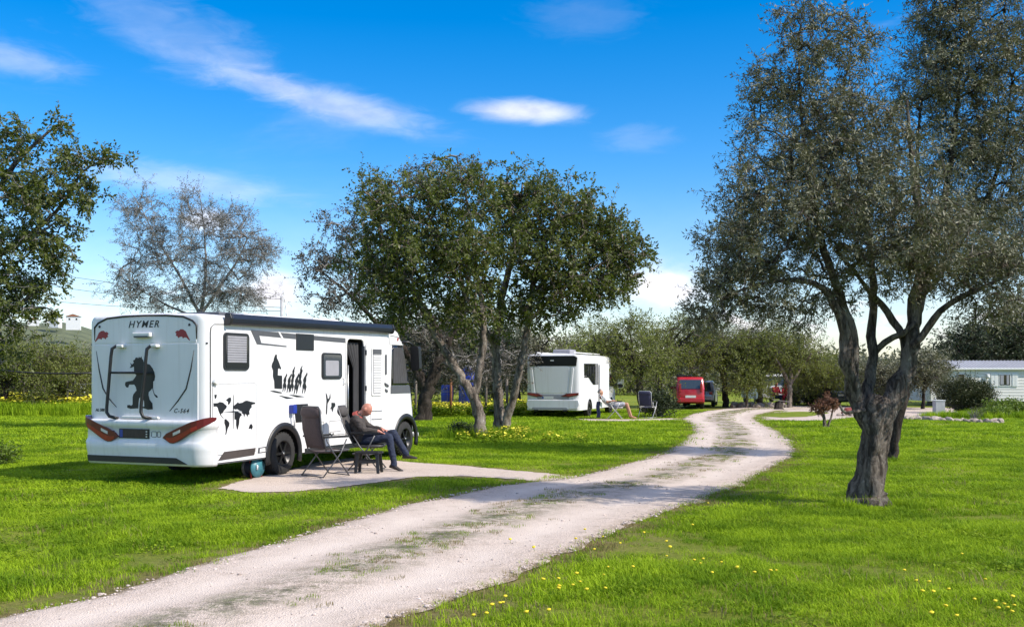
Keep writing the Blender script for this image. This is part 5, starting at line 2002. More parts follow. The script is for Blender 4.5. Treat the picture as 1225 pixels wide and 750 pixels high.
def strip(top, bot, t0, t1, fn):
    """thick strip between an upper and a lower curve"""
    b = MB()
    b.smooth = False
    n = len(top)
    vs = []
    for (a, z), (a2, z2) in zip(top, bot):
        vs += [fn(a, z, t0), fn(a, z, t1), fn(a2, z2, t1), fn(a2, z2, t0)]
    fs = []
    for i in range(n - 1):
        for k in range(4):
            p, q = i * 4 + k, i * 4 + (k + 1) % 4
            fs.append((p, q, q + 4, p + 4))
    fs += [(0, 1, 2, 3), tuple((n - 1) * 4 + k for k in range(4))]
    return b.add(vs, fs)


def tail_light(side):
    mir = (lambda a: a) if side > 0 else (lambda a: WID - a)
    ks = np.linspace(0, 1, 13)
    top = [(mir(-0.07 + .80 * k), float(np.interp(k, [0, .12, .45, .75, .93, 1], [1.06, 1.06, .955, .86, .80, .745]))) for k in ks]
    bot = [(mir(-0.07 + .80 * k), float(np.interp(k, [0, .08, .3, .55, .72, .82, 1], [1.02, .97, .84, .72, .655, .655, .735]))) for k in ks]
    l_ = strip(top, bot, .03, .112, tail_fn).build('tail_light', M['lensdark'], mh)
    mid_t = [(a, z * .62 + z2 * .38) for (a, z), (_, z2) in zip(top, bot)]
    strip([(a, z * .45 + z2 * .55) for (a, z), (_, z2) in zip(top, bot)][3:12], [(a, z * .06 + z2 * .94) for (a, z), (_, z2) in zip(top, bot)][3:12], .10, .116, tail_fn).build('red_lens', M['lensred'], l_)
    strip([(a, z * .80 + z2 * .20) for (a, z), (_, z2) in zip(top, bot)][7:10], [(a, z * .58 + z2 * .42) for (a, z), (_, z2) in zip(top, bot)][7:10], .10, .117, tail_fn).build('clear_lens', M['lensclear'], l_)
    return l_


tail_light(1)
tail_light(-1)

# bicycle rack folded up against the rear: two bent rails and one cross bar
rack = MB()
for s, rail in enumerate(([(1.60, 2.165), (1.68, 2.17), (1.73, 2.13), (1.745, 2.0), (1.77, 1.76), (1.83, 1.20), (1.83, 1.12), (1.78, 1.06), (1.66, 1.02)],
                          [(0.92, 2.165), (0.99, 2.165), (1.03, 2.12), (1.04, 2.0), (1.065, 1.76), (1.14, 1.22), (1.14, 1.13), (1.10, 1.06), (1.0, 1.03)])):
    off = [.02, .09, .12, .13, .13, .13, .13, .13, .06]
    t = MB()
    t.tube([on_rear(a, b, o_) for (a, b), o_ in zip(rail, off)], .026, 10)
    rk = t.build('bike_rack_rail', M['black'], mh)
    t = MB()
    t.box(on_rear(rail[0][0] + .01, rail[0][1] + .005, .05), (.11, .13, .05))
    t.build('rail_bracket', M['offwhite'], rk, bevel=.015)
t = MB()
t.tube([on_rear(1.76, 1.75, .13), on_rear(1.06, 1.75, .13)], .018, 8)
t.build('bike_rack_crossbar', M['black'], mh)
t = MB()
t.prism([(0.86, 1.025), (1.62, 1.025), (1.60, 1.065), (0.88, 1.065)], on_rear, 0.0, .06)
t.build('rack_foot_strip', M['offwhite'], mh, bevel=.01)

# walking bear silhouette on the rear (outline in pixels of an enlargement, turned into metres on the wall)
def outline(px, ox, oy, k, fn_px):
    return [fn_px(ox + x / k, oy + y / k) for x, y in px]


_s, _c = math.sin(YAW), math.cos(YAW)


def side_px(x, y):
    a = (x - 612.5) / FPX
    u = (a * MY - MX) / (_s - a * _c)
    dd_ = MY + u * _c
    return (u, CAMH - (y - HZ) / FPX * dd_)


def rear_px(x, y):
    a = (x - 612.5) / FPX
    v = (MX - a * MY) / (_c + a * _s)
    dd_ = MY + v * _s
    return (v, CAMH - (y - HZ) / FPX * dd_)


bear = [(400, 75), (420, 70), (430, 82), (440, 62), (452, 78), (466, 58), (472, 80), (486, 100), (496, 138), (530, 140), (560, 150), (590, 190), (612, 235), (620, 285), (612, 330), (598, 340),
        (598, 420), (606, 462), (618, 484), (640, 496), (652, 520), (632, 520), (610, 490), (594, 440), (590, 412), (572, 436), (548, 458), (546, 492), (560, 545), (590, 585), (594, 650), (540, 655), (500, 640),
        (470, 636), (472, 622), (500, 620), (496, 560), (480, 516), (458, 510), (440, 530), (434, 580), (432, 640), (345, 645), (308, 634), (308, 604), (336, 602), (352, 612), (368, 596), (368, 520), (376, 484), (412, 440), (404, 400), (386, 374), (330, 374), (318, 408),
        (296, 404), (282, 378), (288, 346), (320, 338), (370, 328), (392, 300), (410, 270), (384, 240), (384, 200), (382, 172), (352, 186), (334, 188), (352, 164), (340, 130), (362, 150), (382, 130), (372, 104), (392, 96)]
flat(outline(bear, 120, 420, 9.375, rear_px), on_rear, 0.0102, 0.0125).build('bear_silhouette', M['decal'], mh)

# world map on the garage door (outlines in pixels of an enlargement)
def sdecal(name, polys, ox, oy, k, t0=.006, t1=.0085):
    b = MB()
    for p in polys:
        b.prism(outline(p, ox, oy, k, side_px), on_side, t0, t1)
    return b.build(name, M['decal'], mh)


gd = MB()
gp = rr_poly(0.17, 0.46, 1.29, 1.575, 0.05)
garage = MB().prism(gp, on_side, -.01, .005).build('garage_door', M['white'], mh)
gd.tube([on_side(a, b, .002) for a, b in gp + gp[:1]], .0055, 5)
gd.build('door_seam', M['greypanel'], garage)
kx = 12.5
world = [
    ([(88, 215), (150, 212), (180, 195), (230, 205), (255, 230), (285, 250), (282, 285), (262, 305), (240, 330), (225, 362), (200, 372), (206, 402), (232, 432), (240, 446), (214, 425), (190, 392), (172, 355), (160, 320), (150, 280), (130, 262), (92, 268)], 'continent'),
    ([(274, 165), (320, 130), (348, 130), (352, 170), (340, 205), (318, 236), (302, 228), (305, 195)], 'continent'),
    ([(252, 455), (275, 450), (325, 505), (322, 550), (300, 590), (285, 650), (274, 690), (264, 686), (270, 630), (266, 560), (250, 510)], 'continent'),
    ([(392, 300), (388, 255), (420, 230), (450, 200), (470, 215), (520, 205), (560, 180), (590, 175), (640, 190), (710, 205), (712, 225), (690, 228), (655, 240), (660, 275), (635, 300), (620, 340), (628, 375), (600, 395), (596, 425), (580, 385), (560, 372), (546, 430), (535, 380), (505, 355), (520, 340), (470, 320), (440, 300), (420, 310)], 'continent'),
    ([(400, 352), (450, 345), (500, 365), (510, 395), (490, 410), (475, 450), (470, 520), (450, 605), (438, 605), (425, 540), (425, 460), (400, 455)], 'continent'),
    ([(614, 585), (635, 530), (660, 525), (675, 565), (660, 608), (640, 590), (618, 600)], 'continent'),
    ([(100, 90), (136, 82), (132, 130), (108, 158)], 'door_latch'), ([(98, 1010), (98, 1010), (98, 1010)], '')]
for p, nm in world[:-1]:
    sdecal(nm, [p], 248, 465, kx)
sdecal('door_latch', [[(100, 740), (136, 732), (132, 780), (108, 808)]], 248, 465, kx)
sdecal('compass_rose', [[(380, 90), (386, 90), (388, 330), (520, 338), (388, 348), (384, 600), (378, 600), (376, 350), (230, 345), (376, 333)]], 248, 465, kx, .008, .010)

# dog sled team
ks = 11.53
sled = [[(163, 105), (183, 105), (183, 150), (205, 195), (240, 290), (238, 310), (215, 290), (200, 300), (195, 390), (255, 395), (255, 575), (152, 570), (148, 470), (130, 400), (132, 320), (112, 270), (118, 230), (142, 180), (142, 160)],
        [(88, 605), (145, 600), (250, 625), (250, 638), (160, 625)], [(210, 665), (300, 682), (420, 706), (320, 712)], [(350, 656), (440, 662), (570, 686), (460, 690)]]
sdecal('sled_silhouette', sled, 315, 415, ks)
dog = [(0, 0), (10, -40), (0, -80), (10, -120), (30, -160), (42, -195), (52, -160), (40, -120), (45, -70), (40, -30), (60, 20), (50, 90), (40, 120), (38, 60), (22, 30), (14, 110), (4, 120), (8, 50)]
for dx, dy, s in ((268, 520, .82), (326, 530, .86), (372, 525, .8), (425, 540, .95), (392, 385, .62), (478, 470, .85), (500, 350, .5), (538, 530, .95)):
    sdecal('dog_silhouette', [[(dx + (x + (y * -.12)) * s, dy + y * s) for x, y in dog]], 315, 415, ks)
# running deer / shrub motif behind the chair
sdecal('deer_silhouette', [[(135, 85), (150, 120), (158, 160), (175, 150), (185, 95), (188, 150), (170, 185), (155, 210), (148, 330), (138, 330), (142, 220), (145, 175)],], 375, 460, 9.375)
sdecal('shrub_silhouette', [[(200, 200), (240, 205), (242, 240), (222, 262), (212, 308), (200, 268), (186, 270), (200, 240)]], 375, 460, 9.375)
sdecal('lettering_mark', [[(165, 545), (185, 540), (205, 560), (220, 535), (225, 560), (200, 575)]], 375, 460, 9.375)

# windows on the wall
def side_window(a0, b0, a1, b1, blind):
    fr = flat(rr_poly(a0, b0, a1, b1, .075), on_side, -.01, .026).build('window', M['black'], mh, bevel=.008)
    flat(rr_poly(a0 + .035, b0 + .035, a1 - .035, b1 - .035, .055), on_side, .02, .030).build('window_pane', M['blueglass'] if not blind else M['glass'], fr)
    bl = MB()
    if blind:
        x0, x1, z0, z1 = a0 + .075, a1 - .085, b0 + .12, b1 - .05
        n = 11
        for k in range(n):
            zz = z0 + (z1 - z0) * k / n
            hh = (z1 - z0) / n
            bl.prism([(x0, zz + .004), (x1, zz + .004), (x1, zz + hh - .003), (x0, zz + hh - .003)], on_side, .028, .0335)
        q = bl.build('blind', M['blind'], fr)
        q['kind'] = 'stuff'
    else:
        flat(rr_poly(a0 + .10, b0 + .06, a1 - .13, b0 + .34, .03), on_side, .028, .032).build('blind', M['blind'], fr)
    return fr


side_window(0.42, 1.79, 1.07, 2.385, True)
side_window(3.24, 1.64, 3.92, 2.12, False)
flat([(2.43, 2.15), (2.98, 2.15), (2.98, 2.44), (2.43, 2.44)], on_side, -.01, .016).build('roof_vent_panel', M['black'], mh, bevel=.005)
# grey accent panel under the awning
flat([(1.13, 2.45), (2.42, 2.43), (2.42, 2.33), (1.98, 2.34), (1.30, 2.365), (1.40, 2.235), (2.16, 2.195), (2.16, 2.215), (1.42, 2.255), (1.30, 2.22)][0:1] + [(2.42, 2.43), (2.42, 2.34), (1.36, 2.365), (1.42, 2.245), (2.14, 2.215), (2.14, 2.195), (1.30, 2.22)], on_side, 0.0, .0055).build('accent_panel', M['greypanel'], mh)
flat([(2.985, 2.42), (4.07, 2.41), (4.07, 2.32), (2.985, 2.34)], on_side, 0.0, .0055).build('accent_panel', M['greypanel'], mh)
flat([(1.88, 2.46), (1.93, 2.46), (2.06, 2.33), (2.0, 2.33)], on_side, .005, .0075).build('accent_slash', M['white'], mh)
# seams
t = MB()
t.tube([on_side(a, b, .001) for a, b in ((.115, .62), (.115, 2.36), (.13, 2.45), (.20, 2.50), (.45, 2.51))], .007, 5)
t.build('corner_seam', M['black'], mh)
t = MB()
t.tube([on_side(a, b, .001) for a, b in ((5.80, 2.52), (6.1, 2.50), (6.42, 2.44))], .006, 5)
t.build('cab_seam', M['black'], mh)
t = MB()
t.box(on_side(.20, 1.60, .03), (.10, .06, .06), Matrix.Rotation(R(25), 3, 'Y'))
t.build('door_catch', M['offwhite'], mh, bevel=.012)
t = MB()
t.tube([on_side(5.79, z, .0015) for z in (.72, 1.2, 1.8, 2.48)], .0045, 5)
t.build('panel_seam', M['greypanel'], mh)
t = MB()
t.tube([on_side(x, .60, .0015) for x in (2.72, 3.4, 4.05)], .005, 5)
t.build('panel_seam', M['greypanel'], mh)
for x in (2.9, 3.5):
    lk = rr_poly(x, .66, x + .42, .86, .03)
    t = MB()
    t.tube([on_side(a, b, .001) for a, b in lk + lk[:1]], .004, 5)
    t.build('locker_seam', M['greypanel'], mh)
t = MB()
t.prism(rr_poly(5.05, 1.02, 5.25, 1.22, .03), on_side, -.004, .007)
t.build('filler_flap', M['white'], mh, bevel=.003)
for a0_, a1_, z_ in ((.20, 2.16, 1.0), (.20, 2.16, .685)):
    t = MB()
    t.tube([on_rear(x, z_ + .004, .074 if z_ < .9 else .012) for x in (a0_, 1.18, a1_)], .004, 5)
    t.build('bumper_seam', M['greypanel'], mh)
for k in range(2):
    t = MB()
    t.box((2.6 + 1.6 * k, 1.9, 2.74), (1.2, .65, .03))
    t.build('solar_panel', M['navy'], mh, bevel=.006)
# skirt
flat([(0.30, .375), (0.44, .505), (1.26, .515), (1.22, .40)], on_side, -.01, .010).build('skirt_panel', M['brownpanel'], mh)
flat([(1.32, .42), (1.60, .43), (1.58, .52), (1.34, .51)], on_side, -.01, .012).build('side_reflector_frame', M['greypanel'], mh)
flat([(1.36, .435), (1.52, .44), (1.51, .50), (1.37, .495)], on_side, .010, .015).build('side_reflector', M['offwhite'], mh)
t = MB()
t.box((4.35, .012, .36), (3.3, .03, .10))
t.build('skirt_sill', M['black'], mh, bevel=.008)
t = MB()
t.box((.9, .03, .335), (1.3, .03, .04))
t.build('skirt_sill', M['greypanel'], mh)
# service hatch with the blue mains plug beside the wheel
flat([(2.36, .88), (2.80, .88), (2.80, 1.20), (2.36, 1.20)], on_side, -.005, .008).build('service_hatch', M['black'], mh, bevel=.004)
pl = MB()
pl.box(on_side(2.27, 1.12, .05), (.11, .10, .15))
pl.build('mains_plug', M['bluetank'], mh, bevel=.015)
t = MB()
t.tube([on_side(2.27, 1.05, .06), on_side(2.29, .9, .07), on_side(2.31, .8, .05)], .016, 6)
t.build('plug_cable', M['offwhite'], mh)
# awning roll along the roof edge
t = MB()
t.prism([(.015, 2.515), (.015, 2.67), (.05, 2.69), (.11, 2.68), (.135, 2.61), (.12, 2.54), (.08, 2.51)], lambda a, b, t_: (t_, -a, b + t_ * .010 - .01), .50, 5.70)
aw = t.build('awning', M['navy'], mh, bevel=.012)
for x in (.44, 5.70):
    t = MB()
    t.prism([(.012, 2.50), (.012, 2.68), (.05, 2.70), (.12, 2.69), (.147, 2.61), (.13, 2.53), (.09, 2.50)], lambda a, b, t_: (t_, -a, b + x * .010 - .01), x, x + .06)
    t.build('awning_end_cap', M['black'], aw, bevel=.01)
# roof furniture
t = MB()
t.box((3.8, 1.2, 2.72), (5.0, 1.9, .035))
t.build('roof_edge', M['white'], mh, bevel=.015)
t = MB()
t.box((1.35, .95, 2.72), (.75, .9, .07))
t.build('roof_hatch', M['greypanel'], mh, bevel=.025)
t = MB()
t.box((4.3, .9, 2.765), (.9, .7, .06))
t.build('roof_hatch', M['white'], mh, bevel=.025)

# doorway: curtain and open door leaf
cu_ = MB()
def curtain(mb, a0, a1, z0, z1, depth, folds, amp, top_fan=0.0):
    n = folds * 6
    vs, fs = [], []
    rows = 7
    for j in range(rows + 1):
        z = z0 + (z1 - z0) * j / rows
        fan = top_fan * max(0, (j / rows - .72) / .28)
        for k in range(n + 1):
            f = k / n
            a = a0 + (a1 - a0) * f - fan * (1 - f)
            vs.append(on_side(a, z, -(depth + amp * math.sin(f * folds * 2 * math.pi))))
    for j in range(rows):
        for k in range(n):
            p = j * (n + 1) + k
            fs.append((p, p + 1, p + n + 2, p + n + 1))
    mb.smooth = True
    mb.add(vs, fs)
    return mb


curtain(MB(), 4.52, 4.70, .60, 2.34, .10, 4, .022, .34).build('doorway_curtain', M['curtain'], mh, fix=False)
fr = MB()
fp = [(4.09, .57), (4.09, 2.30), (4.12, 2.38), (4.20, 2.415), (4.64, 2.415), (4.72, 2.38), (4.75, 2.30), (4.75, .57)]
fr.tube([on_side(a, b, .003) for a, b in fp], .020, 6)
fr.build('door_frame', M['offwhite'], mh)
t = MB()
t.tube([on_side(4.36, .60, -.12), on_side(4.36, 1.9, -.12)], .018, 6)
t.build('grab_rail', M['steel'], mh)
t = MB()
t.box(on_side(4.72, 1.4, .012), (.035, .05, 1.75))
for z in (.8, 1.45, 2.15):
    t.box(on_side(4.77, z, .03), (.03, .05, .10))
t.build('door_hinge_post', M['greypanel'], mh)
ang = R(13)
def on_leaf(a, b, t_):       # a along the leaf from the hinge, inner face outwards
    return (4.80 + a * math.cos(ang) - t_ * math.sin(ang), -(.03 + a * math.sin(ang) + t_ * math.cos(ang)), b)


LW = .70
leaf_d = flat(rr_poly(0, .58, LW, 2.36, .09), on_leaf, -.045, 0.0).build('entrance_door', M['offwhite'], mh, bevel=.012)
flat(rr_poly(.14, 1.30, .44, 2.25, .04), on_leaf, -.01, .018).build('door_window_frame', M['offwhite'], leaf_d, bevel=.006)
pn = flat(rr_poly(.18, 1.34, .40, 2.21, .03), on_leaf, .012, .022).build('door_blind', M['blind'], leaf_d)
sl = MB()
for k in range(16):
    z = 1.36 + k * .05
    sl.prism([(.19, z), (.39, z), (.39, z + .036), (.19, z + .036)], on_leaf, .02, .027)
q = sl.build('blind_pleats', M['offwhite'], leaf_d)
q['kind'] = 'stuff'
flat([(.17, 2.12), (.41, 2.12), (.41, 2.22), (.17, 2.22)], on_leaf, .02, .030).build('blind_cassette', M['greypanel'], leaf_d)
flat(rr_poly(.12, .68, .46, 1.18, .04), on_leaf, -.005, .012).build('door_tray', M['offwhite'], leaf_d, bevel=.005)
for z in (.84, 1.0):
    flat([(.14, z), (.44, z), (.44, z + .012), (.14, z + .012)], on_leaf, .01, .03).build('tray_ledge', M['blind'], leaf_d)
flat(rr_poly(.54, 1.72, .585, 2.12, .015), on_leaf, -.005, .014).build('door_slot', M['greypanel'], leaf_d)
flat([(.52, 1.56), (.62, 1.52), (.64, 1.47), (.54, 1.50)], on_leaf, -.002, .03).build('door_handle', M['greypanel'], leaf_d, bevel=.008)
flat([(.54, 1.44), (.62, 1.40), (.60, 1.36), (.54, 1.39)], on_leaf, -.002, .022).build('door_lock', M['greypanel'], leaf_d, bevel=.006)
t = MB()
t.tube([on_side(3.98, 1.66, .0), on_side(4.0, 1.62, .04), on_side(4.0, 1.55, .04), on_side(3.98, 1.52, .0)], .012, 6)
t.build('grab_handle', M['offwhite'], mh)

# cab side window, windscreen, mirror
def cab_side(a, b, t_):
    return (a, -t_, b)


def nose_at(z, t_, off=0.0):
    """point on the cab's skin: t_ 0..1 runs forward along the side and round the front corner"""
    L0 = 7.35 - 1.4
    f = float(np.interp(z, ZS, US))
    ins = .35 * max(0, (t_ - .35) / .65) ** 2.6
    ins2 = .35 * max(0, (t_ + .01 - .35) / .65) ** 2.6
    du, dv = (f - L0) * .01, ins2 - ins
    k_ = math.hypot(du, dv)
    return Vector((L0 + t_ * (f - L0) + dv / k_ * off, ins - du / k_ * off, z))


def skin_panel(t0, t1, z0, z1, off, nt=10, nz=6):
    b = MB()
    b.smooth = True
    vs, fs = [], []
    for j in range(nz + 1):
        z = z0 + (z1 - z0) * j / nz
        ta, tb_ = (t0(z), t1(z))
        for k in range(nt + 1):
            vs.append(nose_at(z, ta + (tb_ - ta) * k / nt, off))
    for j in range(nz):
        for k in range(nt):
            p = j * (nt + 1) + k
            fs.append((p, p + 1, p + nt + 2, p + nt + 1))
    return b.add(vs, fs)


cw = skin_panel(lambda z: -.09, lambda z: .74 - .05 * (z - 1.5), 1.50, 2.33, .012).build('cab_window', M['glass'], mh, fix=False)
md = cw.modifiers.new('thick', 'SOLIDIFY')
md.thickness = .02
cc = MB()
cc.smooth = True
vs, fs = [], []
for j in range(6):
    z = 1.54 + .74 * j / 5
    for k in range(61):
        f = k / 60
        vs.append(nose_at(z, -.03 + .66 * f - .10 * (j / 5) * f, .018 + .006 * math.sin(f * 44)))
for j in range(5):
    for k in range(60):
        p = j * 61 + k
        fs.append((p, p + 1, p + 62, p + 61))
cc.add(vs, fs)
cc.build('cab_curtain', M['curtain'], cw, fix=False)
skin_panel(lambda z: -.10, lambda z: .80, 1.33, 1.49, .010, 10, 2).build('cab_window_sill', M['greypanel'], mh, fix=False)
flat([(5.79, 2.335), (5.79, 2.41), (6.30, 2.41), (6.38, 2.335)], cab_side, -.01, .009).build('cab_window_header', M['offwhite'], mh)
t = MB()
t.prism([(6.10, 2.46), (6.16, 2.50), (6.17, 2.44), (6.12, 2.40)], on_side, 0, .006)
t.build('side_marker', M['lensred'], mh)
ws = MB()
ws.smooth = True
vs, fs = [], []
tt_ = [.78, .84, .89, .93, .96, .985]
cols = len(tt_) * 2 + 7
for j in range(7):
    z = 1.45 + (2.40 - 1.45) * j / 6
    row = [nose_at(z, t_, .014) for t_ in tt_]
    f = float(np.interp(z, ZS, US)) + .014
    row += [Vector((f, .35 + (WID - .7) * k / 6, z)) for k in range(7)]
    row += [Vector((nose_at(z, t_, .014).x, WID - nose_at(z, t_, .014).y, z)) for t_ in tt_[::-1]]
    vs += row
for j in range(6):
    for k in range(cols - 1):
        p = j * cols + k
        fs.append((p, p + 1, p + cols + 1, p + cols))
ws.add(vs, fs)
ws.build('windscreen', M['glass'], mh, fix=False)
t = MB()
t.tube([(6.30, -.0, 2.40), (6.42, -.10, 2.40), (6.52, -.15, 2.34)], .028, 6)
mr_ = t.build('mirror_arm', M['black'], mh)
t = MB()
t.prism(rr_poly(-.10, 1.80, .10, 2.32, .06), lambda a, b, t_: (6.54 + t_ + (2.3 - b) * .10, -.20 - a, b), -.05, .07)
t.build('wing_mirror', M['black'], mh, bevel=.02)
# front corner trim line
t = MB()
t.tube([nose_at(z, .78, .002) for z in (1.34, 1.2, .95, .6, .42)], .007, 5)
t.build('front_seam', M['greypanel'], mh)
t = MB()
t.box((7.20, .35, .42), (.18, .5, .10))
t.build('front_bumper_lip', M['offwhite'], mh, bevel=.03)
# wheels and arches
for v, out in ((.14, -1), (WID - .14, 1)):
    wheel(mh, 2.08, v, .365, .26, out)
    wheel(mh, 6.50, v, .365, .26, out)
for uu in (2.08, 6.50):
    arch(uu, .36, .43, .54, -.016, .03, -18, 198).build('wheel_arch', M['black'], mh)
    arch(uu, .36, .43, .52, WID + .012, WID - .03, 0, 180).build('wheel_arch', M['black'], mh)
t = MB()
t.box((3.7, WID / 2, .36), (7.0, WID - .5, .12))
t.build('chassis', M['black'], mh)


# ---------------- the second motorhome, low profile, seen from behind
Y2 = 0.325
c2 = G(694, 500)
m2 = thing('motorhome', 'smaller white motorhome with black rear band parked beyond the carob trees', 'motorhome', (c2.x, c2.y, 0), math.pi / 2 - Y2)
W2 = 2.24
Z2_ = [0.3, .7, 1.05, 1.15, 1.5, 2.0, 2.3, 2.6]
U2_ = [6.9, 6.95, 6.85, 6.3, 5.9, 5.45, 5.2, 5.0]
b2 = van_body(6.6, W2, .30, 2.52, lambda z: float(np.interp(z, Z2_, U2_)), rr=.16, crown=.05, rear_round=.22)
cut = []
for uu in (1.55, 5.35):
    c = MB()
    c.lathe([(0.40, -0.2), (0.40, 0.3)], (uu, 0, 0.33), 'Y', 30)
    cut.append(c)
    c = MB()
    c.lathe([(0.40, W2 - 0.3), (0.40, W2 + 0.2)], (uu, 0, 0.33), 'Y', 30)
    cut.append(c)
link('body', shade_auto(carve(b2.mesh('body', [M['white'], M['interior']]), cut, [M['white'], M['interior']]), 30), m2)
flat([(.16, 2.06), (.12, 2.40), (.25, 2.46), (W2 - .25, 2.46), (W2 - .12, 2.40), (W2 - .16, 2.06)], on_rear, -.06, .025).build('rear_window_band', M['blackgloss'], m2, bevel=.01)
flat([(1.08, 2.26), (1.22, 2.26), (1.22, 2.30), (1.08, 2.30)], on_rear, .02, .035).build('brake_lamp', M['offwhite'], m2)
flat([(.52, .98), (.44, 2.0), (.56, 2.05), (1.80, 2.05), (1.92, 2.0), (1.80, .98)], on_rear, -.05, .022).build('rear_panel', M['rearwhite'], m2, bevel=.012)
flat([(1.86, .98), (1.98, 2.0), (2.10, 2.0), (2.02, .98)], on_rear, -.05, .03).build('rear_rib', M['white'], m2, bevel=.012)
flat([(.46, .98), (.36, 2.0), (.26, 2.0), (.36, .98)], on_rear, -.05, .03).build('rear_rib', M['white'], m2, bevel=.012)
flat([(.45, .74), (.45, .92), (1.85, .92), (1.75, .74)], on_rear, -.05, .02).build('plate_recess', M['blind'], m2)
p_ = flat([(1.10, .75), (1.10, .85), (1.58, .85), (1.58, .75)], on_rear, .0, .03).build('number_plate', M['platewhite'], m2)
flat([(1.50, .76), (1.50, .84), (1.57, .84), (1.57, .76)], on_rear, .02, .033).build('plate_band', M['plateblue'], p_)
letters('48 TB 71', .085, (1.28, .80), lambda a, b, t_: on_rear(a, b, t_ + .031), p_, M['decal'], 0, .9, .001, 'plate_characters') if False else None
t = MB()
t.prism([(.10, .34), (.02, .55), (.06, .72), (W2 - .06, .72), (W2 - .02, .55), (W2 - .10, .34)], on_rear, -.10, .05)
t.build('rear_bumper', M['white'], m2, bevel=.03)
flat([(.45, .32), (.55, .41), (1.95, .41), (2.02, .32)], on_rear, .03, .056).build('bumper_recess', M['blind'], m2)
for (a0, a1, dr_) in ((.06, .78, 1), (W2 - .06, W2 - .72, -1)):
    l_ = flat([(a0, 1.0), (a0, .90), ((a0 * .4 + a1 * .6), .82), (a1, .86), (a0 * .3 + a1 * .7, .96)], on_rear, -.02, .045).build('tail_light', M['lensdark'], m2, bevel=.01)
    flat([(a0 * .85 + a1 * .15, .97), (a0 * .85 + a1 * .15, .91), (a0 * .4 + a1 * .6, .86), (a0 * .3 + a1 * .7, .91)], on_rear, .03, .05).build('red_lens', M['lensred'], l_)
cw = flat([(.62, 1.60), (.58, 2.16), (2.90, 2.18), (2.90, 1.30), (2.1, 1.30), (1.75, 1.42), (1.3, 1.60)], on_side, -.01, .014).build('side_window', M['glass'], m2)
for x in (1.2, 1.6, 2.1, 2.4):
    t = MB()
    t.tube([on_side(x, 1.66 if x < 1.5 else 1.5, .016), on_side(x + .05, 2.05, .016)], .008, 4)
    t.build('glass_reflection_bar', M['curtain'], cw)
d_ = flat(rr_poly(0, .55, .65, 2.18, .06), lambda a, b, t_: (3.02 + a * .93 - t_ * .36, -.03 - a * .36 - t_ * .93, b), 0, .05).build('entrance_door', M['white'], m2, bevel=.02)
flat(rr_poly(.12, 1.25, .5, 2.0, .05), lambda a, b, t_: (3.02 - t_ * .3, -.02 - a * .96, b), -.02, .055).build('door_window', M['glass'], d_) if False else None
flat([(5.0, 1.2), (5.0, 1.75), (5.45, 1.75), (6.0, 1.2)], on_side, -.02, .012).build('cab_window', M['glass'], m2)
t = MB()
t.tube([(5.75, 0, 1.25), (5.8, -.18, 1.30)], .04, 6)
t.build('mirror_arm', M['black'], m2)
t = MB()
t.prism(rr_poly(-.14, 1.12, .14, 1.52, .07), lambda a, b, t_: (5.82 + t_, -.32 - a, b), -.06, .06)
q = t.build('wing_mirror', M['white'], m2, bevel=.03)
flat(rr_poly(-.12, 1.14, .12, 1.30, .05), lambda a, b, t_: (5.82 + t_, -.32 - a, b), -.075, -.062).build('mirror_glass', M['black'], q)
for uu in (1.55, 5.35):
    wheel(m2, uu, .12, .33, .22, -1)
    wheel(m2, uu, W2 - .12, .33, .22, 1)
t = MB()
t.box((1.2, .98, 2.64), (.9, .75, .20))
t.build('air_conditioner', M['blind'], m2, bevel=.05)
t = MB()
for y_ in (.35, W2 - .35):
    t.tube([(.35, y_, 2.60), (4.6, y_, 2.60)], .025, 6)
t.build('roof_rail', M['offwhite'], m2)
t = MB()
t.box((3.2, W2 / 2, .34), (5.6, W2 - .5, .12))
t.build('chassis', M['black'], m2)
for a in (.62, 1.82):
    t = MB()
    t.box(on_rear(a, .30, .0), (.10, .16, .10))
    t.build('tow_eye', M['black'], m2, bevel=.02)


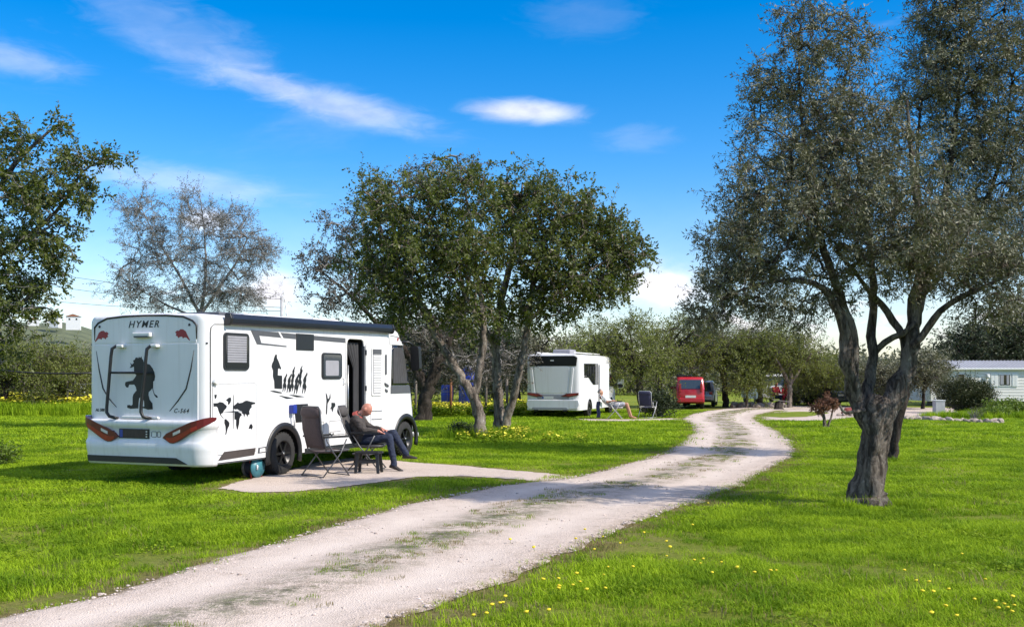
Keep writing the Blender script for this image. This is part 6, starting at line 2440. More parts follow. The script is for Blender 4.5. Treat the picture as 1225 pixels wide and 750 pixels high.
# ---------------- cars in the distance
def car(label, loc, rz, paint, L=4.1, Wd=1.75, Hh=1.45, van=False, front_view=False, group=None, name='parked_car', glass=None):
    """x runs forward from the tail, y to the left; lower body, glasshouse, wheels, lamps"""
    glass = glass or M['carglass']
    root = thing(name, label, 'car' if not van else 'van', loc, rz, group)
    hy = Wd / 2
    belt = Hh * .60
    if van:
        low = [(0.02, .34), (0.0, .55), (0.03, belt), (0.10, belt + .02), (L - 1.0, belt + .02), (L - .55, belt - .08), (L - .08, belt - .26), (L, .55), (L - .04, .32), (L - .4, .26), (.3, .26)]
        top = [(0.05, belt), (0.16, Hh - .10), (0.26, Hh - .02), (.6, Hh), (L - 2.0, Hh), (L - 1.65, Hh - .06), (L - .95, belt)]
    else:
        low = [(0.03, .36), (0.0, .58), (0.06, belt - .04), (0.45, belt + .02), (L - 1.25, belt), (L - .5, belt - .12), (L - .08, belt - .26), (L, .52), (L - .05, .30), (L - .4, .22), (.3, .24)]
        top = [(0.22, belt), (0.70, Hh - .06), (1.0, Hh), (L - 2.2, Hh), (L - 1.9, Hh - .04), (L - 1.15, belt)]

    def loft(prof, inset, z0, z1, shrink):
        b = MB()
        n = len(prof)
        rows = [(-hy, .10), (-hy + .05, .03), (-hy + .16, 0), (hy - .16, 0), (hy - .05, .03), (hy, .10)]
        for y, e in rows:
            for x, z in prof:
                cx = L / 2
                f = (z - z0) / (z1 - z0)
                xx = cx + (x - cx) * (1 - e * .35)
                yy = y * (1 - shrink * max(0, f))
                b.v.append((xx, yy, z - e * .25 * (1 if z > z0 + .2 else 0)))
        for i in range(len(rows) - 1):
            for k in range(n):
                a, c_ = i * n + k, i * n + (k + 1) % n
                b.f.append((a, c_, c_ + n, a + n))
        b.f.append(tuple(range(n)))
        b.f.append(tuple((len(rows) - 1) * n + k for k in range(n)))
        b.mi = [0] * len(b.f)
        b.sm = [True] * len(b.f)
        return b
    bo = loft(low, 0, .2, belt, .03)
    me = bo.mesh('body', [paint])
    link('body', shade_auto(me, 40), root)
    me = loft(top, 0, belt, Hh, .16 if not van else .09).mesh('roof', [paint])
    link('roof', shade_auto(me, 40), root)
    yr = hy * (.86 if not van else .9)
    # rear and front glass
    (x0, z0), (x1, z1) = (top[0], top[1])
    k0, k1 = .10, .93
    rw = MB()
    q = lambda f: (x0 + (x1 - x0) * f - .03, z0 + (z1 - z0) * f)
    (xa, za), (xb, zb) = q(k0), q(k1)
    rw.add([(xa, -yr * .92, za), (xa, yr * .92, za), (xb, yr * .82, zb), (xb, -yr * .82, zb), (xa + .05, -yr * .92, za), (xa + .05, yr * .92, za), (xb + .05, yr * .82, zb), (xb + .05, -yr * .82, zb)],
           [(0, 1, 2, 3), (7, 6, 5, 4), (0, 4, 5, 1), (1, 5, 6, 2), (2, 6, 7, 3), (3, 7, 4, 0)])
    rw.build('rear_window', glass, root)
    (x1, z1), (x0, z0) = top[-2], top[-1]
    fw = MB()
    q = lambda f: (x0 + (x1 - x0) * f + .03, z0 + (z1 - z0) * f)
    (xa, za), (xb, zb) = q(.06), q(.96)
    fw.add([(xa, -yr * .94, za), (xa, yr * .94, za), (xb, yr * .82, zb), (xb, -yr * .82, zb), (xa - .05, -yr * .94, za), (xa - .05, yr * .94, za), (xb - .05, yr * .82, zb), (xb - .05, -yr * .82, zb)],
           [(0, 1, 2, 3), (7, 6, 5, 4), (0, 4, 5, 1), (1, 5, 6, 2), (2, 6, 7, 3), (3, 7, 4, 0)])
    fw.build('windscreen', glass, root)
    sh = .16 if not van else .09
    for s in (-1, 1):
        for (a, b_) in ((top[0][0] + .35, L * .42), (L * .44, top[-1][0] - .25)):
            y0_ = s * (hy * 1.0 + .004)
            zb_, zt_ = belt + .05, Hh - .14
            sw = MB()
            y1_ = s * (hy * (1 - sh * (zt_ - belt) / (Hh - belt)) + .006)
            y00 = s * (hy * (1 - sh * .1) + .006)
            ins = .18
            sw.add([(a, y00, zb_), (b_, y00, zb_), (b_ - (.12 if b_ > L * .5 else 0) * 2, y1_, zt_), (a + (.1 if a < L * .3 else 0), y1_, zt_),
                    (a, y00 - s * .05, zb_), (b_, y00 - s * .05, zb_), (b_ - (.12 if b_ > L * .5 else 0) * 2, y1_ - s * .05, zt_), (a + (.1 if a < L * .3 else 0), y1_ - s * .05, zt_)],
                   [(0, 1, 2, 3), (7, 6, 5, 4), (0, 4, 5, 1), (1, 5, 6, 2), (2, 6, 7, 3), (3, 7, 4, 0)])
            sw.build('side_window', glass, root)
        t = MB()
        t.box((-.0, s * (hy - .17), belt - (.10 if not van else -.10)), (.07, .18 if not van else .12, .16 if not van else .42))
        t.build('tail_light', M['lensred'], root, bevel=.02)
        t = MB()
        t.box((L - .09, s * (hy - .28), belt - .30), (.12, .32, .13))
        t.build('headlight', M['lensclear'], root, bevel=.03)
        for x in (.78, L - .85):
            wheel(root, x, s * (hy - .09), .31, .2, s, 5)
    t = MB()
    t.box((-.01, 0, .44), (.12, Wd * .96, .22))
    t.build('rear_bumper', M['darkbump'] if False else paint, root, bevel=.04)
    t = MB()
    t.box((L - .03, 0, .40), (.12, Wd * .94, .22))
    t.build('front_bumper', paint, root, bevel=.04)
    for x in (-.085 if not van else -.045, L + .035):
        t = MB()
        zz = .62 if (van and x < 0) else .44
        t.box((x, 0, zz), (.03, .52, .12))
        t.build('number_plate', M['platewhite'], root, bevel=.004)
    for s in (-1, 1):
        t = MB()
        t.box((top[-1][0] - .25, s * (hy + .09), belt + .08), (.10, .16, .13))
        t.build('wing_mirror', paint, root, bevel=.03)
    return root


rv = G(804.5, 489.4)
red = car('red van parked tail on at the end of the row of olives', (rv.x + .95, rv.y + .3, 0), R(90 - 6), M['redcar'], 4.2, 1.40, 1.60, True, name='parked_van')
t = MB()
t.box((1.6, .25, 1.66), (1.5, .75, .10))
t.build('roof_box', M['black'], red, bevel=.03)
sv = G(838, 486.5)
car('silver car parked just right of the red van', (sv.x - .1, sv.y + .2, 0), R(90 - 14), M['silvercar'], 4.1, 1.7, 1.38)
dv = G(1006, 486)
car('dark car with sky reflecting windscreen parked beyond the reddish bush', (dv.x, dv.y + 4.2, 0), R(-90 + 8), M['darkcar'], 4.4, 1.9, 1.5, glass=M['palegl'] if 'palegl' in M else M['blueglass'])
wv = P3(925, 484, 62)
car('white van mostly hidden behind the people in red at the picnic spot', (wv.x, 62, 0), R(90), M['white'], 4.6, 1.8, 1.75, True, name='parked_van')


# ------------------------------------------------------------------ mobile home
def mobile_home():
    d_ = 57.0
    k = d_ / FPX
    X = lambda px: (px - 612.5) * k
    Z = lambda py: CAMH - (py - HZ) * k
    x0, x1 = X(1112), X(1300)
    h = thing('mobile_home', 'white clapboard mobile home with shuttered window behind the round bush', 'mobile home', (x0, d_, 0))
    Lw = x1 - x0
    zb, zt, zr = Z(480), Z(440.5), Z(431.5)
    lx = lambda px: X(px) - x0
    n = 11
    bh = (zt - zb) / n
    core = MB()
    core.box((Lw / 2, 1.55, (zb + zt) / 2), (Lw - .02, 3.06, zt - zb))
    core.build('wall', M['siding'], h)
    # clapboards on the front, each a board of its own
    g = np.random.default_rng(3)
    first = None
    for i in range(n):
        z = zb + i * bh
        b = MB()
        b.add([(lx(1167), .02, z), (Lw, .02, z), (Lw, .02, z + bh - .004), (lx(1167), .02, z + bh - .004), (lx(1167), -.028, z + .008), (Lw, -.028, z + .008), (Lw, -.006, z + bh - .004), (lx(1167), -.006, z + bh - .004)],
              [(0, 1, 2, 3), (7, 6, 5, 4), (0, 4, 5, 1), (1, 5, 6, 2), (2, 6, 7, 3), (3, 7, 4, 0)])
        b.build('clapboard', M['siding'], h)
    # upright panels on the left
    for a, c_ in ((1113, 1133), (1134, 1144), (1145, 1154), (1155, 1160.5), (1161, 1166.5)):
        b = MB()
        b.box((lx((a + c_) / 2), -.004, (zb + zt) / 2), ((c_ - a) * k - .03, .04, zt - zb - .02))
        b.build('wall_panel', M['siding'], h, bevel=.008)
    # roof with standing ridges
    r = MB()
    r.add([(-.15, -.18, zt), (Lw + .15, -.18, zt), (Lw + .15, 1.55, zr + .02), (-.15, 1.55, zr + .02), (-.15, 3.28, zt), (Lw + .15, 3.28, zt)], [(0, 1, 2, 3), (3, 2, 5, 4), (0, 3, 4), (1, 5, 2), (0, 4, 5, 1)])
    rf = r.build('roof', M['rooftile'], h)
    rb = MB()
    m = 46
    for i in range(m):
        x = -.1 + (Lw + .2) * i / (m - 1)
        rb.prism([(x, 0), (x + .07, 0), (x + .05, .035), (x + .02, .035)], lambda a, b, t_: (a, -.19 + 1.74 * t_, zt + (zr + .02 - zt) * t_ + b), 0, 1)
    q = rb.build('roof_ribs', M['rooftile'], rf)
    q['kind'] = 'stuff'
    ea = MB()
    ea.box((Lw / 2, -.19, zt - .03), (Lw + .3, .05, .10))
    ea.build('gutter', M['white'], h, bevel=.01)
    # main window with shutters
    w = MB()
    w.box((lx(1201.5), -.04, Z(454.5)), (15 * k, .05, 15 * k))
    wf = w.build('window', M['white'], h, bevel=.01)
    p = MB()
    p.box((lx(1201.5), -.062, Z(454.5)), (12.5 * k, .02, 12.5 * k))
    p.build('pane', M['glass'], wf)
    for a, c_ in ((1196, 1200), (1203.5, 1206.5)):
        cu = MB()
        cu.box((lx((a + c_) / 2), -.076, Z(454)), ((c_ - a) * k, .006, 11.5 * k))
        cu.build('curtain', M['blind'], wf)
    for a, c_ in ((1184.5, 1193.5), (1210, 1217)):
        s = MB()
        s.box((lx((a + c_) / 2), -.04, Z(454.5)), ((c_ - a) * k, .05, 16 * k))
        sh = s.build('shutter', M['white'], h, bevel=.01)
        for j in range(2):
            l_ = MB()
            l_.box((lx(a + (c_ - a) * (.27 + .46 * j)), -.068, Z(454.5)), ((c_ - a) * k * .36, .012, 14 * k))
            l_.build('shutter_panel', M['offwhite'], sh)
    # doors and side windows on the left
    for a, b_, c_, e in ((1120, 447, 1133, 462), (1145, 447, 1154, 459)):
        w = MB()
        w.box((lx((a + c_) / 2), -.035, Z((b_ + e) / 2)), ((c_ - a) * k, .05, (e - b_) * k))
        wf = w.build('window', M['white'], h, bevel=.01)
        p = MB()
        p.box((lx((a + c_) / 2), -.058, Z((b_ + e) / 2)), ((c_ - a - 1.5) * k, .02, (e - b_ - 1.5) * k))
        p.build('pane', M['glass'], wf)
    lm = MB()
    lm.box((lx(1181), -.09, Z(449.5)), (.16, .14, .2))
    lm.lathe([(.07, 0), (.09, .05), (.05, .16)], (lx(1181), -.12, Z(452)), 'Z', 10)
    lm.build('wall_lamp', M['offwhite'], h, bevel=.02)
    ov = MB()
    ov.lathe([(.0, 0), (.26, 0), (.26, .03), (.2, .04)], (0, 0, 0), 'Y', 20)
    q = ov.build('oval_plaque', M['greypanel'], h)
    q.location = (lx(1182), -.08, Z(466.3))
    q.scale = (1.05, 1, .26)
    sk = MB()
    sk.box((Lw / 2, .3, zb / 2), (Lw, .1, zb))
    sk.build('skirting', M['black'], h)
    for i in range(5):
        s = MB()
        s.box((Lw * (.1 + .2 * i), .12, zb / 2), (.25, .2, zb - .004))
        s.build('support_block', M['concrete'], h)


mobile_home()


# ------------------------------------------------------------------ stones, post, stump, fence, tanks
def stone_mesh(seed, n=1):
    g = random.Random(seed)
    bm = bmesh.new()
    bmesh.ops.create_icosphere(bm, subdivisions=2, radius=1)
    for v in bm.verts:
        c = v.co
        f = 1 + .18 * math.sin(c.x * 3 + seed) + .14 * math.sin(c.y * 4.1 + seed * 2) + .1 * math.sin(c.z * 5 + seed) + g.uniform(-.05, .05)
        v.co = Vector((c.x * f, c.y * f * .8, max(-.45, c.z * f * .68)))
    me = bpy.data.meshes.new('stone')
    bm.to_mesh(me)
    bm.free()
    me.materials.append(M['stone'])
    return me


STONES = [stone_mesh(i) for i in range(6)]


def stones(spots, label, group, smin, smax, seed):
    g = random.Random(seed)
    for px, py in spots:
        p = G(px, py)
        o = link('stone', STONES[g.randrange(6)])
        s = g.uniform(smin, smax)
        o.location = (p.x + g.uniform(-.05, .05), p.y + g.uniform(-.12, .12), s * .3)
        o.rotation_euler = (g.uniform(-.2, .2), g.uniform(-.2, .2), g.uniform(0, 6.28))
        o.scale = (s * g.uniform(.8, 1.3), s * g.uniform(.8, 1.2), s * g.uniform(.8, 1.1))
        tag(o, label, 'stone', group)


stones([(1078 + i * 4.6, 500.5 + 5.5 * (i / 25) + (i % 2) * .7) for i in range(26)], 'pale stone in the row edging the flower bed before the mobile home', 'stones edging the bed before the mobile home', .10, .17, 1)
g_ = random.Random(2)
stones([(876 + i * 4.0 + g_.uniform(-1, 1), 486.8 + g_.uniform(-.5, .7)) for i in range(17)], 'pale stone in the ragged line below the olives left of the people in red', 'stones below the olives at the end of the road', .16, .30, 2)
stones([(1006 + i * 5, 497.5) for i in range(5)], 'pale stone in front of the reddish rock beside the young red bush', 'pale stones before the reddish rock', .10, .15, 3)
o = link('rock', STONES[2].copy())
o.data.materials.clear()
o.data.materials.append(M['terracotta'])
p = G(1018, 496.5)
o.location = (p.x, p.y + .2, .10)
o.scale = (.42, .28, .30)
tag(o, 'low reddish brown rock behind pale stones near the young red bush', 'rock')
big = link('stone', STONES[4])
p = G(1197, 506)
big.location = (p.x, p.y, .06)
big.scale = (.26, .2, .17)
big.rotation_euler = (0, 0, 1)
tag(big, 'largest pale stone at the right end of the stone edging', 'stone')

p = G(1123, 497)
post = thing('service_post', 'pale grey square service post with a tap at the yard edge', 'service post', (p.x, p.y, 0))
t = MB()
t.box((0, 0, .31), (.40, .34, .62))
t.build('post_body', M['concrete'], post, bevel=.015)
t = MB()
t.box((0, 0, .635), (.44, .38, .035))
t.build('post_cap', M['offwhite'], post, bevel=.008)
t = MB()
t.tube([(-.14, -.02, .65), (-.14, -.02, .72), (-.19, -.05, .74)], .018, 6)
t.build('tap', M['steel'], post)

p = G(931, 490)
st = thing('tree_stump', 'old low tree stump on the small grass island at the road end', 'tree stump', (p.x, p.y, 0))
t = MB()
vs, fs = limb_mesh([(0, 0, -.03), (.02, 0, .12), (.05, 0, .28), (.04, 0, .42)], [.30, .20, .17, .15], 12, np.random.default_rng(4), .3)
t.smooth = True
t.add(vs, fs)
t.build('stump', M['bark_dark'], st, fix=False)
t = MB()
t.box((.12, -.02, .44), (.85, .3, .05), Matrix.Rotation(R(8), 3, 'Y'))
t.build('board', M['woodgrey'], st, bevel=.008)


def fence(label, posts, wires, hts, mat_post, loc_label='fence'):
    b = posts[0]
    f = thing('wire_fence', label, 'fence', b)
    for i, q in enumerate(posts):
        m = MB()
        h = hts[i % len(hts)]
        r_ = .055
        m.tube([(q.x - b.x, q.y - b.y, -.05), (q.x - b.x + .02, q.y - b.y, h * .5), (q.x - b.x + .01, q.y - b.y, h)], r_, 8)
        m.build('post', mat_post[i % len(mat_post)], f)
    for z in wires:
        m = MB()
        m.tube([(q.x - b.x, q.y - b.y, z) for q in posts], .010, 4)
        m.build('wire', M['wire'], f)
    a = posts[0]
    e = posts[-1]
    m = MB()
    L_ = (e - a).length
    n = int(L_ / .35)
    for i in range(n):
        c_ = (e - a) * (i / n)
        m.tube([(c_.x, c_.y, wires[0]), (c_.x, c_.y, wires[-1])], .005, 3, False)
    q = m.build('mesh_wires', M['wire'], f)
    q['kind'] = 'stuff'
    return f


fy = 44.0
fence('wire fence with orange wooden posts in front of the blue tanks', [Vector(((x - 612.5) / FPX * fy, fy, 0)) for x in (455, 497, 539, 581, 606, 645)], [.2, .6, 1.0, 1.4, 1.7], [1.9, 1.8, 1.95, 1.85, 1.55], [M['wood'], M['woodgrey'], M['wood'], M['woodgrey'], M['woodgrey']])
fy2 = 47.0
fence('old wire fence in the scrub left of the motorhome', [Vector(((x - 612.5) / FPX * fy2, fy2, 0)) for x in (-40, 0, 38, 80, 125)], [.3, .8, 1.3], [1.5, 1.6, 1.45], [M['woodgrey'], M['woodgrey']])


def tank(label, px, d_, r_, h, white_cap):
    c_ = P3(px, 448, d_)
    t_ = thing('water_tank', label, 'tank', (c_.x, d_, 0))
    m = MB()
    m.lathe([(r_ * .96, .35), (r_, .40), (r_, .75), (r_ * 1.02, .80), (r_, .85), (r_, h * .62), (r_ * 1.02, h * .64), (r_, h * .67), (r_, h - .12), (r_ * .9, h - .02), (r_ * .5, h)], n=26)
    m.build('drum', M['bluetank'], t_)
    if white_cap:
        m = MB()
        m.lathe([(r_ * .62, h - .03), (r_ * .62, h + .10), (r_ * .55, h + .14)], n=20)
        m.build('lid', M['white'], t_)
    for i in range(2):
        m = MB()
        m.box((r_ * (-.5 + i), 0, .17), (.3, r_ * 1.6, .36))
        m.build('support_block', M['concrete'], t_)
    return t_


tank('tall blue plastic tank with white lid seen between the carob trunks', 560, 47, .42, 2.0, True)
tank('lower blue plastic tank just left of the tall lidded one', 535, 47.6, .28, 1.25, False)

# far pole with its lattice strut, and the telephone wires
dp = 70.0
b_ = P3(337, 448, dp)
pole = thing('utility_pole', 'grey utility pole with a pale lattice strut far behind the motorhome roof', 'utility pole', (b_.x, dp, 0))
t = MB()
t.tube([(0, 0, -.1), (0, 0, CAMH + (448 - 354) / FPX * dp)], [.13, .09], 8)
t.build('pole', M['concrete'], pole)
zt_ = CAMH + (448 - 347) / FPX * dp
t = MB()
for s in (-1, 1):
    t.tube([(.9 + s * .10, 0, 0), (.12 + s * .04, 0, zt_)], .03, 5)
for k in range(16):
    f, f2 = k / 16, (k + 1) / 16
    s = -1 if k % 2 else 1
    t.tube([(.9 - .78 * f + s * .10 * (1 - .6 * f), 0, zt_ * f), (.9 - .78 * f2 - s * .10 * (1 - .6 * f2), 0, zt_ * f2)], .016, 4)
q = t.build('lattice_strut', M['offwhite'], pole)
for i, (ya, yb) in enumerate(((360, 329), (370, 341), (374, 360))):
    t = MB()
    a, e = P3(337, ya - 2, dp), P3(-60, yb - 26 + i * 5, 95)
    pts = []
    for k in range(21):
        f = k / 20
        q = a.lerp(e, f)
        q.z -= 4 * f * (1 - f) * .55
        pts.append(q - Vector((b_.x, dp, 0)))
    t.tube(pts, .016, 4)
    t.build('telephone_wire', M['black'], pole)

# dark cable slung across on the left
a, e = P3(-60, 434, 24), P3(112, 446, 24.5)
cb = thing('cable', 'black cable slung in a shallow curve left of the motorhome', 'cable', (a.x, a.y, 0))
t = MB()
pts = []
for k in range(13):
    f = k / 12
    q = a.lerp(e, f)
    q.z -= 4 * f * (1 - f) * .10
    pts.append(q - Vector((a.x, a.y, 0)))
t.tube(pts, .019, 6)
t.build('cable_run', M['black'], cb)
t = MB()
t.tube([pts[-1] + Vector((0, 0, .2)), Vector((pts[-1].x, pts[-1].y, -.05))], .04, 8)
t.build('cable_post', M['woodgrey'], cb)

# pale low wall in the scrub and houses on the hill
p = P3(72, 448, 58)
wl_ = thing('low_wall', 'low pale broken wall in the scrub left of the motorhome', 'wall', (p.x, 58, 0))
t = MB()
t.prism([(-1.6, 0), (1.3, 0), (1.3, 1.85), (.7, 2.0), (-.3, 1.95), (-1.6, 2.1)], lambda a_, b, t_: (a_, t_, b), 0, .35)
t.build('wall_face', M['concrete'], wl_, bevel=.03)


def house(label, px, py, d_, w, h):
    c_ = P3(px, py, d_)
    ho = thing('hill_house', label, 'house', (c_.x, d_, c_.z), R(random.uniform(-25, 25)))
    t = MB()
    t.box((0, 0, h / 2 - 2), (w, w * .7, h + 4))
    t.build('wall', M['white'], ho)
    t = MB()
    t.prism([(-w * .56, h), (w * .56, h), (0, h + w * .20)], lambda a_, b, t_: (a_, t_, b), -w * .40, w * .40)
    t.build('roof', M['roofred'], ho)
    for s in (-.25, .25):
        t = MB()
        t.box((w * s, -w * .352, h * .55), (w * .12, .1, h * .3))
        t.build('window', M['glass'], ho)
    return ho


house('white house on the hillside just left of the motorhome roof', 88, 386, 560, 7, 3.2)
house('white house on the hillside highest above the left scrub', 66, 384, 600, 6, 2.8)
house('white house on the hillside nearest the left carob', 40, 388, 620, 6, 2.8)


# ------------------------------------------------------------------ chairs
def camp_chair(label, loc, rz, fab, tube, group, recline=.24, high=1.12, name='camping_chair', headrest=True):
    """x is forward, y to the left; seat near 0.45 m"""
    c_ = thing(name, label, 'chair', loc, rz, group)
    hw = .26
    back0, back1 = Vector((-.20, 0, .44)), Vector((-.20 - recline, 0, high))
    ax = (back1 - back0)
    nrm = Vector((ax.z, 0, -ax.x)).normalized()

    def on_back(a, f, t_):
        bow = -.035 * math.sin(f * math.pi)
        p_ = back0 + ax * f + nrm * (t_ + bow)
        return (p_.x, a, p_.z)
    b = MB()
    b.smooth = True
    n = 10
    vs, fs = [], []
    for j in range(n + 1):
        f = .06 + .94 * j / n
        for a in (-hw + .02, -hw * .5, 0, hw * .5, hw - .02):
            sag = -.02 * (1 - (a / hw) ** 2)
            vs.append(on_back(a, f, .008 + sag))
        for a in (hw - .02, hw * .5, 0, -hw * .5, -hw + .02):
            sag = -.02 * (1 - (a / hw) ** 2)
            vs.append(on_back(a, f, -.008 + sag))
    for j in range(n):
        for k in range(10):
            p_, q_ = j * 10 + k, j * 10 + (k + 1) % 10
            fs.append((p_, q_, q_ + 10, p_ + 10))
    fs += [tuple(range(10)), tuple(n * 10 + k for k in range(10))]
    b.add(vs, fs)
    b.build('backrest', fab, c_)
    s = MB()
    s.smooth = True
    vs, fs = [], []
    for j in range(7):
        x = -.20 + .46 * j / 6
        for a in (-hw + .02, -hw * .5, 0, hw * .5, hw - .02):
            vs.append((x, a, .445 - .025 * (1 - (a / hw) ** 2) - .012 * math.sin(j / 6 * math.pi) + (.01 if j == 6 else 0)))
        for a in (hw - .02, hw * .5, 0, -hw * .5, -hw + .02):
            vs.append((x, a, .425 - .025 * (1 - (a / hw) ** 2) - .012 * math.sin(j / 6 * math.pi)))
    for j in range(6):
        for k in range(10):
            p_, q_ = j * 10 + k, j * 10 + (k + 1) % 10
            fs.append((p_, q_, q_ + 10, p_ + 10))
    fs += [tuple(range(10)), tuple(6 * 10 + k for k in range(10))]
    s.add(vs, fs)
    s.build('seat', fab, c_)
    fr = MB()
    pts = [on_back(-hw, .0, 0), on_back(-hw, .5, 0), on_back(-hw, .95, 0), on_back(-hw + .05, 1.02, 0), on_back(hw - .05, 1.02, 0), on_back(hw, .95, 0), on_back(hw, .5, 0), on_back(hw, 0, 0)]
    fr.tube(pts, .013, 8)
    fr.build('back_frame', tube, c_)
    fr = MB()
    fr.tube([(-.22, -hw, .44), (.27, -hw, .445), (.28, -hw + .04, .445), (.28, hw - .04, .445), (.27, hw, .445), (-.22, hw, .44)], .013, 8)
    fr.build('seat_frame', tube, c_)
    for s_ in (-1, 1):
        y = s_ * (hw + .025)
        l_ = MB()
        l_.tube([(-.22, y, .64), (-.10, y, .44), (.25, y, .012)], .012, 8)
        l_.build('leg', tube, c_)
        l_ = MB()
        l_.tube([(.18, y + s_ * .02, .63), (.06, y + s_ * .02, .40), (-.30, y + s_ * .02, .012)], .012, 8)
        l_.build('leg', tube, c_)
        ar = MB()
        ar.prism(rr_poly(-.27, .655, .25, .69, .015, 3), lambda a, b_, t_: (a, y + t_, b_), -.025, .03)
        ar.build('armrest', M['black'], c_, bevel=.008)
    br = MB()
    br.tube([(.25, -hw - .025, .02), (.25, hw + .025, .02)], .011, 6)
    br.tube([(-.30, -hw - .045, .02), (-.30, hw + .045, .02)], .011, 6)
    br.build('foot_bar', tube, c_)
    if headrest:
        h_ = MB()
        h_.smooth = True
        vs, fs = [], []
        for j in range(9):
            a = -hw + .015 + (2 * hw - .03) * j / 8
            e = 1 - .35 * abs(j - 4) ** 3 / 64
            for k in range(10):
                th = 2 * math.pi * k / 10
                vs.append(on_back(a, .885 + .135 * math.cos(th) * e, .0 + .062 * math.sin(th) * e))
        for j in range(8):
            for k in range(10):
                p_, q_ = j * 10 + k, j * 10 + (k + 1) % 10
                fs.append((p_, q_, q_ + 10, p_ + 10))
        fs += [tuple(range(10)), tuple(80 + k for k in range(10))]
        h_.add(vs, fs)
        h_.build('headrest', fab, c_)
    return c_


camp_chair('empty brown grey camping chair with headrest beside the rear wheel of the large motorhome', Vector((-3.12, 17.62, .012)), R(46), M['fabric'], M['chairmetal'], 'reclining camping chairs', .13, 1.16)
camp_chair('grey camping chair that the man in jeans sits in', Vector((-2.58, 18.82, .012)), R(-6), M['fabricgrey'], M['chairmetal'], 'reclining camping chairs', .30, 1.13)
cch = G(776, 500.6)
camp_chair('dark navy camping chair standing empty beside the second motorhome', Vector((cch.x, cch.y + .25, .01)), R(62), M['fabricnavy'], M['chairpale'], 'reclining camping chairs', .14, 1.05)
lch = G(737, 501.2)
camp_chair('pale framed reclined camping chair holding the sunbather in a white shirt', Vector((lch.x - .02, lch.y, .01)), R(-8), M['fabricgrey'], M['chairpale'], 'reclining camping chairs', .42, .98, headrest=False)
tw = thing('towel', 'dark blue towel hanging over the sunbather’s reclined chair', 'towel', (lch.x - .70, lch.y - .05, 0))
t = MB()
t.smooth = True
vs, fs = [], []
for j in range(8):
    z = .06 + .62 * j / 7
    for k in range(9):
        vs.append((-.06 + .14 * k / 8 + .02 * math.sin(j), .03 * math.sin(k * 1.7 + j * .4), z))
for j in range(7):
    for k in range(8):
        p_ = j * 9 + k
        fs.append((p_, p_ + 1, p_ + 10, p_ + 9))
t.add(vs, fs)
q = t.build('cloth', M['towel'], tw, fix=False)
md = q.modifiers.new('thick', 'SOLIDIFY')
md.thickness = .012

# black plastic step stool in front of the chairs
p = G(436, 567)
so = thing('step_stool', 'small black plastic step stool on the gravel between the two chairs', 'stool', (p.x + .05, p.y + .18, .01), R(-6))
t = MB()
t.prism(rr_poly(-.22, -.15, .22, .15, .03, 3), lambda a, b, t_: (a, b, t_), .335, .37)
t.build('stool_top', M['black'], so, bevel=.006)
for sx in (-1, 1):
    for sy in (-1, 1):
        t = MB()
        t.add([(sx * .17 - .03, sy * .11 - .025, .336), (sx * .17 + .03, sy * .11 - .025, .336), (sx * .17 + .03, sy * .11 + .025, .336), (sx * .17 - .03, sy * .11 + .025, .336),
               (sx * .20 - .025, sy * .14 - .02, 0), (sx * .20 + .025, sy * .14 - .02, 0), (sx * .20 + .025, sy * .14 + .02, 0), (sx * .20 - .025, sy * .14 + .02, 0)],
              [(0, 1, 2, 3), (7, 6, 5, 4), (0, 4, 5, 1), (1, 5, 6, 2), (2, 6, 7, 3), (3, 7, 4, 0)])
        t.build('leg', M['black'], so, bevel=.006)
for sy in (-1, 1):
    t = MB()
    t.box((0, sy * .128, .20), (.30, .02, .05))
    t.build('brace', M['black'], so, bevel=.005)

# folding step under the doorway
du = Vector((MX + 4.4 * _s + .30 * _c, MY + 4.4 * _c - .30 * _s, 0))
sp = thing('door_step', 'dark folding step on the ground below the open motorhome door', 'step', du, math.pi / 2 - YAW)
t = MB()
t.box((0, 0, .22), (.6, .34, .03))
t.build('tread', M['greypanel'], sp, bevel=.006)
for s in (-1, 1):
    t = MB()
    t.tube([(s * .27, -.15, 0), (s * .27, -.12, .205), (s * .27, .12, .205), (s * .27, .15, 0)], .014, 6)
    t.build('leg', M['black'], sp)

# cable reel by the rear wheel
p = G(303, 571)
rl_ = thing('cable_reel', 'teal and dark blue cable reel on the ground by the rear wheel', 'cable reel', (p.x, p.y, 0), R(-118))
t = MB()
t.lathe([(.16, -.02), (.165, 0), (.165, .012), (.06, .02), (.05, .03)], (0, .09, .17), 'Y', 24)
t.build('flange', M['teal'], rl_)
t = MB()
t.lathe([(.16, 0), (.165, .01), (.165, .03)], (0, -.12, .17), 'Y', 24)
t.build('flange', M['greypanel'], rl_)
for k in range(7):
    t = MB()
    t.lathe([(.10, -.014), (.125, -.010), (.132, 0), (.125, .010), (.10, .014)], (0, -.078 + k * .025, .17), 'Y', 20)
    t.build('cable_turn', M['hose'], rl_)
t = MB()
t.tube([(0, .10, .17), (.05, .13, .21), (.05, .13, .14)], .016, 6)
t.build('crank', M['offwhite'], rl_)
t = MB()
t.tube([(-.13, .07, 0), (-.08, .0, .28), (0, 0, .345), (.08, 0, .28), (.13, .07, 0)], .012, 6)
t.build('stand', M['bugred'], rl_)

